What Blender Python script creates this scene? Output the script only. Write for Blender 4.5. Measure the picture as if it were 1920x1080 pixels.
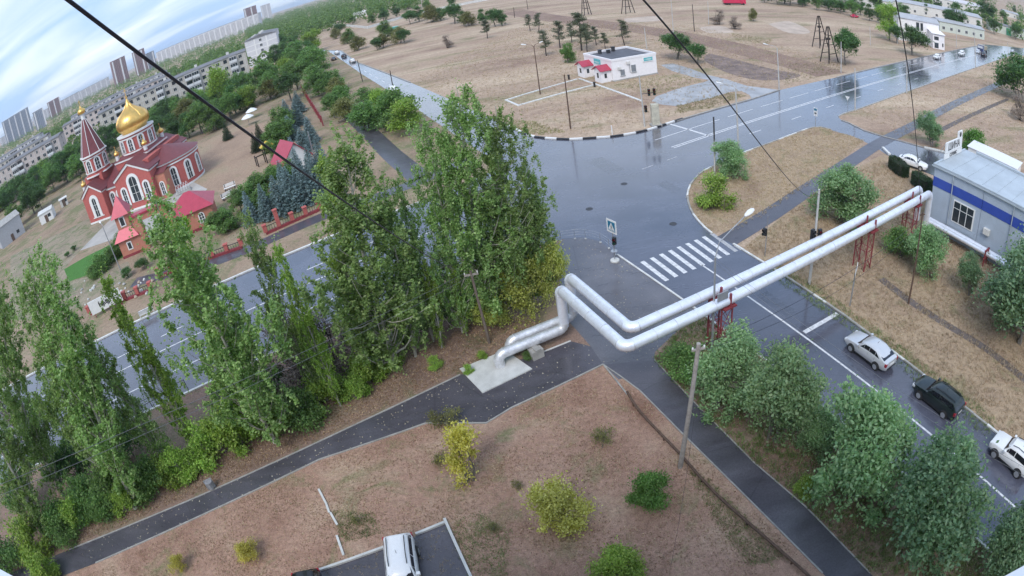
import bpy, bmesh, math, random
import numpy as np
from mathutils import Vector, Matrix

for o in list(bpy.data.objects):
    bpy.data.objects.remove(o)
SC = bpy.context.scene
COL = SC.collection
random.seed(7)
rng = np.random.default_rng(11)

# ------------------------------------------------------------------ camera
# surveillance camera on a roof edge 27 m above the street, fisheye-like lens
CAM_H = 27.0
FPX, KD, PITCH, ROLL = 1159.88, 0.12528, 0.54705, 0.17673   # focal in px of a 1920 frame, lens term, tilt, roll
_u0 = (0.0, math.cos(PITCH), math.sin(PITCH))
_c, _s = math.cos(ROLL), math.sin(ROLL)
UPV = np.array([_c*_u0[0]-_s*_u0[1], _s*_u0[0]+_c*_u0[1], _u0[2]])
_f = np.array([0, 0, -1.0]); FH = _f-UPV*(_f@UPV); FH /= np.linalg.norm(FH); RT = np.cross(FH, UPV)
cam_d = bpy.data.cameras.new('camera'); cam = bpy.data.objects.new('camera', cam_d); COL.objects.link(cam)
M3 = Matrix(((RT[0], RT[1], RT[2]), (FH[0], FH[1], FH[2]), (UPV[0], UPV[1], UPV[2])))
cam.matrix_world = Matrix.Translation((0, 0, CAM_H)) @ M3.to_4x4()
cam_d.type = 'PANO'
cam_d.panorama_type = 'FISHEYE_LENS_POLYNOMIAL'
cam_d.sensor_fit = 'HORIZONTAL'; cam_d.sensor_width = 36.0; cam_d.sensor_height = 20.25
_fm = FPX*36/1920
cam_d.fisheye_fov = math.radians(180)
cam_d.fisheye_polynomial_k0 = 0; cam_d.fisheye_polynomial_k1 = -1/_fm; cam_d.fisheye_polynomial_k2 = 0
cam_d.fisheye_polynomial_k3 = -KD/_fm**3; cam_d.fisheye_polynomial_k4 = 0
cam_d.clip_start = 0.05; cam_d.clip_end = 20000
SC.camera = cam
SC.render.resolution_x, SC.render.resolution_y = 1024, 576

# ------------------------------------------------------------------ light
SUN_EL, SUN_AZ = math.radians(48), math.radians(200)      # high soft sun behind the cloud, to the back left of the camera
W = bpy.data.worlds.new('World'); SC.world = W; W.use_nodes = True
nt = W.node_tree; nt.nodes.clear()
def N(t, **k):
    n = nt.nodes.new(t)
    for a, b in k.items(): setattr(n, a, b)
    return n
wo = N('ShaderNodeOutputWorld'); bg = N('ShaderNodeBackground'); bg.inputs[1].default_value = 0.1
sky = N('ShaderNodeTexSky', sky_type='NISHITA'); sky.sun_disc = False
sky.sun_elevation = SUN_EL; sky.sun_rotation = SUN_AZ; sky.air_density = 1.2; sky.dust_density = 1.6; sky.ozone_density = 2.0
tc = N('ShaderNodeTexCoord'); sep = N('ShaderNodeSeparateXYZ'); nt.links.new(tc.outputs['Generated'], sep.inputs[0])
mx = N('ShaderNodeMath', operation='MAXIMUM'); nt.links.new(sep.outputs[2], mx.inputs[0]); mx.inputs[1].default_value = 0.0
ad = N('ShaderNodeMath', operation='ADD'); nt.links.new(mx.outputs[0], ad.inputs[0]); ad.inputs[1].default_value = 0.16
dx = N('ShaderNodeMath', operation='DIVIDE'); nt.links.new(sep.outputs[0], dx.inputs[0]); nt.links.new(ad.outputs[0], dx.inputs[1])
dy = N('ShaderNodeMath', operation='DIVIDE'); nt.links.new(sep.outputs[1], dy.inputs[0]); nt.links.new(ad.outputs[0], dy.inputs[1])
cb = N('ShaderNodeCombineXYZ'); nt.links.new(dx.outputs[0], cb.inputs[0]); nt.links.new(dy.outputs[0], cb.inputs[1])
mp = N('ShaderNodeMapping'); mp.inputs['Rotation'].default_value = (0, 0, math.radians(-24)); mp.inputs['Scale'].default_value = (0.55, 1.25, 1)
nt.links.new(cb.outputs[0], mp.inputs[0])
nz = N('ShaderNodeTexNoise'); nz.inputs['Scale'].default_value = 1.15; nz.inputs['Detail'].default_value = 6; nz.inputs['Roughness'].default_value = 0.5
nz.inputs['Distortion'].default_value = 0.6
nt.links.new(mp.outputs[0], nz.inputs[0])
rp = N('ShaderNodeValToRGB'); rp.color_ramp.elements[0].position = 0.36; rp.color_ramp.elements[0].color = (.36, .54, .86, 1)
rp.color_ramp.elements[1].position = 0.66; rp.color_ramp.elements[1].color = (.80, .88, .98, 1)
nt.links.new(nz.outputs[0], rp.inputs[0])
cl = N('ShaderNodeVectorMath', operation='SCALE'); cl.inputs['Scale'].default_value = 8.2; nt.links.new(rp.outputs[0], cl.inputs[0])
mixs = N('ShaderNodeMixRGB'); mixs.inputs[0].default_value = 0.85; nt.links.new(sky.outputs[0], mixs.inputs[1]); nt.links.new(cl.outputs[0], mixs.inputs[2])
nt.links.new(mixs.outputs[0], bg.inputs[0]); nt.links.new(bg.outputs[0], wo.inputs[0])
sl = bpy.data.lights.new('sun', 'SUN'); sl.energy = 1.35; sl.angle = math.radians(25); sl.color = (1.0, 0.96, 0.92)
so = bpy.data.objects.new('sun', sl); COL.objects.link(so)
_sd = Vector((math.sin(SUN_AZ)*math.cos(SUN_EL), math.cos(SUN_AZ)*math.cos(SUN_EL), math.sin(SUN_EL)))
so.rotation_euler = _sd.to_track_quat('Z', 'Y').to_euler(); so.location = _sd*200
VS = SC.view_settings; VS.view_transform = 'Standard'; VS.look = 'None'; VS.exposure = 0.76; VS.gamma = 1.0; VS.use_curve_mapping = False
SC.cycles.max_bounces = 7; SC.cycles.use_adaptive_sampling = True; SC.cycles.adaptive_threshold = 0.02; SC.cycles.diffuse_bounces = 3; SC.cycles.glossy_bounces = 3; SC.cycles.transmission_bounces = 3
SC.cycles.transparent_max_bounces = 4; SC.cycles.volume_bounces = 0; SC.cycles.caustics_reflective = False; SC.cycles.caustics_refractive = False

# ------------------------------------------------------------------ surveying helpers (photo pixel -> place on the ground)
def ray(px, py):
    x, y = px-960.0, 540.0-py
    r = math.hypot(x, y)/FPX; th = r*(1+KD*r*r); s = math.sin(th)/max(r*FPX, 1e-9)
    d = np.array([x*s, y*s, -math.cos(th)])
    return np.array([d@RT, d@FH, d@UPV])
def G(px, py, z=0.0):
    d = ray(px, py); t = (z-CAM_H)/d[2]
    return Vector((d[0]*t, d[1]*t, z))
def FAR(px, py, dist):
    """point at a horizontal distance in the direction of a pixel; z from the elevation"""
    d = ray(px, py); h = math.hypot(d[0], d[1])
    return Vector((d[0]/h*dist, d[1]/h*dist, CAM_H+d[2]/h*dist))
def top_of(base, px, py):
    """point of the ray through a pixel nearest the vertical line over base"""
    d = ray(px, py); h2 = d[0]*d[0]+d[1]*d[1]; t = (base[0]*d[0]+base[1]*d[1])/h2
    return Vector((d[0]*t, d[1]*t, CAM_H+d[2]*t))
E1A = math.radians(25.5); E1 = Vector((math.cos(E1A), math.sin(E1A), 0))      # along the cross street
E2A = math.radians(108.0); E2 = Vector((math.cos(E2A), math.sin(E2A), 0))     # along the main street, away

# ------------------------------------------------------------------ mesh builder
class MB:
    def __init__(s): s.v = []; s.f = []; s.m = []
    def add(s, vs, fs, mi=0):
        b = len(s.v); s.v += [tuple(v) for v in vs]; s.f += [tuple(i+b for i in f) for f in fs]; s.m += [mi]*len(fs); return s
    def box(s, x0, x1, y0, y1, z0, z1, mi=0, M=None):
        vs = [Vector(p) for p in ((x0,y0,z0),(x1,y0,z0),(x1,y1,z0),(x0,y1,z0),(x0,y0,z1),(x1,y0,z1),(x1,y1,z1),(x0,y1,z1))]
        if M is not None: vs = [M @ v for v in vs]
        return s.add(vs, [(0,3,2,1),(4,5,6,7),(0,1,5,4),(1,2,6,5),(2,3,7,6),(3,0,4,7)], mi)
    def bar(s, a, b, w, h=None, mi=0):
        a, b = Vector(a), Vector(b); d = b-a; L = d.length
        if L < 1e-6: return s
        q = d.to_track_quat('X', 'Z').to_matrix().to_4x4(); h = h or w
        return s.box(0, L, -w/2, w/2, -h/2, h/2, mi, Matrix.Translation(a) @ q)
    def prism(s, poly, z0, z1, mi=0, M=None, cap0=True):
        n = len(poly); vs = [Vector((p[0], p[1], z0)) for p in poly]+[Vector((p[0], p[1], z1)) for p in poly]
        if M is not None: vs = [M @ v for v in vs]
        fs = [tuple(range(n, 2*n))]+[(i, (i+1) % n, n+(i+1) % n, n+i) for i in range(n)]
        if cap0: fs.append(tuple(reversed(range(n))))
        return s.add(vs, fs, mi)
    def tube(s, pts, r, n=8, mi=0, cap=True):
        pts = [Vector(p) for p in pts]; rs = r if isinstance(r, (list, tuple)) else [r]*len(pts)
        vs = []; fs = []; ref = None
        for i, p in enumerate(pts):
            d = (pts[min(i+1, len(pts)-1)]-pts[max(i-1, 0)]).normalized()
            if ref is None: ref = Vector((0, 0, 1)) if abs(d.z) < .9 else Vector((1, 0, 0))
            a = d.cross(ref).normalized(); b = a.cross(d).normalized(); ref = b
            for k in range(n):
                t = 2*math.pi*k/n; vs.append(p+(a*math.cos(t)+b*math.sin(t))*rs[i])
        for i in range(len(pts)-1):
            for k in range(n):
                fs.append((i*n+k, i*n+(k+1) % n, (i+1)*n+(k+1) % n, (i+1)*n+k))
        if cap: fs.append(tuple(reversed(range(n)))); fs.append(tuple((len(pts)-1)*n+k for k in range(n)))
        return s.add(vs, fs, mi)
    def lathe(s, prof, n=16, mi=0, c=(0, 0, 0), a0=0.0):
        vs = []; fs = []; c = Vector(c)
        for r, z in prof:
            for k in range(n):
                t = a0+2*math.pi*k/n; vs.append(c+Vector((r*math.cos(t), r*math.sin(t), z)))
        for i in range(len(prof)-1):
            for k in range(n): fs.append((i*n+k, i*n+(k+1) % n, (i+1)*n+(k+1) % n, (i+1)*n+k))
        fs.append(tuple(reversed(range(n)))); fs.append(tuple((len(prof)-1)*n+k for k in range(n)))
        return s.add(vs, fs, mi)
    def quad(s, a, b, c, d, mi=0): return s.add([a, b, c, d], [(0, 1, 2, 3)], mi)
    def poly(s, pts, mi=0): return s.add(pts, [tuple(range(len(pts)))], mi)
    def mesh(s, name, mats, smooth=False):
        me = bpy.data.meshes.new(name); me.from_pydata(s.v, [], s.f)
        for m in (mats if isinstance(mats, (list, tuple)) else [mats]): me.materials.append(m)
        if any(s.m): me.polygons.foreach_set('material_index', s.m)
        if smooth: 
            me.polygons.foreach_set('use_smooth', [True]*len(s.f))
            try: me.set_sharp_from_angle(angle=math.radians(40))
            except Exception: pass
        me.update(); return me
    def build_each(s, name, mats, parent=None, smooth=False, loc=None):
        """every loose piece becomes an object of its own"""
        par = list(range(len(s.v)))
        def find(i):
            while par[i] != i: par[i] = par[par[i]]; i = par[i]
            return i
        for f in s.f:
            r0 = find(f[0])
            for i in f[1:]: par[find(i)] = r0
        groups = {}
        for f, m in zip(s.f, s.m): groups.setdefault(find(f[0]), []).append((f, m))
        out = []
        for fs in groups.values():
            q = MB(); ids = sorted({i for f, _ in fs for i in f}); ix = {i: k for k, i in enumerate(ids)}
            q.v = [s.v[i] for i in ids]; q.f = [tuple(ix[i] for i in f) for f, _ in fs]; q.m = [m for _, m in fs]; out.append(q.build(name, mats, parent, smooth, loc))
        return out
    def build(s, name, mats, parent=None, smooth=False, loc=None):
        return link(name, s.mesh(name, mats, smooth), parent, loc)
def link(name, data, parent=None, loc=None, rz=None, sc=None):
    o = bpy.data.objects.new(name, data); COL.objects.link(o)
    if parent is not None: o.parent = parent
    if loc is not None: o.location = loc
    if rz is not None: o.rotation_euler = (0, 0, rz)
    if sc is not None: o.scale = (sc, sc, sc) if not isinstance(sc, (tuple, list)) else sc
    return o
def tag(o, label=None, cat=None, group=None, kind=None):
    if label: o['label'] = label
    if cat: o['category'] = cat
    if group: o['group'] = group
    if kind: o['kind'] = kind
    return o
def thing(name, label, cat, loc=(0, 0, 0), rz=0.0, group=None):
    o = bpy.data.objects.new(name, None); COL.objects.link(o); o.location = loc; o.rotation_euler = (0, 0, rz); o.empty_display_size = .2
    return tag(o, label, cat, group)
def copy_tree(o, parent=None):
    c = o.copy(); COL.objects.link(c)
    if parent is not None: c.parent = parent
    for ch in KIDS.get(o.name, []): copy_tree(ch, c)
    return c
KIDS = {}
def remember(o):
    for ob in bpy.data.objects:
        if ob.parent is not None: KIDS.setdefault(ob.parent.name, [])
    KIDS[o.name] = [c for c in bpy.data.objects if c.parent == o]
    for c in KIDS[o.name]: KIDS[c.name] = [g for g in bpy.data.objects if g.parent == c]
    return o
ORD = ['first', 'second', 'third', 'fourth', 'fifth', 'sixth', 'seventh', 'eighth', 'ninth', 'tenth', 'eleventh', 'twelfth', 'thirteenth', 'fourteenth', 'fifteenth', 'sixteenth', 'seventeenth', 'eighteenth', 'nineteenth', 'twentieth']
def ordinal(i): return ORD[i] if i < 20 else ('twenty-'+ORD[i-20] if i < 29 else 'thirtieth' if i == 29 else 'thirty-'+ORD[i-30])
def px_x(p):
    """how far right a place shows in the picture, for counting from the left"""
    d = Vector((p[0], p[1], (p[2] if len(p) > 2 else 0)-CAM_H)); c = np.array(RT)*d.x+np.array(FH)*d.y+np.array(UPV)*d.z
    return math.atan2(c[0], -c[2])

# ------------------------------------------------------------------ materials
MATS = {}
def mat(name, col, rough=.7, metal=0.0, var=.12, scale=2.0, bump=0.0, spec=.5, coords='obj', bscale=None, coat=0.0):
    if name in MATS: return MATS[name]
    m = bpy.data.materials.new(name); m.use_nodes = True; t = m.node_tree; b = t.nodes['Principled BSDF']
    b.inputs['Roughness'].default_value = rough; b.inputs['Metallic'].default_value = metal; b.inputs['Specular IOR Level'].default_value = spec
    if coat: b.inputs['Coat Weight'].default_value = coat; b.inputs['Coat Roughness'].default_value = .06
    c = t.nodes.new('ShaderNodeTexCoord')
    vec = c.outputs['Object']
    if coords == 'world': vec = t.nodes.new('ShaderNodeNewGeometry').outputs['Position']
    n = t.nodes.new('ShaderNodeTexNoise'); n.inputs['Scale'].default_value = scale; n.inputs['Detail'].default_value = 5; n.inputs['Roughness'].default_value = .65
    t.links.new(vec, n.inputs['Vector'])
    r = t.nodes.new('ShaderNodeValToRGB'); r.color_ramp.elements[0].position = .3; r.color_ramp.elements[1].position = .7
    r.color_ramp.elements[0].color = tuple(max(0, x*(1-var)) for x in col)+(1,); r.color_ramp.elements[1].color = tuple(x*(1+var) for x in col)+(1,)
    t.links.new(n.outputs[0], r.inputs[0]); t.links.new(r.outputs[0], b.inputs['Base Color'])
    if bump:
        bp = t.nodes.new('ShaderNodeBump'); bp.inputs['Strength'].default_value = bump; bp.inputs['Distance'].default_value = .05
        n2 = t.nodes.new('ShaderNodeTexNoise'); n2.inputs['Scale'].default_value = bscale or scale*6; n2.inputs['Detail'].default_value = 4
        t.links.new(vec, n2.inputs['Vector']); t.links.new(n2.outputs[0], bp.inputs['Height']); t.links.new(bp.outputs[0], b.inputs['Normal'])
    MATS[name] = m; return m

def ramp_node(t, src, stops):
    r = t.nodes.new('ShaderNodeValToRGB'); e = r.color_ramp.elements
    while len(e) < len(stops): e.new(.5)
    for i, (p, c) in enumerate(stops): e[i].position = p; e[i].color = (c if isinstance(c, (tuple, list)) else (c, c, c))[:3]+(1,) if not isinstance(c, float) else (c, c, c, 1)
    t.links.new(src, r.inputs[0]); return r.outputs[0]
def noise_node(t, vec, scale, detail=5, rough=.6, dist=0.0):
    n = t.nodes.new('ShaderNodeTexNoise'); n.inputs['Scale'].default_value = scale; n.inputs['Detail'].default_value = detail
    n.inputs['Roughness'].default_value = rough; n.inputs['Distortion'].default_value = dist
    t.links.new(vec, n.inputs['Vector']); return n.outputs[0]
def mixc(t, f, a, b, mode='MIX'):
    m = t.nodes.new('ShaderNodeMixRGB'); m.blend_type = mode
    for i, x in enumerate((f, a, b)):
        if isinstance(x, (int, float)): m.inputs[i].default_value = x if i == 0 else (x, x, x, 1)
        elif isinstance(x, tuple): m.inputs[i].default_value = x+(1,)
        else: t.links.new(x, m.inputs[i])
    return m.outputs[0]

def soil_mat(name, c1, c2, c3, green, green_amt=.55, fine=6.0, blotch=.12, bump=.6, stretch=None):
    """mixed dry ground: two or three soil and straw tones in blotches, fine speckle, patches of thin grass"""
    if name in MATS: return MATS[name]
    m = bpy.data.materials.new(name); m.use_nodes = True; t = m.node_tree; b = t.nodes['Principled BSDF']; b.inputs['Roughness'].default_value = .95
    b.inputs['Specular IOR Level'].default_value = .15
    pos = t.nodes.new('ShaderNodeNewGeometry').outputs['Position']
    if stretch:
        mpn = t.nodes.new('ShaderNodeMapping'); mpn.inputs['Rotation'].default_value = (0, 0, -E1A); mpn.inputs['Scale'].default_value = stretch; t.links.new(pos, mpn.inputs[0]); pos2 = mpn.outputs[0]
    else: pos2 = pos
    n1 = noise_node(t, pos2, blotch, 6, .62, .4); n2 = noise_node(t, pos, blotch*3.7, 5, .6); n3 = noise_node(t, pos, fine, 4, .75); n4 = noise_node(t, pos, fine*4, 2, .7)
    n5 = noise_node(t, pos2, blotch*1.7+.013, 6, .7, .8)
    a = ramp_node(t, n1, [(.36, c1), (.5, c2), (.64, c3)])
    f2 = ramp_node(t, n2, [(.4, 0.0), (.65, .8)])
    a = mixc(t, f2, a, c2)
    g = ramp_node(t, n5, [(green_amt, 0.0), (green_amt+.13, .75)])
    a = mixc(t, g, a, green)
    sp = ramp_node(t, n3, [(.3, .74), (.5, 1.0), (.72, 1.26)])
    a = mixc(t, 1.0, a, sp, 'MULTIPLY')
    sp2 = ramp_node(t, n4, [(.3, .84), (.7, 1.16)])
    a = mixc(t, 1.0, a, sp2, 'MULTIPLY')
    t.links.new(a, b.inputs['Base Color'])
    bp = t.nodes.new('ShaderNodeBump'); bp.inputs['Strength'].default_value = bump; bp.inputs['Distance'].default_value = .12
    t.links.new(n3, bp.inputs['Height']); t.links.new(bp.outputs[0], b.inputs['Normal'])
    MATS[name] = m; return m

def wet_mat(name, dark, pale, rlo, rhi, scale=.12, bump=.05, coat=0.0):
    """rain-wet asphalt: dark base, damp patches differing in gloss, faint tyre lanes and cracks"""
    if name in MATS: return MATS[name]
    m = bpy.data.materials.new(name); m.use_nodes = True; t = m.node_tree; b = t.nodes['Principled BSDF']
    b.inputs['Coat Weight'].default_value = coat; b.inputs['Coat Roughness'].default_value = .11; b.inputs['Coat IOR'].default_value = 1.45
    pos = t.nodes.new('ShaderNodeNewGeometry').outputs['Position']
    mpn = t.nodes.new('ShaderNodeMapping'); mpn.inputs['Rotation'].default_value = (0, 0, -E2A); mpn.inputs['Scale'].default_value = (.25, 1, 1); t.links.new(pos, mpn.inputs[0])
    n1 = noise_node(t, pos, scale, 6, .6, .5); n2 = noise_node(t, mpn.outputs[0], scale*4, 4, .6); n3 = noise_node(t, pos, 9, 3, .7); n4 = noise_node(t, pos, 40, 2, .7)
    a = ramp_node(t, n1, [(.35, dark), (.65, pale)])
    a = mixc(t, .8, a, ramp_node(t, n2, [(.3, .8), (.7, 1.2)]), 'MULTIPLY'); a = mixc(t, 1.0, a, ramp_node(t, n3, [(.3, .8), (.7, 1.2)]), 'MULTIPLY')
    vo = t.nodes.new('ShaderNodeTexVoronoi'); vo.feature = 'DISTANCE_TO_EDGE'; vo.inputs['Scale'].default_value = .16
    wv = mixc(t, .25, pos, noise_node(t, pos, .5, 4), 'ADD'); t.links.new(wv, vo.inputs['Vector'])
    cr = ramp_node(t, vo.outputs['Distance'], [(.0, .55), (.006, 1.0)])
    a = mixc(t, .6, a, cr, 'MULTIPLY')
    t.links.new(a, b.inputs['Base Color'])
    rr = t.nodes.new('ShaderNodeMapRange'); rr.inputs['From Min'].default_value = .3; rr.inputs['From Max'].default_value = .7; rr.inputs['To Min'].default_value = rlo; rr.inputs['To Max'].default_value = rhi
    t.links.new(n2, rr.inputs[0]); t.links.new(rr.outputs[0], b.inputs['Roughness'])
    bp = t.nodes.new('ShaderNodeBump'); bp.inputs['Strength'].default_value = bump; bp.inputs['Distance'].default_value = .02
    t.links.new(n4, bp.inputs['Height']); t.links.new(bp.outputs[0], b.inputs['Normal'])
    MATS[name] = m; return m

def leaf_mat(name, c1, c2, c3, trans=.42, shift=.0):
    """foliage: every leaf takes its own tone, light comes partly through"""
    if name in MATS: return MATS[name]
    m = bpy.data.materials.new(name); m.use_nodes = True; t = m.node_tree; t.nodes.clear()
    out = t.nodes.new('ShaderNodeOutputMaterial'); g = t.nodes.new('ShaderNodeNewGeometry'); oi = t.nodes.new('ShaderNodeObjectInfo')
    col = ramp_node(t, g.outputs['Random Per Island'], [(0.0, c1), (.55, c2), (1.0, c3)])
    big = noise_node(t, g.outputs['Position'], .55, 3, .6)
    col = mixc(t, 1.0, col, ramp_node(t, big, [(.3, .78), (.7, 1.22)]), 'MULTIPLY')
    hv = t.nodes.new('ShaderNodeHueSaturation'); 
    mr = t.nodes.new('ShaderNodeMapRange'); mr.inputs['To Min'].default_value = .491; mr.inputs['To Max'].default_value = .509
    t.links.new(oi.outputs['Random'], mr.inputs[0]); t.links.new(mr.outputs[0], hv.inputs['Hue'])
    mv = t.nodes.new('ShaderNodeMapRange'); mv.inputs['To Min'].default_value = .85; mv.inputs['To Max'].default_value = 1.15
    t.links.new(oi.outputs['Random'], mv.inputs[0]); t.links.new(mv.outputs[0], hv.inputs['Value'])
    t.links.new(col, hv.inputs['Color']); col = hv.outputs[0]
    p = t.nodes.new('ShaderNodeBsdfPrincipled'); p.inputs['Roughness'].default_value = .5; p.inputs['Specular IOR Level'].default_value = .35
    t.links.new(col, p.inputs['Base Color'])
    tr = t.nodes.new('ShaderNodeBsdfTranslucent'); t.links.new(mixc(t, 1.0, col, (1.25, 1.3, .7), 'MULTIPLY'), tr.inputs[0])
    ms = t.nodes.new('ShaderNodeMixShader'); ms.inputs[0].default_value = trans; t.links.new(p.outputs[0], ms.inputs[1]); t.links.new(tr.outputs[0], ms.inputs[2])
    t.links.new(ms.outputs[0], out.inputs[0]); MATS[name] = m; return m
def glass_mat(name='window_glass', col=(.03, .04, .05), rough=.08):
    return mat(name, col, rough, 0, .15, 1.5, spec=.8)

WHITE = mat('white_paint', (.74, .74, .73), .6, var=.06); OFFW = mat('off_white_paint', (.62, .61, .58), .7, var=.12)
CONC = mat('concrete', (.36, .35, .33), .85, var=.2, scale=1.5, bump=.2); CONCL = mat('pale_concrete', (.55, .55, .53), .8, var=.14, scale=1.2, bump=.15)
KERB = mat('kerb_concrete', (.33, .32, .30), .8, var=.25, scale=1.1, coords='world'); KERBW = mat('limewashed_kerb', (.62, .62, .60), .7, var=.18, scale=1.3, coords='world')
ROADP = mat('road_paint', (.60, .60, .61), .5, var=.3, scale=3, coords='world'); ROADW = mat('worn_road_paint', (.38, .38, .39), .5, var=.35, scale=5, coords='world')
BLACKP = mat('black_paint', (.025, .025, .028), .5, var=.2); DARKM = mat('dark_metal', (.05, .05, .055), .5, .3, var=.2); STEEL = mat('galvanised_steel', (.42, .43, .45), .45, .6, var=.15)
REDM = mat('red_oxide_steel', (.25, .045, .055), .6, .1, var=.2, scale=4); RUST = mat('rusty_steel', (.12, .075, .055), .8, .2, var=.3, scale=3)
DARKPOLE = mat('brown_pole_wood', (.15, .12, .10), .85, var=.25, scale=3)
WOODP = mat('weathered_pole_wood', (.33, .30, .275), .85, var=.25, scale=3, bump=.2); DWOOD = mat('tarred_wood', (.035, .028, .024), .8, var=.25, scale=3)
CPOLE = mat('concrete_pole', (.47, .46, .44), .8, var=.15, scale=2); CABLE = mat('black_cable', (.008, .009, .02), .45, var=.1)
WIRE = mat('aluminium_wire', (.2, .2, .21), .5, .5, var=.1)
GLASS = glass_mat(); GLASSB = glass_mat('pale_window_glass', (.22, .25, .29), .15)
GOLD = mat('gold_leaf', (.83, .52, .16), .32, .9, var=.12, scale=1.5); BRICK = mat('red_brick', (.44, .115, .10), .8, var=.13, scale=3, bump=.15); BRICKO = mat('orange_brick', (.46, .19, .13), .8, var=.13, scale=3)
ROOFR = mat('dark_red_roof', (.175, .045, .05), .5, .1, var=.15, scale=1.5); ROOFP = mat('crimson_metal_roof', (.42, .05, .085), .4, .1, var=.1, scale=1.5)
SILV = mat('aluminium_cladding', (.78, .81, .88), .38, .4, var=.1, scale=2.2, bump=.12, bscale=3.0)
SILV2 = mat('old_zinc_cladding', (.70, .71, .74), .45, .5, var=.25, scale=2.5, bump=.3, bscale=4.0)
# ------------------------------------------------------------------ terrain, roads, paths
STEPPE = soil_mat('dry_steppe', (.265, .18, .138), (.395, .292, .215), (.50, .395, .288), (.195, .185, .095), .53, 1.1, .04, .5, (.4, 1.6, 1))
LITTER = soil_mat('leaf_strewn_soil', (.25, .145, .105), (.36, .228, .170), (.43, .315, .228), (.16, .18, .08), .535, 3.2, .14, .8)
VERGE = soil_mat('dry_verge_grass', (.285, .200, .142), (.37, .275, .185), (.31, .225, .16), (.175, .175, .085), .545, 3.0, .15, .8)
STRIP = soil_mat('tree_strip_soil', (.21, .145, .115), (.27, .185, .145), (.23, .19, .125), (.12, .14, .065), .54, 4.5, .2, .8)  # darker brown soil of the wooded strip and planted verge
TRACK = soil_mat('bare_brown_earth', (.22, .150, .120), (.26, .18, .142), (.31, .225, .175), (.24, .20, .12), .55, 1.2, .08, .6)
GRASSM = soil_mat('green_lawn', (.06, .15, .035), (.075, .19, .045), (.065, .16, .04), (.10, .19, .06), .6, 5.0, .2, .5)
ROADM = wet_mat('wet_asphalt', (.060, .063, .086), (.094, .097, .130), .15, .33, coat=1.0)
PATHM = wet_mat('wet_path_asphalt', (.068, .064, .078), (.090, .084, .100), .26, .5, .3, coat=.25)
APRONM = wet_mat('patched_asphalt', (.095, .092, .106), (.135, .131, .146), .22, .44, .2, coat=.3)
PAVE = mat('pale_wet_concrete_paving', (.34, .34, .35), .45, var=.28, scale=.35, coords='world', bump=.15, bscale=4)

def sheet(name, pts, z, m, kind='structure', label=None):
    pts = [p for i, p in enumerate(pts) if math.hypot(p[0]-pts[i-1][0], p[1]-pts[i-1][1]) > 1e-5]
    if sum((pts[i][0]*pts[(i+1) % len(pts)][1]-pts[(i+1) % len(pts)][0]*pts[i][1]) for i in range(len(pts))) < 0: pts = pts[::-1]
    bm = bmesh.new(); f = bm.faces.new([bm.verts.new((p[0], p[1], z)) for p in pts]); bm.normal_update()
    bmesh.ops.triangulate(bm, faces=bm.faces[:])
    me = bpy.data.meshes.new(name); bm.to_mesh(me); bm.free(); me.materials.append(m)
    o = link(name, me); tag(o, label, None, None, kind); return o
def PX(*pts): return [G(x, y) for x, y in pts]
def strip(pts, w):
    """outline of a band of width w along a polyline"""
    pts = [Vector((p[0], p[1], 0)) for p in pts]; L = []; R = []
    for i, p in enumerate(pts):
        d = (pts[min(i+1, len(pts)-1)]-pts[max(i-1, 0)]).normalized(); n = Vector((-d.y, d.x, 0))*w/2; L.append(p+n); R.append(p-n)
    return L+R[::-1]
def dens(pts, step=1.0):
    out = []
    for a, b in zip(pts[:-1], pts[1:]):
        n = max(1, int((b-a).length/step)); out += [a.lerp(b, i/n) for i in range(n)]
    return out+[pts[-1]]
def smooth_line(pts, n=6):
    P = [pts[0]]+list(pts)+[pts[-1]]; out = []
    for i in range(1, len(P)-2):
        a, b, c, d = P[i-1:i+3]
        for k in range(n):
            t = k/n; out.append(.5*((2*b)+(c-a)*t+(2*a-5*b+4*c-d)*t*t+(3*b-a-3*c+d)*t**3))
    return out+[pts[-1]]

sheet('ground', [(-6000, -400), (6000, -400), (6000, 9000), (-6000, 9000)], 0, STEPPE)

# carriageway outline, walked round the junction
aR = PX((1860,805),(1790,750),(1690,672),(1570,583),(1443,500),(1375,458))
ext = aR[0]+(aR[0]-aR[3]).normalized()*45
isl = PX((1335,438),(1313,419),(1296,395),(1289,371),(1290.5,357),(1297.6,342.6),(1311.7,326.7),(1327.5,317),(1360,302),(1396,286),(1431,273),(1480,254.6),(1500,247),(1527,238.5),(1547,240),(1567,247))
isl = smooth_line(isl, 4)
side1 = PX((1600,256),(1640,275),(1662,290),(1690,306))
park = PX((1752,330),(1790,318),(1800,296),(1780,286))
side2 = PX((1733,277),(1690,265),(1655,256),(1620,245),(1590,230))
cN = smooth_line(PX((1578,226),(1573,219),(1584,213),(1604,207)), 4)
cdir = Vector((math.cos(math.radians(25.2)), math.sin(math.radians(25.2)), 0))
cN2 = [G(1604,207)+cdir*20*k for k in range(1, 9)]
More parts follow.
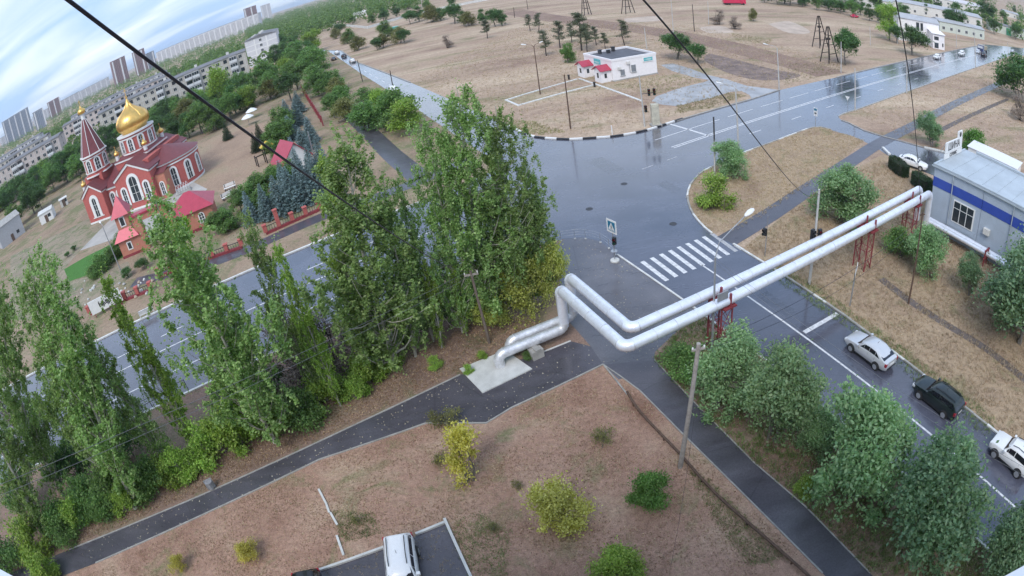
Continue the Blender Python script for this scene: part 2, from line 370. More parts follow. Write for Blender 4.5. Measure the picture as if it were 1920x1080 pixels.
# the far street bends gently to the right beyond the lorry
cend_n = G(1604,207)+cdir*190+Vector((30, -6, 0)); cend_n2 = cend_n+Vector((160, -14, 0))
cF0 = G(1462,169); cW = 15.3
cend_f2 = cend_n2+Vector((4, 16, 0)); cend_f = cend_n+Vector((-4, 17, 0))
cF2 = [p+Vector((-cdir.y, cdir.x, 0))*cW for p in reversed(cN2)]
corner = smooth_line(PX((1462,169),(1410,186),(1360,200),(1259,230),(1212,245),(1155,256),(1100,260),(1073,262),(1027,260),(993,255),(960,240),(933,227)), 4)
dR = PX((770,155),(670,117),(640,95)); ddir = (dR[2]-dR[0]).normalized()
dRe = [dR[0], dR[1], dR[2], dR[2]+ddir*60+Vector((-12, 0, 0)), dR[2]+ddir*160+Vector((-60, 0, 0))]
dL = PX((615,95),(680,140),(760,190)); 
dLe = [dRe[-1]+Vector((-13, -6, 0)), dRe[-2]+Vector((-13, -4, 0)), dL[0], dL[1], dL[2]]
bdir = Vector((math.cos(math.radians(24.5)), math.sin(math.radians(24.5)), 0))
bF0 = G(440,520); bF = [bF0+bdir*26, bF0+bdir*12, bF0, bF0-bdir*20, bF0-bdir*120]
dcorn = [dL[2]-(-ddir)*-0+ (dL[2]-dL[0]).normalized()*38, bF0+bdir*33+Vector((2, 3, 0))]
bN0 = G(240,790); bndir = Vector((math.cos(math.radians(26.5)), math.sin(math.radians(26.5)), 0))
bN = [bN0-bndir*120, bN0, bN0+bndir*20, bN0+bndir*36]
barr = PX((1058,448),(1095,446),(1125,453),(1158,478))
aL = PX((1291,570),(1385,640),(1418,662),(1529,753),(1555,775)); aLe = aL[-1]+(aL[-1]-aL[0]).normalized()*45
road_pts = [ext]+aR+isl+side1+park+side2+cN+cN2+[cend_n, cend_n2, cend_f2, cend_f]+cF2+corner+dRe+dLe+dcorn+bF+bN+barr+aL+[aLe]
road = sheet('road', road_pts, .016, ROADM)

# ground covers
apron_pts = PX((1040,470),(1058,448),(1095,446),(1125,453),(1158,478),(1291,570),(1310,585))+[G(1296,600),G(1262,628),G(1228,660),G(1227,690),G(1160,712),G(1131,684),G(1108,650),G(1080,618),G(1062,598)]
sheet('asphalt_apron', apron_pts, .012, APRONM)
pathA_u = PX((130,1031),(387,925),(640,809),(863,703),(1000,668),(1070,640)); pathA_l = PX((1131,684),(960,765),(912,794),(800,794),(600,862),(400,957),(180,1056))
d0 = (pathA_u[0]-pathA_u[2]).normalized()*40
sheet('footpath', [pathA_u[0]+d0]+pathA_u+[G(1108,650)]+pathA_l+[pathA_l[-1]+d0], .02, PATHM)
pathB_l = PX((1131,684),(1165,707),(1200,733),(1275,809),(1378,911),(1542,1075)); pathB_r = PX((1227,675),(1302,755),(1413,867),(1511,951),(1631,1075))
d1 = (pathB_l[-1]-pathB_l[-3]).normalized()*25
sheet('footpath', pathB_l+[pathB_l[-1]+d1, pathB_r[-1]+d1]+pathB_r[::-1], .024, PATHM)
pr = smooth_line(PX((1362,452),(1440,405),(1530,345),(1600,300),(1650,268),(1720,232),(1800,190),(1890,150),(1930,132)), 5)
sheet('footpath', strip(pr, 2.3), .028, PATHM)
sheet('dirt_trail', strip(smooth_line(PX((1652,523),(1700,560),(1760,600),(1850,655),(1925,715)), 5), .9), .014, mat('trodden_earth', (.13, .105, .095), .7, var=.25, scale=1.5, coords='world', bump=.3))
sheet('dirt_trail', strip(smooth_line(PX((1760,246),(1800,226),(1850,203),(1890,186)), 5), 1.2), .014, MATS['trodden_earth'])
# front lawn of leaf litter, verges, wooded strip
fl = [pathA_l[-1]+d0]+[pathA_l[-1]]+pathA_l[::-1][1:]+pathB_l[1:]+[pathB_l[-1]+d1, Vector((12, -25, 0)), Vector((-60, -25, 0))]
sheet('leaf_strewn_lawn', fl, .004, LITTER)
st = [pathA_u[0]+d0]+pathA_u+PX((1108,650),(1080,618),(1062,598),(1040,470),(1058,448))+bN[::-1]
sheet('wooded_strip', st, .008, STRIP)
vr = [ext]+aR+[G(1395,463), G(1530,355), G(1660,287), G(1700,320), G(1752,340)]+[Vector((60, 45, 0)), Vector((75, -20, 0))]
sheet('dry_verge', vr, .004, VERGE)
pl = PX((1227,675),(1262,628),(1310,585),(1385,640),(1418,662),(1529,753),(1555,775))
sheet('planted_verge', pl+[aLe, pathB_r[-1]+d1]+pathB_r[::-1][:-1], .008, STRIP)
sheet('grass_island', isl+PX((1600,256),(1622,263),(1530,338),(1440,398),(1385,430)), .008, VERGE)
# shop yard
yard = PX((1238,122),(1262,119),(1293,128),(1324,140),(1360,148),(1400,161),(1462,169),(1410,186),(1405,178),(1390,171),(1370,172),(1330,185),(1268,199),(1240,196),(1222,190),(1230,181),(1275,165),(1320,154),(1330,150),(1300,145),(1260,133))
sheet('shop_yard', yard, .018, PAVE)
tr = smooth_line(PX((960,22),(1050,36),(1150,48),(1260,64),(1340,80),(1430,103),(1500,122),(1560,140)), 4)
sheet('earth_track', strip(tr, 11.0), .008, TRACK)
sheet('bare_earth', smooth_line(PX((1330,100),(1380,112),(1450,130),(1500,140),(1480,148),(1420,150),(1360,135),(1320,112),(1330,100)), 4), .012, mat('burnt_earth', (.19, .14, .12), .9, var=.45, scale=.35, coords='world', bump=.4))
for pts in (((1440,45),(1480,40),(1520,60),(1480,62)), ((1170,35),(1230,30),(1240,38),(1180,42)), ((1310,52),(1350,48),(1375,60),(1330,62))):
    sheet('gravel_patch', smooth_line(PX(*pts, pts[0]), 4), .012, mat('pale_gravel', (.45, .36, .29), .9, var=.25, scale=.2, coords='world', bump=.3))
# church grounds
gw_ = Vector((math.cos(math.radians(205.5)), math.sin(math.radians(205.5)), 0)); gA = G(474,156)
sheet('church_garden', bF[::-1][1:]+[dcorn[1], dcorn[0], dL[2], dL[1], dL[0], gA+Vector((20, 30, 0)), gA+gw_*20, gA+gw_*160, bF[-1]], .002, soil_mat('weedy_garden_soil', (.23, .165, .12), (.31, .23, .165), (.35, .275, .195), (.135, .165, .07), .475, 2.5, .09, .6))
sheet('church_yard', PX((128,452),(160,428),(215,404),(300,378),(345,345),(398,302),(412,330),(360,385),(300,440),(250,462),(215,448),(150,470)), .004, mat('church_paving', (.40, .38, .35), .7, var=.25, scale=.25, coords='world', bump=.1))
sheet('church_lawn', PX((120,505),(160,482),(215,455),(245,430),(235,480),(180,510),(130,528)), .012, GRASSM)
sheet('weedy_yard', PX((20,480),(128,430),(165,410),(215,404),(150,470),(120,505),(130,528),(180,515),(240,490),(250,520),(180,560),(100,600),(20,600)), .008, soil_mat('weedy_yard_soil', (.26, .21, .165), (.30, .25, .185), (.33, .28, .21), (.13, .17, .075), .47, 3.0, .2, .6))
sheet('dry_meadow', PX((340,330),(330,290),(430,245),(520,225),(560,270),(545,300),(520,330),(440,360),(400,360)), .006, soil_mat('meadow_soil', (.29, .205, .15), (.35, .25, .18), (.33, .27, .18), (.16, .17, .08), .6, 2.0, .08, .5))
sheet('churchyard_path', strip(smooth_line(PX((250,530),(420,485),(600,408),(760,350),(880,300)), 5), 2.6), .02, PATHM)
sheet('churchyard_path', strip(smooth_line(PX((640,200),(690,246),(735,290),(790,335)), 3), 3.2), .02, PATHM)

# ---------------- kerbs
def kerb(name, pts, m, w=.2, h=.14, z=0.0):
    mb = MB(); pts = [Vector((p[0], p[1], 0)) for p in pts]; L = []; R = []
    for i, p in enumerate(pts):
        d = (pts[min(i+1, len(pts)-1)]-pts[max(i-1, 0)]).normalized(); n = Vector((-d.y, d.x, 0))*w/2; L.append(p+n); R.append(p-n)
    up = Vector((0, 0, h)); k = len(pts)
    vs = L+R+[v+up for v in L]+[v+up for v in R]
    fs = []
    for i in range(k-1):
        fs += [(i, i+1, 2*k+i+1, 2*k+i), (k+i+1, k+i, 3*k+i, 3*k+i+1), (2*k+i, 2*k+i+1, 3*k+i+1, 3*k+i)]
    fs += [(0, 2*k, 3*k, k), (k-1, 2*k-1, 4*k-1, 3*k-1)]
    mb.add(vs, fs); o = mb.build(name, m); o.location.z = z; tag(o, kind='structure'); return o
def kerb_stones(name, pts, m, length=1.0, w=.18, h=.14, gap=.02):
    """a kerb of single stones: each stone its own piece"""
    ro = thing(name, None, None); ro['kind'] = 'structure'; me = None
    pts = [Vector((p[0], p[1], 0)) for p in pts]; acc = 0.0; i = 0
    mb = MB(); b = .018
    mb.prism([(0, -w/2), (length-gap, -w/2), (length-gap, w/2), (0, w/2)], 0, h-b)
    mb.prism([(b, -w/2+b), (length-gap-b, -w/2+b), (length-gap-b, w/2-b), (b, w/2-b)], h-b, h, cap0=False)
    me = mb.mesh('kerb_stone', m); me2 = me.copy(); me2.materials[0] = KERBW
    tot = sum((q-p).length for p, q in zip(pts[:-1], pts[1:])); k = 0
    def at(s):
        for p, q in zip(pts[:-1], pts[1:]):
            l = (q-p).length
            if s <= l: return p.lerp(q, s/l)
            s -= l
        return pts[-1]
    while (k+1)*length <= tot:
        p, q = at(k*length), at((k+1)*length); d = q-p
        o = link('kerb_stone', me2 if rng.random() < .3 else me, ro, (p.x, p.y, rng.uniform(-.03, .012)), math.atan2(d.y, d.x)+rng.normal(0, .008)); k += 1
    return ro
kerb_stones('kerb', ([ext]+aR)[::-1], KERB, 1.5, .2)
isk = [p for p in isl]
kerb_stones('kerb', isk, KERB, 1.5, .2)
kerb_stones('kerb', aL+[aLe], KERBW, 1.5, .18)
kerb('kerb', dens([barr[-1], aL[0]], 2), KERBW, .16, .08)
kerb('kerb', cN[4:]+cN2, KERB, .25, .14); kerb('kerb', corner[:16]+[], KERB, .25, .14); kerb('kerb', dRe, KERB, .3, .14)
kerb('kerb', [p+Vector((0, 0, 0)) for p in cF2], KERB, .3, .14)
kerb('kerb', bF, KERBW, .3, .16); kerb('kerb', bN, KERBW, .25, .14)
kerb('kerb', side2+[G(1578,226)], KERB, .2, .12); kerb('kerb', PX((1733,277),(1780,288)), KERBW, .4, .2); kerb('kerb', PX((1655,278),(1668,291)), KERBW, .4, .25)
kerb('path_edging', pathA_u[:4], KERB, .1, .07); kerb('path_edging', pathA_u[4:], KERBW, .1, .08); kerb('path_edging', pathA_l, KERB, .1, .09)
kerb('path_edging', pathB_l, KERB, .08, .06); kerb('path_edging', pathB_r, KERB, .08, .05)
kerb('path_edging', PX((1131,684),(1150,707),(1176,740)), KERB, .1, .07)
# black and white striped kerb round the far corner
bwk = thing('striped_kerb', None, None); bwk['kind'] = 'structure'
cp = smooth_line(PX((1280,223),(1259,230),(1212,245),(1155,256),(1100,260),(1073,262),(1027,260),(993,255),(960,240),(933,227)), 8)
acc = [0.0]
for p, q in zip(cp[:-1], cp[1:]): acc.append(acc[-1]+(q-p).length)
def on_cp(s):
    for i in range(len(cp)-1):
        if s <= acc[i+1]: return cp[i].lerp(cp[i+1], (s-acc[i])/(acc[i+1]-acc[i]))
    return cp[-1]
s = 0.0; k = 0
while s+1.9 < acc[-1]:
    a, b = on_cp(s), on_cp(s+1.88); mb = MB(); d = b-a
    o = link('kerb_stone', MB().box(0, d.length, -.16, .16, 0, .2).mesh('kerb_stone', WHITE if k % 2 else BLACKP), bwk, (a.x, a.y, 0), math.atan2(d.y, d.x)); s += 1.9; k += 1

# ---------------- painted markings, thin sheets lying on the road (children of the road)
ZM = .021
def mark(a, b, w, name='lane_line', m=None, z=ZM):
    a, b = Vector((a[0], a[1], 0)), Vector((b[0], b[1], 0)); d = (b-a).normalized(); n = Vector((-d.y, d.x, 0))*w/2
    o = MB().quad(a-n+Vector((0,0,z)), b-n+Vector((0,0,z)), b+n+Vector((0,0,z)), a+n+Vector((0,0,z))).build(name, m or ROADP, road); return o
def dashes(a, b, w, on, off, name='lane_dash', m=None):
    d = (b-a); L = d.length; d.normalize(); s = 0
    while s+on <= L: mark(a+d*s, a+d*(s+on), w, name, m); s += on+off
# zebra crossing
c0, c1 = G(1204,490.5), G(1319,444); n0, n1 = G(1251,526.5), G(1366,478)
for i in range(9):
    t = i/7.0; a = c0.lerp(c1, t); b = n0.lerp(n1, t)
    mark(a, b, .42, 'crosswalk_stripe', ROADP if i < 8 else ROADW)
mark(G(1391,468), G(1378,460), .35, 'crosswalk_stripe', ROADW)
ac = G(1316,497); acd = (G(1893,942)-ac).normalized()
mark(ac, ac+acd*72, .17, 'centre_line')
stp = G(1508,627); mark(stp+Vector((.1, .2, 0)), G(1570,588), .4, 'stop_line')
cc = G(1261,277); ccd = (G(1829,103)-cc).normalized(); cn = Vector((-ccd.y, ccd.x, 0))
mark(cc+cn*.22, cc+cn*.22+ccd*175, .2, 'centre_line'); mark(cc-cn*.22, cc-cn*.22+ccd*175, .2, 'centre_line')
mark(cc+cn*3.9+ccd*.5, cc+cn*3.9+ccd*14, .16, 'lane_line')
dashes(cc+cn*3.9+ccd*16, cc+cn*4.3+ccd*150, .16, 6.5, 2.3)
dashes(cc-cn*3.6+ccd*12, cc-cn*3.8+ccd*120, .16, 2.8, 8.2)
mark(G(1257,233), G(1330,255), .42, 'stop_line')
dashes(G(1280,290)-ccd*7, G(1280,290), .14, 1.8, 2.4, m=ROADW)
# left street lines
bl0 = G(225,745); bld = bndir
for off, on, gap in ((0, 60, 0),):
    mark(bl0-bld*60, bl0+bld*34, .17, 'centre_line')
bm0 = G(480,587); mark(bm0-bld*80+Vector((0, 1.4, 0)), bm0+bld*22+Vector((0, 1.4, 0)), .17, 'lane_line')
dashes(bm0-bld*60+Vector((-1.2, 4.3, 0)), bm0+bld*20+Vector((-1.2, 4.3, 0)), .16, 3, 3)
dc = G(690,137); dashes(dc-ddir*60, dc+ddir*110, .2, 4, 5); 
for px, py, w_, l_ in ((1135,310,2.2,5.5), (1255,350,1.4,3.0), (1460,572,1.2,4.0)):
    q = G(px, py); e1, e2 = E1*w_, E2*l_
    sheet('asphalt_patch', [q-e1/2-e2/2, q+e1/2-e2/2, q+e1/2+e2/2, q-e1/2+e2/2], .0185, wet_mat('asphalt_repair', (.044, .046, .062), (.068, .07, .094), .17, .34, .5, coat=1.0))
for px, py in ((1170,345), (1262,420), (1105,392), (1400,520), (1655,770)):
    q = G(px, py); o = MB().lathe([(.38, 0), (.38, .012), (.30, .016)], 16).build('manhole_cover', DARKM, road, loc=(q.x, q.y, .017))
sheet('manhole_patch', smooth_line(PX((1180,508),(1196,503),(1208,511),(1194,519),(1180,508)), 4), .0215, APRONM)
# ------------------------------------------------------------------ heating pipeline
PZ = 4.4; PR = .37
def pipe_path(pts, bend=.9, n=4):
    """polyline -> list of pieces: straight runs and bends"""
    P = [Vector(p) for p in pts]; pieces = []; prev = P[0]
    for i in range(1, len(P)-1):
        a = (P[i-1]-P[i]).normalized(); b = (P[i+1]-P[i]).normalized(); ang = a.angle(b); cut = bend/math.tan(ang/2)
        s, e = P[i]+a*cut, P[i]+b*cut
        pieces.append(('run', [prev, s])); ctr = P[i]+(a+b).normalized()*(bend/math.sin(ang/2))
        v0, v1 = s-ctr, e-ctr; tot = v0.angle(v1); axn = v0.cross(v1).normalized()
        pieces.append(('elbow', [ctr+(Matrix.Rotation(tot*k/n, 3, axn) @ v0) for k in range(n+1)])); prev = e
    pieces.append(('run', [prev, P[-1]])); return pieces
def big_pipe(label, pts, r, m_list, seam=1.6, bend=.5):
    t = thing('heating_pipe', label, 'pipe', (pts[0][0], pts[0][1], 0)); base = Vector(t.location); first = True
    for k, (kind, pp) in enumerate(pipe_path(pts, bend)):
        loc = [p-base for p in pp]; m = m_list[min(k, len(m_list)-1)]
        if kind == 'elbow':
            o = MB().tube(loc, r*1.012, 20, 0, False).build('elbow', m, t, True)
            mb = MB(); nn = len(loc)
            for i in range(nn):
                a = loc[max(i-1, 0)]; b = loc[min(i+1, nn-1)]; d = (b-a).normalized()
                mb.tube([loc[i]-d*.018, loc[i]+d*.018], r*1.04, 20)
            mb.build_each('seam', m, o, True)
        else:
            d = (loc[1]-loc[0]); L = d.length; d.normalize()
            run = MB().tube(loc, r, 20).build('pipe_run', m, t, True)
            mb = MB(); n = max(1, int(L/seam))
            for i in range(n+1):
                c = loc[0]+d*(L*i/n); mb.tube([c-d*.03, c+d*.03], r*1.035, 20)
            mb.build_each('seam', SILV2, run, True)
    return t
pd2 = Vector((math.cos(math.radians(-70.5)), math.sin(math.radians(-70.5)), 0)); pd3 = Vector((math.cos(math.radians(19.3)), math.sin(math.radians(19.3)), 0))
LZ = 1.05
nearB = G(1172,652,PZ); r1top = nearB-pd2*8.2; farB = nearB+pd3*1.3-pd2*1.35
lx = pd3
lowA = G(936,668,LZ)
n_end = nearB+pd3*38.3; f_end = farB+pd3*37.0
r2top = Vector((r1top.x, r1top.y, PZ))+pd3*1.3
def V3(v, z): return Vector((v.x, v.y, z))
near_low = G(1040,610,LZ); near_low = V3(r1top, LZ)
nl_end = near_low-pd3*5.3; fl_end = V3(r2top, LZ)-pd3*5.3-pd2*1.0
big_pipe('silver clad heating pipe nearer the camera, bridging the road on red trestles', [V3(nl_end, -.3), V3(nl_end, LZ), near_low, r1top, nearB, n_end, V3(n_end, 1.0)], PR, [SILV2, SILV2, SILV2, SILV2, SILV, SILV, SILV, SILV, SILV])
big_pipe('silver clad heating pipe farther from the camera, bridging the road beside its twin', [V3(fl_end, -.3), V3(fl_end, LZ), V3(r2top, LZ)-pd2*1.0, V3(r2top, PZ)-pd2*1.0, farB, f_end, V3(f_end, 1.0)], PR, [SILV2, SILV2, SILV2, SILV2, SILV, SILV, SILV, SILV, SILV])
# collar strap on the low elbow, pads
def trestle(label, c, zt, ang, half=.68, leg=.09, panels=2, grp='red lattice pipe trestles'):
    t = thing('pipe_trestle', label, 'trestle', (c.x, c.y, 0), ang, grp)
    corners = [(-.5, -half), (.5, -half), (.5, half), (-.5, half)]
    for x, y in corners: MB().box(x-leg/2, x+leg/2, y-leg/2, y+leg/2, 0, zt).build('leg', REDM, t)
    mb = MB()
    for (a, b) in (((-.5, -half), (-.5, half)), ((.5, -half), (.5, half)), ((-.5, -half), (.5, -half)), ((-.5, half), (.5, half))):
        for k in range(panels):
            z0, z1 = .15+(zt-.3)*k/panels, .15+(zt-.3)*(k+1)/panels
            mb.bar((*a, z0), (*b, z1), .032); mb.bar((*b, z0), (*a, z1), .032); mb.bar((*a, z1), (*b, z1), .045)
    mb.build('bracing', REDM, t)
    MB().box(-.56, .56, -half-.4, half+.4, zt, zt+.12).build('cross_beam', REDM, t)
    for y in (0, -half-.3): MB().box(-.07, .07, y-.07, y+.07, zt+.12, zt+1.15).build('guide_post', REDM, t)
    return t
mid = (nearB+farB)/2
def on_bridge(k): return mid+pd3*k
tz = PZ-PR-.15
trestle('red lattice trestle under the pipes on the near side of the road', on_bridge(7.6), tz, math.radians(19.3))
trestle('red lattice trestle under the pipes on the grass across the road', on_bridge(25.6), tz, math.radians(19.3))
trestle('red lattice trestle where the pipes meet the grey building', on_bridge(34.6), tz, math.radians(19.3))
# slab the pipes come out of
pad = PX((862,693),(905,738),(998,693),(948,658))
mb = MB(); c = sum(pad, Vector())/4; mb.prism([(p.x-c.x, p.y-c.y) for p in pad], 0, .10)
o = mb.build('concrete_slab', CONCL, None, loc=(c.x, c.y, 0)); tag(o, 'pale concrete slab where the silver pipes enter the ground', 'slab')
blk = G(1006,668); o = MB().box(-.45, .45, -.4, .4, 0, .7).box(-.2, .2, -.46, .46, .7, .85).build('concrete_block', CONC, loc=(blk.x, blk.y, 0)); o.rotation_euler.z = .4; tag(o, 'weathered concrete support block beneath the low silver pipes', 'block')

# rusty gas pipe along the footpath
gp = smooth_line(PX((1176,740),(1200,778),(1270,852),(1340,930),(1430,1010),(1507,1078),(1560,1130)), 3)
t = thing('ground_pipe', 'rusty brown pipe lying low along the footpath edge', 'pipe', (gp[0].x, gp[0].y, 0))
MB().tube([p-gp[0]+Vector((0, 0, .28)) for p in gp], .085, 10).build('pipe_run', RUST, t, True)
for k in range(2, len(gp)-1, 3):
    p = gp[k]-gp[0]; MB().box(p.x-.05, p.x+.05, p.y-.05, p.y+.05, 0, .22).build('foot', RUST, t)

# ------------------------------------------------------------------ arches and windows
def arch_pts(w, h, n=10):
    r = w/2; return [(-r, 0), (r, 0)]+[(r*math.cos(math.pi*k/n), h-r+r*math.sin(math.pi*k/n)) for k in range(n+1)]
def arch_window(parent, M, w, h, surround=.22, name='arched_window'):
    """arched opening with a white surround and mullions; M puts local x right, z up, y out of the wall"""
    mb = MB(); out = arch_pts(w+2*surround, h+surround); inn = arch_pts(w, h); no = len(out)
    o3 = [M @ Vector((x, .12, z-0.05)) for x, z in out]; i3 = [M @ Vector((x, .12, z)) for x, z in inn]; o0 = [M @ Vector((x, -.02, z-.05)) for x, z in out]; i0 = [M @ Vector((x, -.02, z)) for x, z in inn]
    vs = o3+i3+o0+i0; fs = []
    for k in range(no):
        j = (k+1) % no; fs += [(k, j, no+j, no+k), (2*no+k, 2*no+j, j, k), (no+k, no+j, 3*no+j, 3*no+k)]
    mb.add(vs, fs); w_o = mb.build(name, WHITE, parent)
    MB().poly([M @ Vector((x, .03, z)) for x, z in inn]).build('pane', GLASS, w_o)
    mb = MB(); mb.box(-.04, .04, .04, .08, 0, h-.05, M=M)
    for z in (h*.33, h*.62): mb.box(-w/2, w/2, .035, .075, z-.03, z+.03, M=M)
    mb.build('mullion', WHITE, w_o); return w_o
def wallM(p, ang):
    """frame at p on a wall whose outward normal has heading ang"""
    return Matrix.Translation(p) @ Matrix.Rotation(ang-math.pi/2, 4, 'Z')

# ------------------------------------------------------------------ church
CH = thing('church', 'red brick church with golden onion dome, white trim and a tented bell tower', 'church', (-82.5, 98.0, 0), math.radians(-1))
def cbox(name, x0, x1, y0, y1, z0, z1, m, parent=CH): return MB().box(x0, x1, y0, y1, z0, z1).build(name, m, parent)
def gable_block(x0, x1, y0, y1, ze, zr, front=True, name='wing'):
    """block whose gable faces the street (ridge runs in y)"""
    xm = (x0+x1)/2; mb = MB(); f = [(x0, 0), (x1, 0), (x1, ze), (xm, zr), (x0, ze)]
    vs = [(x, y0, z) for x, z in f]+[(x, y1, z) for x, z in f]
    mb.add(vs, [(0, 1, 2, 3, 4), (9, 8, 7, 6, 5), (1, 6, 7, 2), (0, 4, 9, 5)]); w = mb.build(name+'_wall', BRICK, CH)
    mb = MB(); o = .35; th = .18
    for sx, xe in ((-1, x0), (1, x1)):
        d = Vector((xe-xm, 0, ze-zr)); d.normalize(); e = Vector((xe, 0, ze))+d*o; r = Vector((xm, 0, zr))
        for yy in (0,):
            a, b = r+Vector((0, y0-o, .05)), e+Vector((0, y0-o, .05)); c_, d_ = e+Vector((0, y1, .05)), r+Vector((0, y1, .05)); u = Vector((0, 0, th))
            mb.add([a, b, c_, d_, a+u, b+u, c_+u, d_+u], [(0, 1, 2, 3), (7, 6, 5, 4), (0, 4, 5, 1), (1, 5, 6, 2), (2, 6, 7, 3), (3, 7, 4, 0)])
    mb.build('roof', ROOFR, CH)
    mb = MB()                                             # white cornice under the gable and a plinth band
    for xe in (x0, x1): mb.bar((xe, y0-.12, ze-.2), (xm, y0-.12, zr-.2), .2, .45)
    mb.box(x0-.08, x1+.08, y0-.12, y0+.05, .0, .35); mb.box(x1-.05, x1+.12, y0-.12, y1, .0, .35); mb.box(x1-.02, x1+.14, y0, y1, ze-.45, ze-.15)
    mb.build_each('cornice', WHITE, CH); return w
# west wing, nave link, transept, sanctuary
gable_block(0, 6.2, 0, 13, 6.2, 8.4, name='narthex')
cbox('nave_wall', 6.2, 11.4, 1.8, 14, 0, 5.8, BRICK)
mb = MB(); mb.add([(6.0, 1.4, 5.8), (11.6, 1.4, 5.8), (11.6, 8, 8.6), (6.0, 8, 8.6), (6.0, 14, 5.8), (11.6, 14, 5.8)], [(0, 1, 2, 3), (3, 2, 5, 4)]); mb.build('roof', ROOFR, CH)
cbox('cornice', 6.2, 11.4, 1.62, 1.8, 5.35, 5.75, WHITE); cbox('cornice', 6.2, 11.4, 1.66, 1.8, .0, .35, WHITE)
gable_block(10.6, 20.2, -.4, 18, 7.0, 9.6, name='transept')
cbox('nave_wall', 12.0, 19.2, 2, 17, 6.0, 8.6, BRICK)
AX, AY, AR = 19.6, 9.3, 6.6
seg = 20; prof = [(AX+(AR if a else 0)*math.cos(t) if a else 0, 0) for a, t in ()]
poly = [(16, AY-AR)]+[(AX+AR*math.cos(-math.pi/2+math.pi*k/seg), AY+AR*math.sin(-math.pi/2+math.pi*k/seg)) for k in range(seg+1)]+[(16, AY+AR)]
MB().prism(poly, 0, 6.2).build('apse_wall', BRICK, CH)
def grow(e): return [(16, AY-AR-e)]+[(AX+(AR+e)*math.cos(-math.pi/2+math.pi*k/seg), AY+(AR+e)*math.sin(-math.pi/2+math.pi*k/seg)) for k in range(seg+1)]+[(16, AY+AR+e)]
MB().prism(grow(.14), 5.35, 5.6).build('cornice', WHITE, CH); MB().prism(grow(.22), 5.95, 6.22).build('cornice', WHITE, CH); MB().prism(grow(.12), 0, .35).build('cornice', WHITE, CH)
g = grow(.4); mb = MB(); ap = [(16, AY, 9.0), (AX-.5, AY, 9.0)]
vs = [(x, y, 6.25) for x, y in g]+ap; n = len(g); fs = [(k, k+1, n+1) for k in range(1, n-2)]+[(0, 1, n+1, n), (n-2, n-1, n, n+1)]
mb.add(vs, fs); mb.build('roof', ROOFR, CH)
# small annexe between transept and apse
cbox('annexe_wall', 20.2, 22.6, .8, 4.2, 0, 5.2, BRICKO); mb = MB(); mb.add([(20.0, .5, 5.2), (22.9, .5, 5.2), (22.9, 4.4, 6.3), (20.0, 4.4, 6.3)], [(0, 1, 2, 3)]); mb.build('roof', ROOFR, CH)
# windows: narthex, nave, transept, apse
F = -math.pi/2
arch_window(CH, wallM(Vector((3.1, 0, 1.2)), F), 1.15, 4.1, .75, 'arched_window')
MB().box(1.4, 4.8, -.1, -.02, 1.0, 1.2).build('sill', WHITE, CH)
for x in (7.4, 9.4): arch_window(CH, wallM(Vector((x, 1.8, 1.1)), F), .95, 3.4, .42)
arch_window(CH, wallM(Vector((15.4, -.4, 1.6)), F), 2.0, 5.2, .65); arch_window(CH, wallM(Vector((18.4, -.4, 1.2)), F), 1.0, 3.7, .42); arch_window(CH, wallM(Vector((12.4, -.4, 1.2)), F), 1.0, 3.7, .42)
for a in (-58, -28, 2): 
    t = math.radians(a); arch_window(CH, wallM(Vector((AX+AR*math.cos(t), AY+AR*math.sin(t), 1.1)), t), 1.0, 3.6, .42)
arch_window(CH, wallM(Vector((20.2, 12.0, 1)), 0), .9, 3, .3); arch_window(CH, wallM(Vector((21.4, .8, .8)), F), .8, 2.6, .25)
# central drum with dome
DX, DY = 12.6, 10.3
MB().box(DX-4.6, DX+4.6, DY-4.6, DY+4.6, 6.0, 9.4).build('drum_base', BRICK, CH)
mb = MB()
for s1 in (-1, 1):
    mb.box(DX-4.75, DX+4.75, DY+s1*4.7-.12, DY+s1*4.7+.12, 9.05, 9.4); mb.box(DX+s1*4.7-.12, DX+s1*4.7+.12, DY-4.58, DY+4.58, 9.05, 9.4)
mb.build_each('cornice', WHITE, CH)
mb = MB(); mb.add([(DX-4.9, DY-4.9, 9.42), (DX+4.9, DY-4.9, 9.42), (DX+4.9, DY+4.9, 9.42), (DX-4.9, DY+4.9, 9.42), (DX, DY, 11.6)], [(0, 1, 4), (1, 2, 4), (2, 3, 4), (3, 0, 4)]); mb.build('roof', ROOFR, CH)
DR = 4.1
MB().lathe([(DR, 9.4), (DR, 14.0)], 24, c=(DX, DY, 0)).build('drum', BRICK, CH, True)
mb = MB()
for z, e, h in ((9.95, .22, .3), (13.1, .2, .26), (13.7, .42, .34)): mb.lathe([(DR+e, z), (DR+e, z+h)], 24, c=(DX, DY, 0))
mb.build_each('cornice', WHITE, CH)
for k in range(10):
    t = math.radians(-90+36*k+8); arch_window(CH, wallM(Vector((DX+DR*math.cos(t), DY+DR*math.sin(t), 10.5)), t), .95, 2.5, .36)
onion = [(3.0, 0), (3.15, .45), (3.75, 1.1), (4.0, 1.9), (3.85, 2.8), (3.35, 3.6), (2.6, 4.25), (1.75, 4.8), (1.05, 5.35), (.6, 6.0), (.32, 6.7), (.15, 7.3)]
def cross_mesh(mb, z, s, mi=0, c=(0, 0)):
    x, y = c; mb.box(x-.05*s, x+.05*s, y-.04*s, y+.04*s, z, z+1.6*s, mi); mb.box(x-.4*s, x+.4*s, y-.03*s, y+.03*s, z+1.0*s, z+1.1*s, mi); mb.box(x-.2*s, x+.2*s, y-.03*s, y+.03*s, z+1.28*s, z+1.36*s, mi)
d = MB().lathe([(r, z*.98) for r, z in onion], 28, c=(DX, DY, 14.0)).build('dome', GOLD, CH, True)
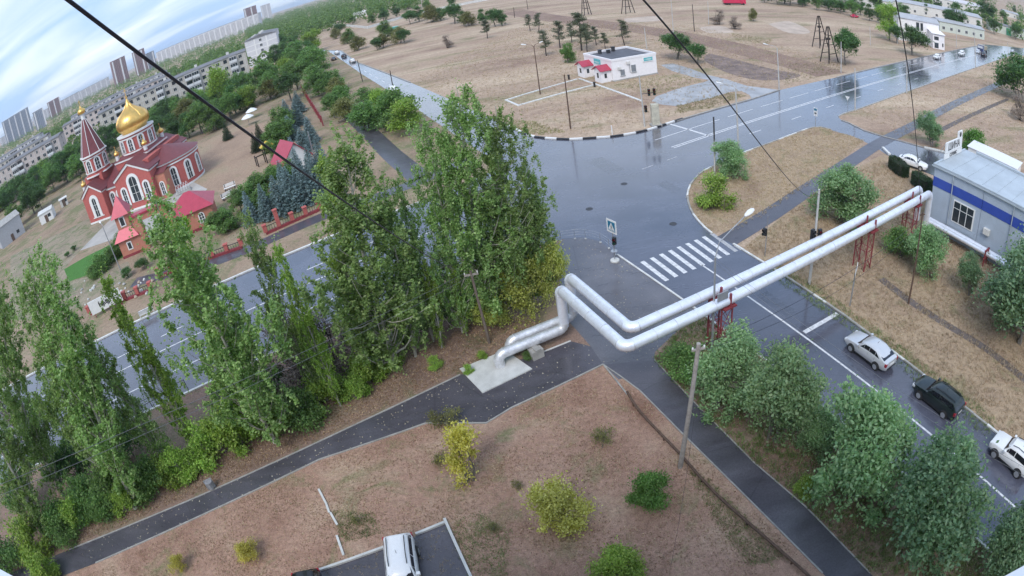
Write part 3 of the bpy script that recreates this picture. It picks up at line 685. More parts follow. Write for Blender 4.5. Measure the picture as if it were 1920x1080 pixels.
mb = MB(); mb.lathe([(.05, 0), (.28, .15), (.28, .35), (.05, .5)], 10, c=(DX, DY, 21.1)); cross_mesh(mb, 21.5, 1.2, 0, (DX, DY)); mb.build('cross', GOLD, d)
mb = MB()
for k in range(14):
    t = 2*math.pi*k/14; pts = [(DX+(r+.015)*math.cos(t), DY+(r+.015)*math.sin(t), 14.0+z*.98) for r, z in onion[1:-2]]; mb.tube(pts, .035, 4)
mb.build_each('dome_rib', GOLD, d)
def cupola(x, y, z, s=1.0):
    c = MB().lathe([(.45*s, 0), (.45*s, 1.3*s)], 8, c=(x, y, z)).build('cupola_drum', WHITE, CH)
    mb = MB().lathe([(r*.17*s, q*.19*s) for r, q in onion], 14, c=(x, y, z+1.3*s)); cross_mesh(mb, z+1.3*s+1.3*s, .55*s, 0, (x, y)); mb.build('cupola_dome', GOLD, c, True)
for x, y, z in ((DX-4.0, DY-4.0, 9.4), (DX+4.0, DY-4.0, 9.4), (DX-4.0, DY+4.0, 9.4), (DX+4.0, DY+4.0, 9.4), (.9, 1.0, 6.9), (5.4, 12.2, 6.9)): cupola(x, y, z)
# bell tower
TX, TY, A8 = 2.2, 6.4, math.pi/8
MB().box(TX-2.7, TX+2.7, TY-2.7, TY+2.7, 5.5, 9.2).build('tower_base', BRICK, CH)
MB().lathe([(3.1, 9.0), (3.1, 13.3)], 8, c=(TX, TY, 0), a0=A8).build('belfry', BRICK, CH)
mb = MB()
for z, e, h in ((8.85, .55, .25), (9.7, .2, .2), (12.75, .2, .2), (13.3, .5, .3)): mb.lathe([(3.1+e, z), (3.1+e, z+h)], 8, c=(TX, TY, 0), a0=A8)
mb.build_each('cornice', WHITE, CH)
for k in range(8):
    t = math.radians(-90+45*k); rr = 3.1*math.cos(A8); arch_window(CH, wallM(Vector((TX+rr*math.cos(t), TY+rr*math.sin(t), 10.0)), t), 1.0, 2.5, .34)
tent = MB().lathe([(3.2, 13.6), (.55, 21.2)], 8, c=(TX, TY, 0), a0=A8).build('tent_roof', ROOFR, CH)
mb = MB()
for k in range(8):
    t = A8+2*math.pi*k/8; mb.tube([(TX+3.22*math.cos(t), TY+3.22*math.sin(t), 13.6), (TX+.57*math.cos(t), TY+.57*math.sin(t), 21.2)], .09, 4)
mb.build_each('tent_rib', WHITE, tent)
c = MB().lathe([(.5, 21.2), (.5, 22.6)], 8, c=(TX, TY, 0)).build('cupola_drum', WHITE, CH); mb = MB().lathe([(r*.26, q*.26) for r, q in onion], 14, c=(TX, TY, 22.5)); cross_mesh(mb, 24.3, .8, 0, (TX, TY)); mb.build('cupola_dome', GOLD, c, True)
# stair railing by the side porch
st_ = thing('porch_stair', 'arched white railings over the church side stair', 'stair', tuple(G(345,362)), .4)
for k in range(5):
    MB().tube([(-1.4+.55*k, .0, 0), (-1.4+.55*k, .1, 1.2), (-1.2+.55*k, .6, 1.9), (-1.0+.55*k, 1.3, 1.2), (-1.0+.55*k, 1.4, 0)], .045, 5).build('rail_hoop', WHITE, st_)
MB().box(-1.6, 1.6, -.3, 1.6, 0, .3).box(-1.4, 1.4, 0, 1.4, .3, .55).build('steps', CONC, st_)

# ------------------------------------------------------------------ gate house, lodge and other church yard buildings
def hip_house(name, label, cat, c, w, d, ze, zr, ang, wallm, roofm, over=.4, plinth=None, windows=(), ridge=0.0, loc_only=False):
    t = thing(name, label, cat, (c[0], c[1], 0), ang)
    MB().box(-w/2, w/2, -d/2, d/2, 0, ze).build('wall', wallm, t)
    e = over; rr = ridge/2; mb = MB()
    vs = [(-w/2-e, -d/2-e, ze-.05), (w/2+e, -d/2-e, ze-.05), (w/2+e, d/2+e, ze-.05), (-w/2-e, d/2+e, ze-.05), (-rr, 0, zr), (rr, 0, zr)]
    mb.add(vs, [(0, 1, 5, 4), (1, 2, 5), (2, 3, 4, 5), (3, 0, 4), (3, 2, 1, 0)]); mb.build('roof', roofm, t)
    if plinth: MB().box(-w/2-.06, w/2+.06, -d/2-.06, d/2+.06, 0, .45).build('plinth', plinth, t)
    for (x, y, z, a, ww, hh) in windows: arch_window(t, wallM(Vector((x, y, z)), a), ww, hh, .16, 'window')
    return t
gw = G(395,425)
lodge = hip_house('lodge', 'low brick lodge with a crimson pyramid roof beside the church', 'lodge', G(365,437).lerp(G(375,408), .5), 7.0, 6.0, 3.2, 5.6, math.radians(20), BRICKO, ROOFP, .5, REDM, [(-1.6, -3, 1.0, F, .7, 1.5), (1.6, -3, 1.0, F, .7, 1.5)], 1.0)
gt = G(255,470)
t = thing('gate_tower', 'slim brick gate turret with two crimson pyramid roofs in front of the church', 'turret', (gt.x, gt.y, 0), math.radians(15))
MB().box(-1.9, 1.9, -1.7, 1.7, 0, 3.0).build('wall', BRICKO, t); MB().box(-1.98, 1.98, -1.78, 1.78, 0, .4).build('plinth', REDM, t)
mb = MB(); mb.add([(-2.4, -2.2, 2.9), (2.4, -2.2, 2.9), (2.4, 2.2, 2.9), (-2.4, 2.2, 2.9), (-1.25, -1.15, 4.4), (1.25, -1.15, 4.4), (1.25, 1.15, 4.4), (-1.25, 1.15, 4.4)], [(0, 1, 5, 4), (1, 2, 6, 5), (2, 3, 7, 6), (3, 0, 4, 7)]); mb.build('roof', ROOFP, t)
MB().box(-1.2, 1.2, -1.1, 1.1, 4.0, 6.6).build('upper_wall', BRICKO, t)
mb = MB(); mb.add([(-1.7, -1.6, 6.5), (1.7, -1.6, 6.5), (1.7, 1.6, 6.5), (-1.7, 1.6, 6.5), (0, 0, 9.6)], [(0, 1, 4), (1, 2, 4), (2, 3, 4), (3, 0, 4)]); mb.build('upper_roof', ROOFP, t)
for (x, y, z, a, w_, h_) in ((0, -1.1, 4.9, F, .7, 1.3), (0, -1.7, 1.2, F, .6, 1.0)):
    M = wallM(Vector((x, y, z)), a); o = MB().box(-w_/2-.18, w_/2+.18, 0, .08, -.18, h_+.18, M=M).build('window', WHITE, t); MB().box(-w_/2, w_/2, .08, .1, 0, h_, M=M).build('pane', GLASS, o)
# gate arch piers between turret and lodge
gp_ = G(300,455)
t = thing('church_gate', 'orange brick gateway between the turret and the lodge', 'gate', (gp_.x, gp_.y, 0), math.radians(18))
for x in (-2.4, 2.4): MB().box(x-.7, x+.7, -.7, .7, 0, 4.6).build('pier', BRICKO, t)
MB().box(-3.1, 3.1, -.6, .6, 4.6, 5.6).build('lintel', BRICKO, t); MB().box(-3.3, 3.3, -.8, .8, 5.6, 5.85).build('coping', ROOFP, t)
# chapel kiosk with crimson gable roof and white walls (right of the church)
kx = G(552,318)
t = thing('kiosk', 'small white hut with a steep crimson gable roof in the church garden', 'hut', (kx.x, kx.y, 0), math.radians(38))
mb = MB(); f = [(-2.6, 0), (2.6, 0), (2.6, 2.0), (0, 5.0), (-2.6, 2.0)]
mb.add([(x, -2.6, z) for x, z in f]+[(x, 2.6, z) for x, z in f], [(0, 1, 2, 3, 4), (9, 8, 7, 6, 5), (1, 6, 7, 2), (0, 4, 9, 5)]); mb.build('wall', WHITE, t)
mb = MB()
for sx in (-1, 1): mb.add([(0, -3.0, 5.2), (sx*3.1, -3.0, 1.75), (sx*3.1, 3.0, 1.75), (0, 3.0, 5.2), (0, -3.0, 5.05), (sx*3.1, -3.0, 1.6), (sx*3.1, 3.0, 1.6), (0, 3.0, 5.05)], [(0, 1, 2, 3), (7, 6, 5, 4), (0, 4, 5, 1), (1, 5, 6, 2), (2, 6, 7, 3)])
mb.build('roof', ROOFP, t)
# red pipe-frame arcade (row of red railings) towards the far street
ra, rb = G(567,172), G(606,236); dd = (rb-ra); n = 12
t = thing('red_railing', 'row of red painted railing frames beside the garden conifers', 'railing', (ra.x, ra.y, 0), math.atan2(dd.y, dd.x))
L = dd.length
for k in range(n+1):
    x = L*k/n; MB().box(x-.12, x+.12, -.12, .12, 0, 2.3).build('post', REDM, t)
    if k < n:
        mb = MB(); mb.box(x+.12, x+L/n-.12, -.05, .05, 2.0, 2.25); mb.box(x+.12, x+L/n-.12, -.05, .05, .3, .45)
        for q in range(4): mb.box(x+L/n*(q+1)/5-.03, x+L/n*(q+1)/5+.03, -.03, .03, .45, 2.0)
        mb.build('panel', REDM, t)
# red churchyard fence along the left street
def red_fence(label, a, b, n, h=1.0, tall=()):
    dd = b-a; t = thing('churchyard_fence', label, 'fence', (a.x, a.y, 0), math.atan2(dd.y, dd.x)); L = dd.length
    MB().box(0, L, -.18, .18, 0, .35).build('base', REDM, t)
    for k in range(n+1):
        x = L*k/n; hh = 2.6 if k in tall else h+.2; MB().box(x-.25, x+.25, -.25, .25, .35, hh).box(x-.32, x+.32, -.32, .32, hh, hh+.12).build('pier', BRICK, t)
        if k < n:
            mb = MB()
            for q in range(int(L/n/.35)): xx = x+.3+q*.35; mb.box(xx-.02, xx+.02, -.02, .02, .35, h)
            mb.box(x+.25, x+L/n-.25, -.03, .03, h-.1, h-.02); mb.build('railing', DARKM, t)
red_fence('red based iron fence of the churchyard in front of the blue spruces', G(500,440), G(600,395), 4, 1.1, (1,))
red_fence('red based iron fence of the churchyard below the lodge', G(300,520), G(455,465), 6, 1.0)
red_fence('red based iron fence of the churchyard at the gate turret', G(170,590), G(285,545), 5, 1.0)
# sign boards, benches, playground, small sheds round the church
t = thing('notice_board', 'white slanted board on short legs by the left street', 'board', tuple(G(205,583)), math.radians(25))
MB().box(-2.6, 2.6, -.08, .08, .5, 2.3).build('panel', WHITE, t); 
for x in (-2.2, 2.2): MB().box(x-.06, x+.06, -.05, .05, 0, .5).build('leg', REDM, t)
mb = MB()
for i in range(9): x = -1.0+i*.22; mb.add([(x, -.1, 1.0+.25*math.sin(i*1.7)), (x+.16, -.1, 1.1), (x+.12, -.1, 1.7+.3*math.cos(i*2.3)), (x-.05, -.1, 1.6)], [(0, 1, 2, 3)])
mb.build('emblem', BLACKP, t)
t = thing('kerb_sign', 'white framed sign plate lying on the kerb of the left street', 'sign', tuple(G(278,594)), math.radians(25))
mb = MB(); mb.box(-1.0, 1.0, -.05, .05, .5, .6); mb.box(-1.0, 1.0, -.05, .05, 1.0, 1.1); 
for x in (-1, -.05, .95): mb.box(x, x+.08, -.05, .05, 0, 1.1)
mb.build('frame', WHITE, t); MB().box(-.9, .9, -.02, .02, .6, 1.0).build('plate', OFFW, t)
pg = G(500,305)
t = thing('play_structure', 'yellow and black timber play frame on the dry meadow', 'play frame', (pg.x, pg.y, 0), .6)
for x in (-1.8, 0, 1.8):
    for y in (-.7, .7): MB().box(x-.09, x+.09, y-.09, y+.09, 0, 3.0 if x > -1 else 2.0).build('post', DWOOD, t)
MB().box(-1.9, 1.9, -.09, .09, 1.7, 1.9).build('beam', DWOOD, t); mb = MB(); mb.add([(-.4, -1.1, 3.0), (2.2, -1.1, 3.0), (2.2, 1.1, 3.0), (-.4, 1.1, 3.0), (.9, 0, 4.0)], [(0, 1, 4), (1, 2, 4), (2, 3, 4), (3, 0, 4)]); mb.build('roof', mat('yellow_paint', (.75, .5, .06), .5), t)
for i, (px, py) in enumerate(((432,355),(428,372),(447,368))):
    p = G(px, py); t = thing('garden_bench', ['white slatted garden bench nearest the church apse', 'white slatted garden bench closest to the lodge roof', 'white slatted garden bench nearest the conifers'][i], 'bench', (p.x, p.y, 0), .3+i*.5, 'white garden benches')
    for k in range(4): MB().box(-1.1, 1.1, -.3+k*.16, -.18+k*.16, .42, .48).build('seat_slat', WHITE, t)
    for k in range(3): MB().box(-1.1, 1.1, .36, .42, .6+k*.18, .72+k*.18).build('back_slat', WHITE, t)
    for x in (-.9, .9): MB().box(x-.05, x+.05, -.3, .4, 0, .42).box(x-.05, x+.05, .33, .42, .42, 1.2).build('leg', DARKM, t)
for i, (px, py) in enumerate(((475,222),(468,235))):
    p = G(px, py); t = thing('parasol', ['white garden parasol by the tree line, the farther of two', 'white garden parasol by the tree line, the nearer of two'][i], 'parasol', (p.x, p.y, 0), 0, 'white garden parasols')
    MB().tube([(0, 0, 0), (0, 0, 2.4)], .05, 6).build('pole', STEEL, t); MB().lathe([(1.8, 2.2), (1.0, 2.75), (.05, 3.1)], 8).build('canopy', WHITE, t)
def shed(name, label, px, py, w, d, h, ang, wm, rm, gable=.6, door=True):
    p = G(px, py); t = thing(name, label, 'shed', (p.x, p.y, 0), ang); MB().box(-w/2, w/2, -d/2, d/2, 0, h).build('wall', wm, t); e = .25; mb = MB()
    for sy in (-1, 1): mb.add([(-w/2-e, 0, h+gable), (w/2+e, 0, h+gable), (w/2+e, sy*(d/2+e), h-.02), (-w/2-e, sy*(d/2+e), h-.02)], [(0, 1, 2, 3)])
    mb.build('roof', rm, t); mb = MB(); mb.add([(-w/2, -d/2+.01, h), (-w/2, d/2-.01, h), (-w/2, 0, h+gable-.03)], [(0, 1, 2)]); mb.add([(w/2, -d/2+.01, h), (w/2, d/2-.01, h), (w/2, 0, h+gable-.03)], [(0, 1, 2)]); mb.build_each('gable', wm, t)
    if door: MB().box(-.5, .5, -d/2-.05, -d/2+.02, 0, 2.0).build('door', mat('door_brown', (.12, .08, .06), .6), t)
    MB().box(w/4-.5, w/4+.5, -d/2-.04, -d/2+.02, 1.1, 2.0).build('window', GLASS, t); return t
shed('shed', 'small white shed with open porch left of the church', 92, 412, 4.5, 4, 2.8, .5, WHITE, CONCL)
shed('shed', 'tiny pale shed under the trees left of the church', 122, 385, 2.4, 2.4, 2.2, .7, OFFW, OFFW, .3)
shed('outbuilding', 'two storey grey gabled outbuilding behind the leftmost poplars', 22, 450, 9, 7, 5.6, 1.05, mat('grey_render', (.42, .43, .45), .8, var=.1), CONC, 1.2)

# rock garden by the left street
rk = G(190,560); t = thing('rockery', 'rock garden of pale stones below the church lawn', 'rockery', (rk.x, rk.y, 0)); gg = random.Random(4); rm = []
for k in range(4):
    mb = MB(); vs = []
    for zz, rr in ((0, .8), (.35, 1.0), (.75, .7), (.95, .25)):
        for q in range(7): a_ = 6.283*q/7; r_ = rr*gg.uniform(.75, 1.2); vs.append((math.cos(a_)*r_*.45, math.sin(a_)*r_*.38, zz*.5))
    mb.add(vs, [(i*7+q, i*7+(q+1) % 7, (i+1)*7+(q+1) % 7, (i+1)*7+q) for i in range(3) for q in range(7)]+[tuple(21+q for q in range(7))]); rm.append(mb.mesh('stone', [CONCL, CONC, mat('tan_stone', (.42, .34, .26), .9, var=.2), OFFW][k]))
for k in range(38):
    p = G(gg.uniform(120, 300), 0 or 1000) if False else G(140+gg.random()*150, 578-(gg.random()*38)-gg.random()*20)
    link('stone', rm[k % 4], t, (p.x-rk.x, p.y-rk.y, 0), gg.uniform(0, 6), gg.uniform(.35, .8))
# ------------------------------------------------------------------ white shop
sF, sR, sL = G(1150.6,153.5), G(1233,138), G(1089,140)
ang = math.atan2((sR-sF).y, (sR-sF).x); wx = (sR-sF).length; wy = (sL-sF).length*.98
SH = thing('shop', 'white flat roofed shop with two crimson porch roofs', 'shop', (sF.x, sF.y, 0), ang)
SWH = mat('bright_white_render', (.80, .78, .79), .7, var=.05); hS = 4.5
MB().box(0, wx, 0, wy, 0, hS-.45).build('wall', SWH, SH)
mb = MB(); mb.box(-.08, wx+.08, -.08, .22, hS-.45, hS); mb.box(-.08, wx+.08, wy-.22, wy+.08, hS-.45, hS); mb.box(-.08, .22, .22, wy-.22, hS-.45, hS); mb.box(wx-.22, wx+.08, .22, wy-.22, hS-.45, hS); mb.build('parapet', SWH, SH)
MB().box(.22, wx-.22, .22, wy-.22, hS-.45, hS-.4).build('roof', mat('roofing_felt', (.085, .085, .10), .6, var=.3, scale=.6), SH)
for x, y, h in ((3, wy-1.5, .8), (4.6, wy-2.2, .6), (6.4, wy-1.2, .9)): MB().box(x-.3, x+.3, y-.3, y+.3, hS-.4, hS+h-.4).box(x-.4, x+.4, y-.4, y+.4, hS+h-.4, hS+h-.3).build('roof_vent', DARKM, SH)
MB().box(-.1, wx+.1, -.1, wy+.1, 0, .25).build('plinth', CONC, SH)
def shop_win(x, z, w, h):
    o = MB().box(x-w/2, x+w/2, -.06, .02, z, z+h).build('window', WHITE, SH); MB().box(x-w/2+.1, x+w/2-.1, -.075, -.06, z+.1, z+h-.1).build('pane', GLASSB, o)
    mb = MB(); 
    for q in range(5): mb.box(x-w/2+.1+(w-.2)*q/4-.02, x-w/2+.1+(w-.2)*q/4+.02, -.12, -.08, z+.05, z+h-.05)
    mb.box(x-w/2-.05, x+w/2+.05, -.16, -.02, z-.08, z); mb.build('grille', STEEL, o)
shop_win(2.2, .9, 1.1, 1.3); shop_win(4.8, 1.2, 1.2, 1.6)
TEAL = mat('teal_sign', (.10, .45, .48), .5, var=.1)
o = MB().box(7.2, 9.6, -.14, -.01, 2.9, 3.9).build('sign', WHITE, SH); MB().box(7.35, 9.45, -.16, -.14, 3.05, 3.75).build('sign_panel', TEAL, o)
mb = MB(); mb.box(7.9, 9.2, -.175, -.162, 3.42, 3.5); mb.box(7.9, 9.0, -.175, -.162, 3.25, 3.32); mb.lathe([(.16, -.01), (.16, .01)], 8, c=(7.62, -.168, 3.4)); mb.build('sign_lettering', WHITE, o)
for x, z in ((3.6, 3.1), (1.5, 2.3)): MB().box(x-.35, x+.35, -.35, -.05, z, z+.5).build('air_conditioner', OFFW, SH)
MB().box(3.9, 3.98, -.1, -.02, 1.2, 3.2).build('conduit', STEEL, SH)
for k, y in enumerate((1.9, wy-2.0)):
    p = MB().box(-2.2, 0, y-1.3, y+1.3, 0, 2.5).build('porch', SWH, SH); mb = MB()
    for sy in (-1, 1): mb.add([(-2.6, y, 3.4), (.0, y, 3.4), (.0, y+sy*1.7, 2.45), (-2.6, y+sy*1.7, 2.45), (-2.6, y, 3.3), (.0, y, 3.3), (.0, y+sy*1.7, 2.35), (-2.6, y+sy*1.7, 2.35)], [(0, 1, 2, 3), (7, 6, 5, 4), (0, 4, 7, 3), (2, 6, 7, 3)])
    mb.build('porch_roof', ROOFP, p); MB().poly([(-2.19, y-1.3, 2.5), (-2.19, y+1.3, 2.5), (-2.19, y, 3.25)]).build('porch_gable', SWH, p); MB().box(-2.24, -2.2, y-.3, y+.3, .9, 1.9).build('porch_window', GLASS, p); MB().box(-1.5, -1.0, y-1.35, y-1.3, .9, 1.8).build('porch_window', GLASS, p)
o = MB().box(-.12, -.01, wy/2-1.2, wy/2+1.2, 2.9, 3.9).build('sign', TEAL, SH); MB().box(-.14, -.125, wy/2-.8, wy/2+.9, 3.3, 3.4).box(-.14, -.125, wy/2-.8, wy/2+.5, 3.1, 3.18).build('sign_lettering', WHITE, o)
mw = MB().box(-.06, .02, wy/2-.7, wy/2+.7, .9, 2.2).build('window', WHITE, SH); MB().box(-.08, -.06, wy/2-.6, wy/2+.6, 1.0, 2.1).build('pane', GLASSB, mw)
# low white edging in front of the shop
for i, (a, b, lab) in enumerate((((950,188), (1082,149), 'long low white edging kerb left of the shop, the farther of two'), ((973,198), (1113,160), 'long low white edging kerb left of the shop, the nearer of two'), ((948,188), (973,199), 'short low white edging kerb joining the two long ones'), ((1086,148), (1203,190), 'long low white edging kerb running from the shop corner to the traffic light'))):
    A, B = G(*a), G(*b); d = B-A; o = MB().box(0, d.length, -.2, .2, 0, .16).build('edging_kerb', KERBW, loc=(A.x, A.y, 0)); o.rotation_euler.z = math.atan2(d.y, d.x); tag(o, lab, 'kerb', 'white edging kerbs by the shop')
for i, (px, py) in enumerate(((1067,149), (1115,163))):
    p = G(px, py); o = MB().box(-.18, .18, -.18, .18, 0, .9).box(-.24, .24, -.24, .24, .9, 1.0).build('dark_bollard', BLACKP, loc=tuple(p)); tag(o, ['short black post at the far corner of the shop edging', 'short black post at the near corner of the shop edging'][i], 'post', 'black posts by the shop')

# ------------------------------------------------------------------ grey building with the blue band
gB = Vector((44.6, 42.3, 0)); fdir = math.radians(-70.5)
P0 = G(1754,308,7.0); P1 = G(1809,281,7.0); P2 = G(1860,359,7.0)
fd = (P2-P0).normalized(); 
GBd = thing('grey_building', 'pale grey panel building with a blue band and a rooftop sign', 'building', (P0.x, P0.y, 0), math.atan2(fd.y, fd.x))
gl, gd, gh = 34.0, (P1-P0).length*1.02, 7.0
GPAN = mat('pale_grey_panel', (.39, .45, .53), .55, var=.07, scale=1.0); BLUE = mat('blue_panel', (.035, .075, .36), .5, var=.1)
MB().box(0, gl, 0, gd, 0, gh-.1).build('wall', GPAN, GBd)
mb = MB(); k = 0
xs = [0, 2.6, 6.6, 10.6, 14.6, 18.6, 22.6, 26.6, 30.6, 34]
for a, b in zip(xs[:-1], xs[1:]):
    MB().box(a+.03, b-.03, -.09, -.01, 5.75, 6.75).build('fascia_panel', GPAN, GBd); MB().box(a+.02, b-.02, -.11, -.01, 4.75, 5.75).build('blue_panel', BLUE, GBd)
    MB().box(a+.03, b-.03, -.07, -.01, .5, 4.72).build('wall_panel', GPAN, GBd)
MB().box(-.1, -.01, .05, gd-.05, 4.75, 5.75).build('blue_panel', BLUE, GBd)
GROOF = mat('sheet_metal_roof', (.45, .50, .54), .5, .2, var=.12, scale=.4)
mb = MB(); mb.box(-.15, gl+.1, -.15, gd+.15, gh-.1, gh); mb.box(-.18, gl, -.18, .05, gh, gh+.12); mb.box(-.18, .05, .05, gd, gh, gh+.12); mb.build('roof', GROOF, GBd)
mb = MB()
for k in range(1, 17): mb.box(k*2, k*2+.05, .1, gd-.1, gh, gh+.04)
mb.build_each('roof_seam', GROOF, GBd)
MB().box(1.5, gl, gd+.2, gd+.6, gh-.4, gh+.25).build('rear_parapet', GROOF, GBd)
w_ = MB().box(3.0, 5.9, -.14, -.06, 2.0, 4.35).build('window', WHITE, GBd)
for i in range(3): MB().box(3.12+i*.9, 3.92+i*.9, -.155, -.14, 2.12, 3.5).build('pane', GLASS, w_); MB().box(3.12+i*.9, 3.92+i*.9, -.155, -.14, 3.58, 4.23).build('pane', GLASS, w_)
MB().box(2.6, 6.3, -.1, -.05, 1.4, 1.98).build('sill_panel', GPAN, GBd)
w2 = MB().box(12, 15, -.14, -.06, 2.0, 4.35).build('window', WHITE, GBd)
for i in range(3): MB().box(12.12+i*.95, 12.97+i*.95, -.155, -.14, 2.12, 3.5).build('pane', GLASS, w2); MB().box(12.12+i*.95, 12.97+i*.95, -.155, -.14, 3.58, 4.23).build('pane', GLASS, w2)
for x in (2.6, 10.6, 18.6): MB().tube([(x, -.2, 0), (x, -.2, gh-.1)], .06, 8).build('downpipe', GROOF, GBd)
MB().box(-.3, gl, -.3, -.19, gh-.2, gh-.06).build('gutter', GROOF, GBd)
MB().box(7.4, 8.2, -.5, -.1, 2.6, 3.2).build('air_conditioner', OFFW, GBd)
# rooftop lettering in two rows
RS = thing('rooftop_sign', 'white rooftop sign with two rows of dark letters on the grey building', 'sign', tuple(P0+(P1-P0)*.28+Vector((0, 0, 0))-Vector((0, 0, 7))+Vector((0, 0, 7.12))), math.atan2((P1-P0).y, (P1-P0).x))
sl_ = (P1-P0).length*.56
MB().box(0, sl_, -.08, .06, .55, 1.75).build('upper_board', WHITE, RS); MB().box(-.2, sl_+.1, -.1, .04, -.05, .5).build('lower_board', WHITE, RS)
MB().box(sl_*.72, sl_*.98, -.08, .06, 1.75, 2.5).build('emblem_board', WHITE, RS)
for k in range(4): MB().bar((sl_*k/3, .02, 0), (sl_*k/3, 1.0, 0), .05).bar((sl_*k/3, 1.0, 0), (sl_*k/3, .06, 1.6), .05).build('strut', STEEL, RS)
def text_obj(name, s, size, M, m, parent, ext=.015, align='CENTER'):
    cu = bpy.data.curves.new(name, 'FONT'); cu.body = s; cu.size = size; cu.extrude = ext; cu.align_x = align; cu.align_y = 'CENTER'
    o = bpy.data.objects.new(name, cu); COL.objects.link(o); bpy.context.view_layer.update()
    dg = bpy.context.evaluated_depsgraph_get(); me = bpy.data.meshes.new_from_object(o.evaluated_get(dg)); bpy.data.objects.remove(o)
    me.materials.clear(); me.materials.append(m); me.transform(M); r = link(name, me, parent); return r
RXm = Matrix.Rotation(math.pi/2, 4, 'X')
text_obj('lettering', 'ШИНА', 1.15, Matrix.Translation((sl_*.48, -.1, 1.15)) @ RXm, BLACKP, RS)
text_obj('lettering', 'СЕРВИС', .55, Matrix.Translation((sl_*.46, -.12, .22)) @ RXm, BLACKP, RS)
MB().lathe([(.28, -.02), (.28, .02)], 12).build('emblem', BLACKP, RS, loc=(sl_*.85, -.1, 2.1)).rotation_euler = (math.pi/2, 0, 0)
# white lean-to shed behind it
wt = thing('lean_to', 'white flat sided trailer shed behind the grey building', 'shed', tuple(G(1862,322)), math.atan2(fd.y, fd.x)+.0)
MB().box(-4.5, 4.5, -1.4, 1.4, 0, 2.5).build('wall', WHITE, wt); mb = MB(); mb.add([(-4.7, -1.6, 2.48), (4.7, -1.6, 2.48), (4.7, 1.6, 2.9), (-4.7, 1.6, 2.9)], [(0, 1, 2, 3)]); mb.build('roof', mat('bright_sheet', (.72, .72, .74), .5, var=.05), wt)
# low twin pipes on the ground along its wall
for i, off in enumerate((0.0, .62)):
    oo = Vector((fd.y, -fd.x, 0))*(1.25-off) if Vector((fd.y, -fd.x, 0)).dot(P0) < 0 else Vector((-fd.y, fd.x, 0))*(1.25-off); a = V3(P0, 0)+fd*.5+oo+Vector((0, 0, 0)); b = a+fd*11.5; t = thing('low_heating_pipe', ['silver low heating pipe along the grey building, farther from its wall', 'silver low heating pipe along the grey building, nearer its wall'][i], 'pipe', (a.x, a.y, 0))
    r_ = MB().tube([Vector((0, 0, 1.2)), b-a+Vector((0, 0, 1.2))], .26, 14).build('pipe_run', SILV, t, True); mb = MB(); d = (b-a)
    for k in range(8): c_ = d*(k/7)+Vector((0, 0, 1.2)); mb.tube([c_-d.normalized()*.025, c_+d.normalized()*.025], .268, 14)
    mb.build_each('seam', SILV, r_, True)
q = G(1845,497); t = thing('pipe_stand', 'short red stand holding the low silver pipes', 'stand', (q.x, q.y, 0), math.radians(20))
for x in (-.5, .5): MB().box(x-.07, x+.07, -.07, .07, 0, 1.75).build('leg', REDM, t)
MB().box(-.7, .7, -.08, .08, .8, .94).box(-.62, .62, -.09, .09, 1.62, 1.75).build('cross_beam', REDM, t)
# ------------------------------------------------------------------ cars
TYRE = mat('tyre_rubber', (.02, .02, .021), .8, var=.1); RIM = mat('alloy_rim', (.55, .56, .58), .35, .7, var=.1); TRIMK = mat('black_plastic', (.02, .02, .022), .55, var=.1)
CARG = mat('car_glass', (.012, .013, .02), .04, var=.05, spec=.9); LAMPG = mat('headlamp_glass', (.62, .64, .66), .15, var=.05); TAIL = mat('tail_lamp', (.32, .012, .02), .2, var=.05); PLATE = mat('number_plate', (.7, .7, .68), .5, var=.03)
def paint(name, c, metal=.0): return mat(name, c, .28, metal, .03, 1.0, coat=.6)
STY = {
 # x from nose to tail: (x, half width, belt z, sill z); cabin stations (x, z roof, inset) ; wheels
 'sedan': dict(L=4.45, W=.87, body=[(2.22,.60,.55,.42),(2.15,.74,.66,.28),(1.8,.84,.78,.22),(1.1,.87,.88,.2),(.55,.88,.93,.2),(-.6,.88,.97,.2),(-1.35,.87,1.0,.22),(-1.95,.82,.98,.26),(-2.18,.74,.93,.32),(-2.23,.62,.66,.42)], cab=[(.95,.90),(.18,1.38),(-.35,1.45),(-.95,1.42),(-1.9,1.0)], roof=(1,3), wb=(1.32,-1.28), r=.31),
 'wagon': dict(L=4.4, W=.86, body=[(2.2,.62,.6,.45),(2.12,.76,.72,.3),(1.75,.84,.83,.24),(1.0,.86,.93,.22),(.4,.87,.97,.22),(-1.2,.87,1.0,.22),(-2.0,.84,1.0,.28),(-2.18,.80,.98,.34),(-2.22,.72,.7,.42)], cab=[(.95,.94),(.35,1.42),(-.4,1.5),(-1.75,1.46),(-2.12,1.0)], roof=(1,3), wb=(1.3,-1.25), r=.32),
 'suv': dict(L=4.1, W=.86, body=[(2.05,.62,.68,.48),(1.98,.76,.84,.36),(1.7,.84,.96,.32),(.95,.86,1.04,.3),(.3,.87,1.08,.3),(-1.2,.87,1.1,.3),(-1.85,.85,1.1,.36),(-2.02,.82,1.06,.4),(-2.06,.74,.8,.46)], cab=[(.75,1.06),(.3,1.58),(-.3,1.68),(-1.7,1.66),(-1.98,1.12)], roof=(1,3), wb=(1.24,-1.2), r=.35),
}
def loft(mb, secs, mi=0, close=True):
    n = len(secs[0]); b = []
    for s_ in secs: b += s_
    fs = [(i*n+k, i*n+(k+1) % n, (i+1)*n+(k+1) % n, (i+1)*n+k) for i in range(len(secs)-1) for k in range(n)]
    if close: fs += [tuple(range(n)), tuple(reversed([(len(secs)-1)*n+k for k in range(n)]))]
    mb.add(b, fs, mi)
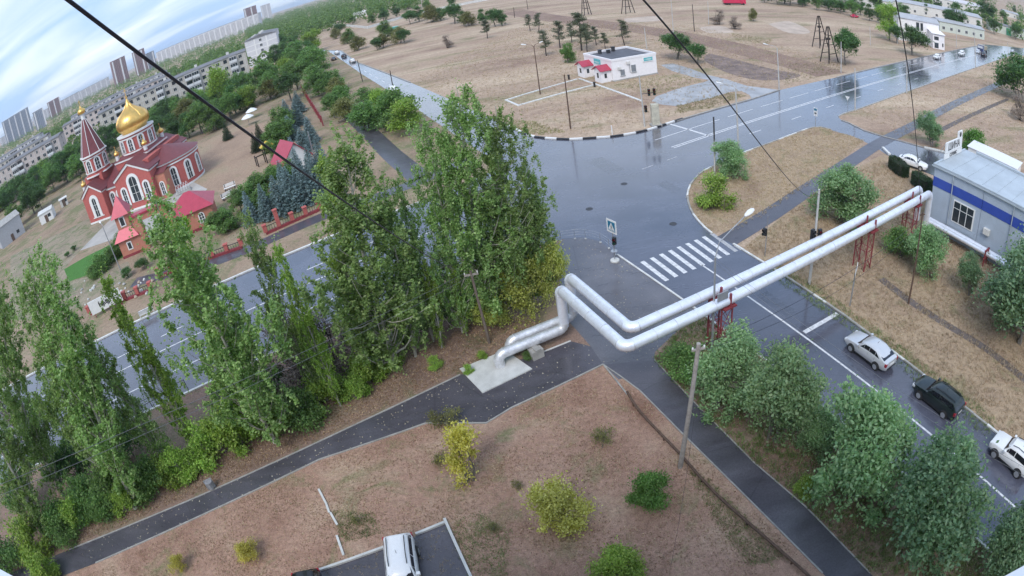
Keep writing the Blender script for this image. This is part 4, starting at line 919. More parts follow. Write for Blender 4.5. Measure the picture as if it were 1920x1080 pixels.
def make_car(name, label, style, pm, loc, rz, group=None, rails=False, detail=True, roofm=None, z=.02):
    S = STY[style]; t = thing(name, label, 'car', (loc[0], loc[1], z), rz, group)
    secs = []
    for x, w, bz, sz in S['body']:
        m = (bz+sz)/2
        secs.append([(x, -w*.9, sz), (x, -w, sz+.12), (x, -w*1.005, m), (x, -w*.985, bz-.10), (x, -w*.93, bz-.02), (x, -w*.5, bz+.025), (x, w*.5, bz+.025), (x, w*.93, bz-.02), (x, w*.985, bz-.10), (x, w*1.005, m), (x, w, sz+.12), (x, w*.9, sz)])
    mb = MB(); loft(mb, secs); body = mb.build('body', pm, t, True)
    cab = S['cab']; W_ = S['W']; bt = lambda x: np.interp(x, [q[0] for q in S['body']][::-1], [q[2] for q in S['body']][::-1])
    csec = []; up = []; lo = []
    for i, (x, zr) in enumerate(cab):
        zb = bt(x)-.04; wl = W_*.93; end = i in (0, len(cab)-1); wu = W_*(.74 if not end else .86)
        if end: zr = zb+.03
        csec.append([(x, -wl, zb), (x, -wu-.02, zr-.10 if not end else zb+.015), (x, -wu*.86, zr-.02 if not end else zb+.025), (x, -wu*.4, zr+.015 if not end else zb+.03), (x, wu*.4, zr+.015 if not end else zb+.03), (x, wu*.86, zr-.02 if not end else zb+.025), (x, wu+.02, zr-.10 if not end else zb+.015), (x, wl, zb)])
        up.append(Vector((x, -wu-.02, zr-.10 if not end else zb+.015))); lo.append(Vector((x, -wl, zb)))
    mb = MB(); loft(mb, csec); mb.build('cabin', pm if roofm is None else roofm, t, True)
    # glass: windscreen, rear window and side windows set just outside the cabin skin
    def patch(a, b, c_, d_, ins, off, nm):
        ctr = (a+b+c_+d_)/4; nrm = (b-a).cross(d_-a).normalized()
        if nrm.dot(ctr-Vector((ctr.x*.8, 0, .9))) < 0: nrm = -nrm
        P = [p+(ctr-p)*ins+nrm*off for p in (a, b, c_, d_)]; MB().quad(*P).build(nm, CARG, t)
    V = lambda s_, k: Vector(csec[s_][k])
    patch(V(0, 1), V(1, 1), V(1, 6), V(0, 6), .07, .035, 'windscreen'); n_ = len(cab)
    patch(V(n_-1, 1), V(n_-2, 1), V(n_-2, 6), V(n_-1, 6), .09, .035, 'rear_window')
    for sgn in (-1, 1):
        def P(s_, u): 
            q = lo[s_].lerp(up[s_], u); return Vector((q.x, q.y*(-sgn) if sgn < 0 else q.y, q.z)) if sgn > 0 else Vector((q.x, -q.y, q.z))
        edges = []
        for i in range(n_-1):
            a, b, c_, d_ = P(i, .18), P(i+1, .18), P(i+1, .92), P(i, .92)
            if i == 0: 
                e = a.lerp(b, .45); pts = [e, b, c_, e.lerp(c_, .12)]
            elif i == n_-2: pts = [a, a.lerp(b, .55), d_.lerp(a.lerp(b, .55), .55), d_]
            else: pts = [a, b, c_, d_]
            ctr = sum(pts, Vector())/4; off = Vector((0, -sgn*(-1)*0, 0)); s_y = 1 if pts[0].y > 0 else -1
            pts = [p+(ctr-p)*.07+Vector((0, s_y*.022, .006)) for p in pts]
            MB().quad(*pts).build('side_window', CARG, t)
    # wheels in dark arches
    r = S['r']
    for xw in S['wb']:
        for sgn in (-1, 1):
            y = sgn*W_
            M = Matrix.Translation((xw, y, r)) @ Matrix.Rotation(math.pi/2, 4, 'X')
            def disc(rr, a, b, n=18):
                q = MB().lathe([(rr, a), (rr, b)], n); q.v = [tuple(M @ Vector(v)) for v in q.v]; return q
            disc(r*1.2, -.02 if sgn < 0 else -.02, .02).build('wheel_arch', TRIMK, t)
            w = disc(r, -.1, .03) if sgn < 0 else disc(r, -.03, .1)
            q = MB().lathe([(r*.75, 0), (r, .04), (r, .16), (r*.75, .2)], 18); q.v = [tuple(M @ Vector((v[0], v[1], v[2]-.10-(-sgn)*(-.02)))) for v in q.v]
            wo_ = q.build('wheel', TYRE, t, True); s0 = .112 if sgn < 0 else -.112
            q = MB().lathe([(r*.66, -.012), (r*.66, .012)], 14); q.v = [tuple(M @ Vector((v[0], v[1], v[2]+s0))) for v in q.v]; q.build('rim', RIM, wo_)
    # lights, plates, mirrors, bumpers
    b0, b1, be = S['body'][1], S['body'][2], S['body'][-2]
    for sgn in (-1, 1):
        MB().box(b0[0]-.22, b0[0]+.03, sgn*(b0[1]-.10)-.14, sgn*(b0[1]-.10)+.14, b0[2]-.17, b0[2]-.01).build('headlight', LAMPG, t)
        MB().box(be[0]-.03, be[0]+.14, sgn*(be[1]-.04)-.10, sgn*(be[1]-.04)+.10, be[2]-.26, be[2]-.03).build('tail_light', TAIL, t)
        if detail:
            xm = cab[0][0]-.22; MB().box(xm-.09, xm+.09, sgn*(W_+.08)-.10, sgn*(W_+.08)+.10, bt(xm)+.0, bt(xm)+.15).build('mirror', pm, t)
            mb = MB()
            for hx in (.05, -.85): mb.box(hx-.09, hx+.09, sgn*W_*.99-.022, sgn*W_*.99+.022, bt(hx)-.2, bt(hx)-.17)
            mb.build_each('door_handle', pm, t)
            mb = MB()
            for hx in (.62, -.28, -1.0): mb.box(hx-.006, hx+.006, sgn*W_*1.0-.008, sgn*W_*1.0+.006, .3, bt(hx)-.1)
            mb.build_each('door_seam', TRIMK, t)
            MB().box(S['wb'][1]+.4, S['wb'][0]-.4, sgn*W_*1.0-.02, sgn*W_*1.0+.015, S['body'][4][3]-.02, S['body'][4][3]+.09).build('sill', TRIMK, t)
    MB().box(-S['L']/2-.035, -S['L']/2+.02, -.26, .26, .62, .74).build('number_plate', PLATE, t); MB().box(S['L']/2-.06, S['L']/2+.03, -.26, .26, .42, .53).build('number_plate', PLATE, t)
    MB().box(b0[0]-.06, S['L']/2+.0, -.45, .45, b0[2]-.22, b0[2]-.08).build('grille', TRIMK, t)
    MB().box(-S['L']/2-.015, -S['L']/2+.1, -W_*.66, W_*.66, .36, .5).build('rear_bumper', TRIMK, t)
    if rails:
        for sgn in (-1, 1): MB().tube([(cab[1][0]-.1, sgn*W_*.58, cab[1][1]+.05), (cab[2][0], sgn*W_*.58, cab[2][1]+.08), (cab[3][0]+.1, sgn*W_*.58, cab[3][1]+.06)], .025, 6).build('roof_rail', TRIMK, t)
    MB().tube([(-.5, 0, cab[2][1]), (-.62, 0, cab[2][1]+.2)], .012, 4).build('antenna', TRIMK, t)
    return t
def car_by_wheels(front, rear, style, side=1):
    """place from the two near wheel contact points; side=+1: the car's left wheels are the near ones"""
    f, r = G(*front), G(*rear); d = (f-r).normalized(); c_ = (f+r)/2; n = Vector((d.y, -d.x, 0))*STY[style]['W']*side
    return c_+n, math.atan2(d.y, d.x)
WHT = paint('white_car_paint', (.78, .78, .78)); SLV = paint('silver_car_paint', (.62, .63, .65), .35); BLK = paint('dark_green_car_paint', (.012, .02, .02), .2); BLK2 = paint('black_car_paint', (.012, .012, .014), .2)
p, a = car_by_wheels((1594,659), (1640,694), 'sedan'); make_car('silver_car', 'silver sedan waiting first in the queue at the stop line', 'sedan', SLV, p, math.radians(107.5), 'cars queued at the stop line')
p, a = car_by_wheels((1721,749), (1768,784), 'wagon'); make_car('black_car', 'dark green estate car second in the queue, behind the silver sedan', 'wagon', BLK, p, math.radians(107.5), 'cars queued at the stop line', True)
p, a = car_by_wheels((1858,856), (1906,898), 'suv'); make_car('white_car', 'white off-road car third in the queue at the picture edge', 'suv', WHT, p, math.radians(107.5), 'cars queued at the stop line', True)
# parking bay below
bay = PX((520,1120),(600,1072),(725,1028),(835,981),(882,1082),(900,1120)); sheet('parking_bay', bay+[bay[-1]+Vector((1.2, -9, 0)), bay[0]+Vector((0, -9, 0))], .012, PATHM)
for a_, b_ in (((600,1070),(722,1027)), ((780,1003),(834,981)), ((834,974),(887,1090))):
    A, B = G(*a_), G(*b_); o = kerb('kerb', [A, B], CONCL, .16, .16)
p0_, p1_ = G(742,1000), G(764,1085); hd = math.atan2((p1_-p0_).y, (p1_-p0_).x)
pc = G(752,1042,.9); make_car('white_car', 'white hatchback parked in the bay below, nose towards the camera', 'wagon', WHT, (pc.x-.02, pc.y-.75), math.radians(-84), 'cars parked in the bay', True)
pk = G(578,1066,1.4); make_car('black_car', 'black car at the bottom edge, only its tail in view', 'wagon', BLK2, (pk.x, pk.y-2.0), math.radians(-78), 'cars parked in the bay')
# far traffic
far = [((1757,110), 25.2+180, 'sedan', WHT, 'white car nearest on the far street, coming towards the junction'), ((1803,104), 25.2+180, 'suv', WHT, 'white car second along the far street, just right of a lamp post'), ((1834,100), 25.2+180, 'sedan', SLV, 'pale silver car right in front of the blue lorry'), ((1845,105), 25.2, 'sedan', BLK2, 'dark car driving away beside the far centre line'), ((1899,99), 25.2, 'sedan', SLV, 'small blue grey car farthest along the far street'),
       ((661,117), 108, 'sedan', WHT, 'white car alone on the street behind the tall poplars, closest of the cars there'), ((632,101), 108, 'sedan', WHT, 'pale car on the left far street behind the white one'), ((626,113), 108, 'sedan', BLK2, 'dark car hugging the trees on the left far street'), ((738,172), -72, 'sedan', WHT, 'white car half hidden by the tip of the tallest poplar'), ((645,107), 108, 'sedan', BLK2, 'dark car parked below roadside shrubs on the left far street')]
for (px, py), hdg, sty, pm, lab in far:
    q = G(px, py); make_car('distant_car', lab, sty, pm, q, math.radians(hdg), 'cars on the far streets', detail=False)
q = G(1712,312); make_car('white_car', 'white car parked between the clipped hedges by the grey building', 'sedan', WHT, q, math.radians(-55), None, detail=True)
REDC = paint('crimson_car_paint', (.55, .02, .08))
q = G(1603,33); make_car('distant_car', 'red car parked on the dry field edge by the trees', 'sedan', REDC, q, math.radians(10), 'cars on the far streets', detail=False)
q = G(1379,9); t = thing('crimson_truck', 'crimson box lorry standing on the dry field at the top edge', 'lorry', (q.x, q.y, 0), math.radians(-8))
MB().box(-5.6, 2.2, -1.25, 1.25, .9, 4.0).build('cargo_box', REDC, t); MB().box(2.4, 4.6, -1.2, 1.2, .6, 3.0).build('cab', REDC, t); MB().box(3.9, 4.62, -1.1, 1.1, 1.8, 2.7).build('windscreen', CARG, t); MB().box(-5.4, 4.4, -.5, .5, .5, .9).build('chassis', TRIMK, t)
for x in (-4.2, -3.0, 3.4):
    for y in (-1.15, 1.15):
        w = MB().lathe([(.5, -.15), (.5, .15)], 14).build('wheel', TYRE, t); w.rotation_euler = (math.pi/2, 0, 0); w.location = (x, y, .5)
q = G(1842,99); BLUEC = paint('blue_lorry_paint', (.02, .035, .12)); t = thing('tipper_truck', 'dark blue tipper lorry on the far street coming towards the junction', 'lorry', (q.x, q.y, 0), math.radians(205))
MB().box(1.5, 3.6, -1.2, 1.2, .8, 3.0).build('cab', BLUEC, t); MB().box(3.55, 3.63, -1.05, 1.05, 1.9, 2.75).build('windscreen', LAMPG, t); MB().prism([(-3.8, -1.25), (1.3, -1.25), (1.3, 1.25), (-3.8, 1.25)], 1.3, 2.6).build('tipper_body', mat('tan_tipper', (.36, .31, .22), .7), t); MB().box(-3.8, 3.4, -.5, .5, .6, 1.2).build('chassis', TRIMK, t)
for x in (-3.0, -1.8, 2.5):
    for y in (-1.1, 1.1):
        w = MB().lathe([(.52, -.15), (.52, .15)], 14).build('wheel', TYRE, t); w.rotation_euler = (math.pi/2, 0, 0); w.location = (x, y, .52)

# ------------------------------------------------------------------ poles, lamps, signals
def pole(name, label, cat, base, top, r0, r1, m, group=None):
    b = G(*base); tp = top_of(b, *top); t = thing(name, label, cat, (b.x, b.y, 0), 0, group); v = tp-b
    MB().tube([Vector(), v*.5, v], [r0, (r0+r1)/2, r1], 10).build('shaft', m, t, True); return t, v
def lamp_head(t, v, ang, reach=1.8, m=STEEL, s=1.0, rise=.6):
    d = Vector((math.cos(ang), math.sin(ang), 0)); e = v+d*reach+Vector((0, 0, rise))
    arm = MB().tube([v, v+d*reach*.25+Vector((0, 0, rise*.7)), e], .045, 6).build('arm', m, t, True)
    M = Matrix.Translation(e) @ Matrix.Rotation(ang, 4, 'Z') @ Matrix.Rotation(-.2, 4, 'Y')
    mb = MB(); secs = []
    for x, w, h in ((-.1, .07, .06), (.15, .15, .1), (.5, .19, .13), (.8, .14, .1), (.92, .03, .03)):
        secs.append([tuple(M @ Vector((x*s, w*s*math.cos(q*math.pi/4), h*s*math.sin(q*math.pi/4)))) for q in range(8)])
    loft(mb, secs); mb.build('lamp_head', WHITE, t, True)
t, v = pole('street_lamp', 'dark leaning street lamp left of the shop edging', 'street lamp', (1013,177), (1001,88), .12, .07, RUST, 'street lamps'); lamp_head(t, v, 2.9, 1.4, RUST, 1.0); lamp_head(t, v, .3, 1.2, RUST, .8)
pole('utility_pole', 'dark rusty pole standing on the bare soil in front of the shop', 'pole', (1070,242), (1058,140), .12, .08, RUST)
t, v = pole('utility_pole', 'tall weathered pole beside the right footpath, nearest the camera', 'pole', (1275,876), (1310,644), .15, .11, WOODP)
MB().box(-.35, .35, -.04, .04, -.05, .05).build('crossarm', WOODP, t, loc=tuple(v-Vector((0, 0, .35))))
for x in (-.3, .3): MB().lathe([(.04, 0), (.05, .08), (.02, .14)], 8).build('insulator', WHITE, t, loc=tuple(v+Vector((x, 0, -.3))))
FPOLE = G(1275,876)+v
t, v = pole('utility_pole', 'leaning wooden pole between the poplars and the yellow bush', 'pole', (918,644), (882,508), .12, .09, DARKPOLE)
MB().box(-.5, .5, -.05, .05, -.06, .06).build('crossarm', WOODP, t, loc=tuple(v-Vector((0, 0, .3))))
for x in (-.45, .45, 0): MB().lathe([(.04, 0), (.05, .1), (.02, .16)], 8).build('insulator', WHITE, t, loc=tuple(v+Vector((x, 0, -.22))))
PPOLE = G(918,644)+v
t, v = pole('utility_pole', 'slim dark pole on the verge in front of the grey building', 'pole', (1703,570), (1730,398), .09, .06, RUST)
mb = MB(); mb.box(-.3, .3, -.04, .04, -.05, .05); mb.build('crossarm', RUST, t, loc=tuple(v-Vector((0, 0, .2)))); VPOLE = G(1703,570)+v
# traffic signal pole right of the road
def signal_head(t, p, ang, n=3, nm='signal_head'):
    M = Matrix.Translation(p) @ Matrix.Rotation(ang, 4, 'Z'); h = .34*n
    o = MB().box(-.1, .12, -.17, .17, -h/2, h/2, M=M).build(nm, BLACKP, t)
    for k in range(n):
        z = h/2-.17-.34*k; mb = MB(); mb.tube([M @ Vector((.12, 0, z)), M @ Vector((.32, 0, z+.02))], [.13, .14], 10, 0, False); mb.build('visor', BLACKP, o)
        MB().lathe([(.11, 0), (.11, .02)], 10).build('lens', [TAIL, mat('amber_lens', (.3, .16, .01), .3), mat('green_lens', (.01, .14, .08), .3)][k % 3] if n == 3 else [TAIL, mat('green_lens', (.01, .14, .08), .3)][k], o, loc=tuple(M @ Vector((.12, 0, z)))).rotation_euler = (0, math.pi/2, ang)
t, v = pole('traffic_light', 'traffic light on a concrete pole across the road, above the silver pipes', 'traffic light', (1517,533), (1536,355), .14, .09, CPOLE, 'traffic lights'); u = v.normalized()
signal_head(t, u*4.7+Vector((-.35, -.1, 0)), math.radians(-72)); signal_head(t, u*4.6+Vector((.4, -.1, 0)), math.radians(-100)); MB().box(-.5, .5, -.03, .03, -.03, .03).build('bracket', DARKM, t, loc=tuple(u*4.7)); MB().box(-.12, .12, -.12, .12, .0, .25).build('collar', RUST, t)
TPOLE = G(1517,533)+v
t, v = pole('pedestrian_signal', 'small pedestrian signal on a thin post by the footpath across the crossing', 'traffic light', (1434,480), (1440,404), .045, .035, STEEL, 'traffic lights'); signal_head(t, v*.62+Vector((-.2, -.05, 0)), math.radians(198), 2)
t, v = pole('traffic_light', 'traffic light on a pale post at the far corner before the shop', 'traffic light', (1209,238), (1198,141), .13, .08, CPOLE, 'traffic lights'); u = v.normalized()
for x in (.9, 1.7): signal_head(t, u*5.0+Vector((x+.2, -.2, .2)), math.radians(-90)); 
signal_head(t, u*2.8+Vector((.35, -.2, 0)), math.radians(-80)); MB().bar(u*5.0, u*5.0+Vector((2.0, -.2, .1)), .07).build('bracket', DARKM, t)
q = G(1230,236); tp = top_of(q, 1221, 195); t = thing('poster_column', 'narrow pasted concrete column beside the far traffic light', 'column', (q.x, q.y, 0)); MB().box(-.55, .55, -.35, .35, .3, tp.z).build('shaft', mat('pasted_concrete', (.5, .47, .38), .8, var=.3, scale=1.5), t); MB().box(-.8, .8, -.6, .6, 0, .3).build('base', CONC, t)
# crossing sign with signal, on a weighted foot
b = G(1153,489); tp = top_of(b, 1149, 424); t = thing('crossing_sign', 'square pedestrian crossing sign on a post beside the barrier', 'sign', (b.x, b.y, 0), math.radians(-62)); zt = tp.z
MB().lathe([(.42, 0), (.40, .12), (.1, .16)], 16).build('foot', CONCL, t); MB().tube([(0, 0, .1), (0, 0, zt+.3)], .045, 8).build('post', STEEL, t); MB().lathe([(.3, .95), (.3, 1.0)], 12).build('ring', STEEL, t)
R_ = Matrix.Rotation(math.pi/2, 4, 'Z'); YG = mat('fluorescent_sign_edge', (.66, .72, .30), .5, var=.03); SBL = mat('sign_teal_blue', (.015, .16, .28), .5, var=.03)
pl_ = MB().box(-.62, .62, -.08, -.05, zt-.62, zt+.62).build('sign_plate', WHITE, t); MB().box(-.45, .45, -.095, -.08, zt-.45, zt+.45).build('sign_field', SBL, pl_)
mb = MB(); mb.add([(-.40, -.105, zt-.30), (.40, -.105, zt-.30), (0, -.105, zt+.38)], [(0, 1, 2)]); mb.build('sign_triangle', WHITE, pl_)
mb = MB(); mb.lathe([(.05, -.004), (.05, .004)], 8, c=(0, 0, 0)); mb.v = [(x, -.112+z*.2, zt+.13+y) for x, y, z in mb.v]
for a_, b_ in (((0, .08), (-.01, -.08)), ((-.01, -.08), (-.12, -.25)), ((-.01, -.08), (.11, -.25)), ((0, .05), (-.12, -.04)), ((0, .05), (.11, -.05))): mb.bar((a_[0], -.112, zt+a_[1]), (b_[0], -.112, zt+b_[1]), .045, .01)
mb.build('walking_figure', BLACKP, pl_)
mb = MB()
for k in range(5): mb.box(-.36+.16*k, -.28+.16*k, -.112, -.1, zt-.40, zt-.33)
mb.build_each('sign_stripe', WHITE, pl_)
signal_head(t, Vector((.28, -.12, zt-1.25)), -math.pi/2+.6, 2)
# barrier of tubular rails round the corner
bp_ = smooth_line(PX((1052,452),(1078,448),(1098,448),(1126,455),(1142,466),(1154,478)), 2); b0 = bp_[0]; t = thing('pedestrian_barrier', 'low tubular white railing curving along the road corner by the crossing sign', 'railing', (b0.x, b0.y, 0))
for i, q in enumerate(bp_):
    if i % 2 == 0: MB().tube([q-b0, q-b0+Vector((0, 0, 1.0))], .022, 6).build('post', STEEL, t); MB().box(-.09, .09, -.09, .09, 0, .08).build('foot', CONCL, t, loc=tuple(q-b0))
for z in (.45, .72, 1.0): MB().tube([q-b0+Vector((0, 0, z)), ] and [q-b0+Vector((0, 0, z)) for q in bp_], .014, 6).build('rail', STEEL, t)
# kerb-side railing by the left street (dark)
def dark_rail(label, a, b, n):
    A, B = G(*a), G(*b); d = B-A; t = thing('street_railing', label, 'railing', (A.x, A.y, 0), math.atan2(d.y, d.x), 'dark street railings'); L = d.length
    for k in range(n+1): MB().box(L*k/n-.03, L*k/n+.03, -.03, .03, 0, 1.0).build('post', DARKM, t)
    for z in (.5, .95): MB().box(0, L, -.02, .02, z-.02, z+.02).build('rail', DARKM, t)
dark_rail('dark street railing seen in the poplar gap below the notice board', (238,786), (352,728), 7); dark_rail('dark street railing glimpsed beside the thorn bush', (480,678), (650,606), 10); dark_rail('dark street railing at the far left behind poplar trunks', (40,880), (75,862), 5)
# lamp over the road behind the pipes
b = G(1333,620); tp = top_of(b, 1341, 480); tp = Vector((b.x, b.y, 8.2)); b2 = G(1341,482,8.0); b = Vector((b2.x, b2.y, 0))
t = thing('street_lamp', 'street lamp with a long curved arm rising behind the silver pipe bridge', 'street lamp', (b.x, b.y, 0), 0, 'street lamps')
MB().tube([(0, 0, 0), (0, 0, 4), (0, 0, 8.0)], [.10, .08, .06], 10).build('shaft', STEEL, t, True); e = G(1398,404,9.6)-b; e.z = 9.6; tip = Vector((e.x, e.y, 9.6))
MB().tube([(0, 0, 7.9), (tip*.12)+Vector((0, 0, 7.7)), (tip*.45).xy.to_3d()+Vector((0, 0, 9.15)), tip], .035, 8).build('arm', STEEL, t, True)
ang = math.atan2(tip.y, tip.x); M = Matrix.Translation(tip) @ Matrix.Rotation(ang, 4, 'Z') @ Matrix.Rotation(-.15, 4, 'Y'); mb = MB(); secs = []
for x, w, h in ((-.1, .07, .06), (.15, .17, .1), (.5, .23, .13), (.85, .17, .1), (1.0, .03, .03)): secs.append([tuple(M @ Vector((x, w*math.cos(q*math.pi/4), h*math.sin(q*math.pi/4)))) for q in range(8)])
loft(mb, secs); mb.build('lamp_head', WHITE, t, True); LAMP1 = b+Vector((0, 0, 7.6))
sp = G(1352,521,4.6)-b; o = MB().box(-.45, .45, -.03, .03, -.3, .3).build('hanging_plate', STEEL, t, loc=(.5, -.3, 5.2)); o.rotation_euler.z = .3
# lamp posts on the grass corner and along the far street
t, v = pole('lamp_post', 'pale post standing behind the bushes on the grass corner', 'lamp post', (1340,332), (1338,219), .12, .08, CPOLE, 'posts along the far street'); MB().box(-.3, .1, -.05, .05, -.08, .08).build('bracket', WHITE, t, loc=tuple(v*.55)); MB().tube([v*.6, v], [.1, .09], 8).build('dark_half', DARKM, t)
labs = ['concrete lamp post beside the grass corner bushes, arm over the road', 'white lamp post at the shop yard entrance', 'tall white post in front of the dark roadside bush', 'white lamp post on the verge after the side road', 'white lamp post behind the thin cable on the near verge', 'pale lamp post far along the near verge', 'pale lamp post on the far bank after the big bush', 'pale lamp post beside the blue lorry', 'pale lamp post beyond the last hedge on the near verge']
for lab, base, top_ in zip(labs, ((1384,270), (1461,168), (1577,136), (1603,208), (1700,175), (1829,128), (1793,90), (1828,86), (1891,106)), ((1379,165), (1457,90), (1577,78), (1603,128), (1700,110), (1829,90), (1793,53), (1826,50), (1889,78))):
    t, v = pole('lamp_post', lab, 'lamp post', base, top_, .14, .09, CPOLE, 'posts along the far street')
    if base[0] in (1384, 1461): lamp_head(t, v, 2.6, 1.8, CPOLE, .9, .5)
for lab, base, top_ in (('grey pole left of the dry conifer by the shop', (1213,92), (1208,52)), ('tall wooden pole behind the big shrub', (1263,66), (1258,0)), ('dark thin pole on the dry field right of the big shrub', (1302,59), (1298,8)), ('white pole beside the grey reeds', (1329,46), (1327,2)), ('thin pole in front of the top hedge', (1632,85), (1631,50)), ('pale pole by the left far walls', (624,44), (620,28)), ('dark pole above the far clump of trees', (990,18), (986,-8)), ('white stub pole beside a dark shrub', (965,33), (963,14)), ('dark lamp pole on the left far street, the farther', (680,153), (670,113)), ('dark lamp pole on the left far street, the nearer', (738,170), (731,132)), ('slim pale pole by the far pale wall', (792,25), (790,0)), ('pale pole beside the light green tree', (1683,82), (1683,52))):
    pole('utility_pole', lab, 'pole', base, top_, .13, .09, DWOOD if 'dark' in lab else CPOLE, 'distant poles')
t, v = pole('church_lamp', 'slim grey lamp post in front of the church lawn', 'lamp post', (229,513), (192,423), .09, .06, STEEL); lamp_head(t, v, 2.4, .8, STEEL, .8, .3)
t, v = pole('garden_lamp', 'grey lamp post right of the crimson roofed hut', 'lamp post', (590,300), (577,246), .1, .06, STEEL); 
# bus stop sign, road sign
b = G(1529,238); t = thing('bus_stop_sign', 'white and blue bus stop sign on a thin post at the grass island tip', 'sign', (b.x, b.y, 0), math.radians(-70)); zt = top_of(b, 1529, 202).z
MB().tube([(0, 0, 0), (0, 0, zt)], .04, 6).build('post', STEEL, t); p_ = MB().box(-.35, .35, -.03, .03, zt-1.3, zt).build('sign_plate', WHITE, t); MB().box(-.28, .28, -.045, -.03, zt-.45, zt-.12).build('sign_field', SBL, p_); MB().box(-.2, .2, -.045, -.03, zt-.95, zt-.75).build('sign_symbol', BLACKP, p_)
b = G(1589,206); t = thing('yield_sign', 'white triangular give way sign seen over the far street', 'sign', (b.x, b.y, 0), math.radians(-60)); MB().tube([(0, 0, 0), (0, 0, 2.4)], .035, 6).build('post', STEEL, t); MB().add([(-.45, -.05, 2.4), (.45, -.05, 2.4), (0, -.05, 1.65), (-.45, -.01, 2.4), (.45, -.01, 2.4), (0, -.01, 1.65)], [(0, 2, 1), (3, 4, 5), (0, 1, 4, 3), (1, 2, 5, 4), (2, 0, 3, 5)]).build('sign_plate', WHITE, t)
q = G(1148,252); t = thing('marker_post', 'short white marker post on the far kerb', 'post', (q.x, q.y, 0)); MB().tube([(0, 0, 0), (0, 0, 1.3)], .08, 6).build('shaft', WHITE, t)
for i, (px, py) in enumerate(((1604,497), (1606,508))):
    q = G(px, py); q = G(1606,500,3.6) if i == 0 else G(1603,512,3.1)
    bb = Vector((q.x, q.y, 0)); t = thing('road_sign', ['round white road sign seen edge-on beside the far trestle, the upper', 'small white road sign beside the far trestle, the lower'][i], 'sign', tuple(bb), .9, 'road signs by the trestle'); MB().tube([(0, 0, 0), (0, 0, q.z)], .035, 6).build('post', STEEL, t); s_ = MB().lathe([(.36, -.02), (.36, .02)], 16).build('sign_plate', WHITE, t, loc=(0, -.06, q.z)); s_.rotation_euler = (math.pi/2, 0, 0)
# waste bin with lid and debris
q = G(399,916); t = thing('litter_bin', 'grey metal litter bin beside the footpath edge', 'bin', (q.x, q.y, 0), .5); MB().lathe([(.26, .12), (.3, .75)], 12).build('bucket', STEEL, t); MB().box(-.34, .34, -.03, .03, 0, .95).build('stand', STEEL, t); MB().lathe([(.27, .68), (.29, .7)], 12).build('lining', WHITE, t)
for lab, pts in (('narrow broken concrete strip lying in the leaf litter, farther piece', ((598,918),(612,945),(618,962))), ('pale broken concrete piece lying in the leaf litter, middle one', ((620,962),(633,985))), ('thin concrete strip lying in the leaf litter, nearest the parking bay', ((632,1005),(645,1042)))):
    P_ = PX(*pts); mb = MB()
    for a_, b_ in zip(P_[:-1], P_[1:]): mb.bar(a_-P_[0]+Vector((0, 0, .05)), b_-P_[0]+Vector((0, 0, .05)), .14, .1)
    o = mb.build('concrete_strip', CONCL, loc=tuple(P_[0])); tag(o, lab, 'concrete strip', 'broken concrete strips')
# wooden A-frame masts on the dry field
def mast(label, base, top_, spread=2.2):
    b = G(*base); z = top_of(b, *top_).z; t = thing('lattice_mast', label, 'mast', (b.x, b.y, 0), .4, 'tarred timber masts')
    for sx in (-1, 1):
        for sy in (-1, 1): MB().tube([(sx*spread, sy*spread*.6, 0), (sx*.25, sy*.15, z)], .16, 6).build('leg', DWOOD, t)
    for k, f in enumerate((.25, .5, .75)):
        w = spread*(1-f)+.25*f; MB().bar((-w, -w*.6, z*f), (w, -w*.6, z*f), .14).bar((-w, w*.6, z*f), (w, w*.6, z*f), .14).build('brace', DWOOD, t)
    MB().box(-.5, .5, -.3, .3, z*.62, z*.68).build('platform', WHITE if k == 1 else DWOOD, t); return t
mast('dark timber mast on the dry field by the road bush, the farther', (1538,88), (1538,30)); mast('dark timber mast on the dry field by the road bush, the nearer', (1555,116), (1556,50))
mast('dark timber mast cut by the top edge, left of the two above the shop', (1100,28), (1097,-20), 1.6); mast('dark timber mast cut by the top edge, right of the two above the shop', (1178,25), (1176,-25), 2.2)

# ------------------------------------------------------------------ cables
def cable(label, a, b, sag, r, m, n=28, grp=None, nm='cable'):
    a, b = Vector(a), Vector(b); pts = []
    for k in range(n+1):
        s_ = k/n; p = a.lerp(b, s_); p.z -= sag*4*s_*(1-s_); pts.append(p-a)
    o = MB().tube(pts, r, 6).build(nm, m, None, True, loc=tuple(a)); tag(o, label, 'cable', grp); return o
def at_dist(px, py, d): r_ = ray(px, py); return Vector((0, 0, CAM_H))+Vector(r_)*d
A0 = at_dist(125, -2, 3.2); B0 = PPOLE; 
cable('thick black cable sweeping down across the sky and church to the leaning pole', A0+(A0-at_dist(300,130,4.2))*.5, B0, .55, .0125, CABLE)
cable('black cable from the top edge down to the traffic light pole', at_dist(1204,-3,5.5), TPOLE-Vector((0, 0, .4)), .9, .011, CABLE)
cable('thin black cable from the top right edge down to the verge pole', at_dist(1679,-3,6.5), VPOLE-Vector((0, 0, .1)), .5, .009, CABLE)
le = at_dist(-40, 925, 26); cable('pale overhead wire crossing the poplars, the upper of two', PPOLE+Vector((-.45, 0, -.1)), le, .5, .011, WIRE, grp='wires crossing the poplars'); cable('pale overhead wire crossing the poplars, the lower of two', PPOLE+Vector((.45, 0, -.2)), at_dist(-40, 945, 26), .6, .010, WIRE, grp='wires crossing the poplars')
e1 = at_dist(1935, 885, 30); e2 = at_dist(1935, 900, 30)
cable('thin wire along the road centre from the curved lamp, the right one', LAMP1+Vector((0, 0, .3)), e1, .9, .010, WIRE, grp='wires along the road'); cable('thin wire along the road centre from the curved lamp, the left one', LAMP1, e2, 1.1, .010, WIRE, grp='wires along the road')
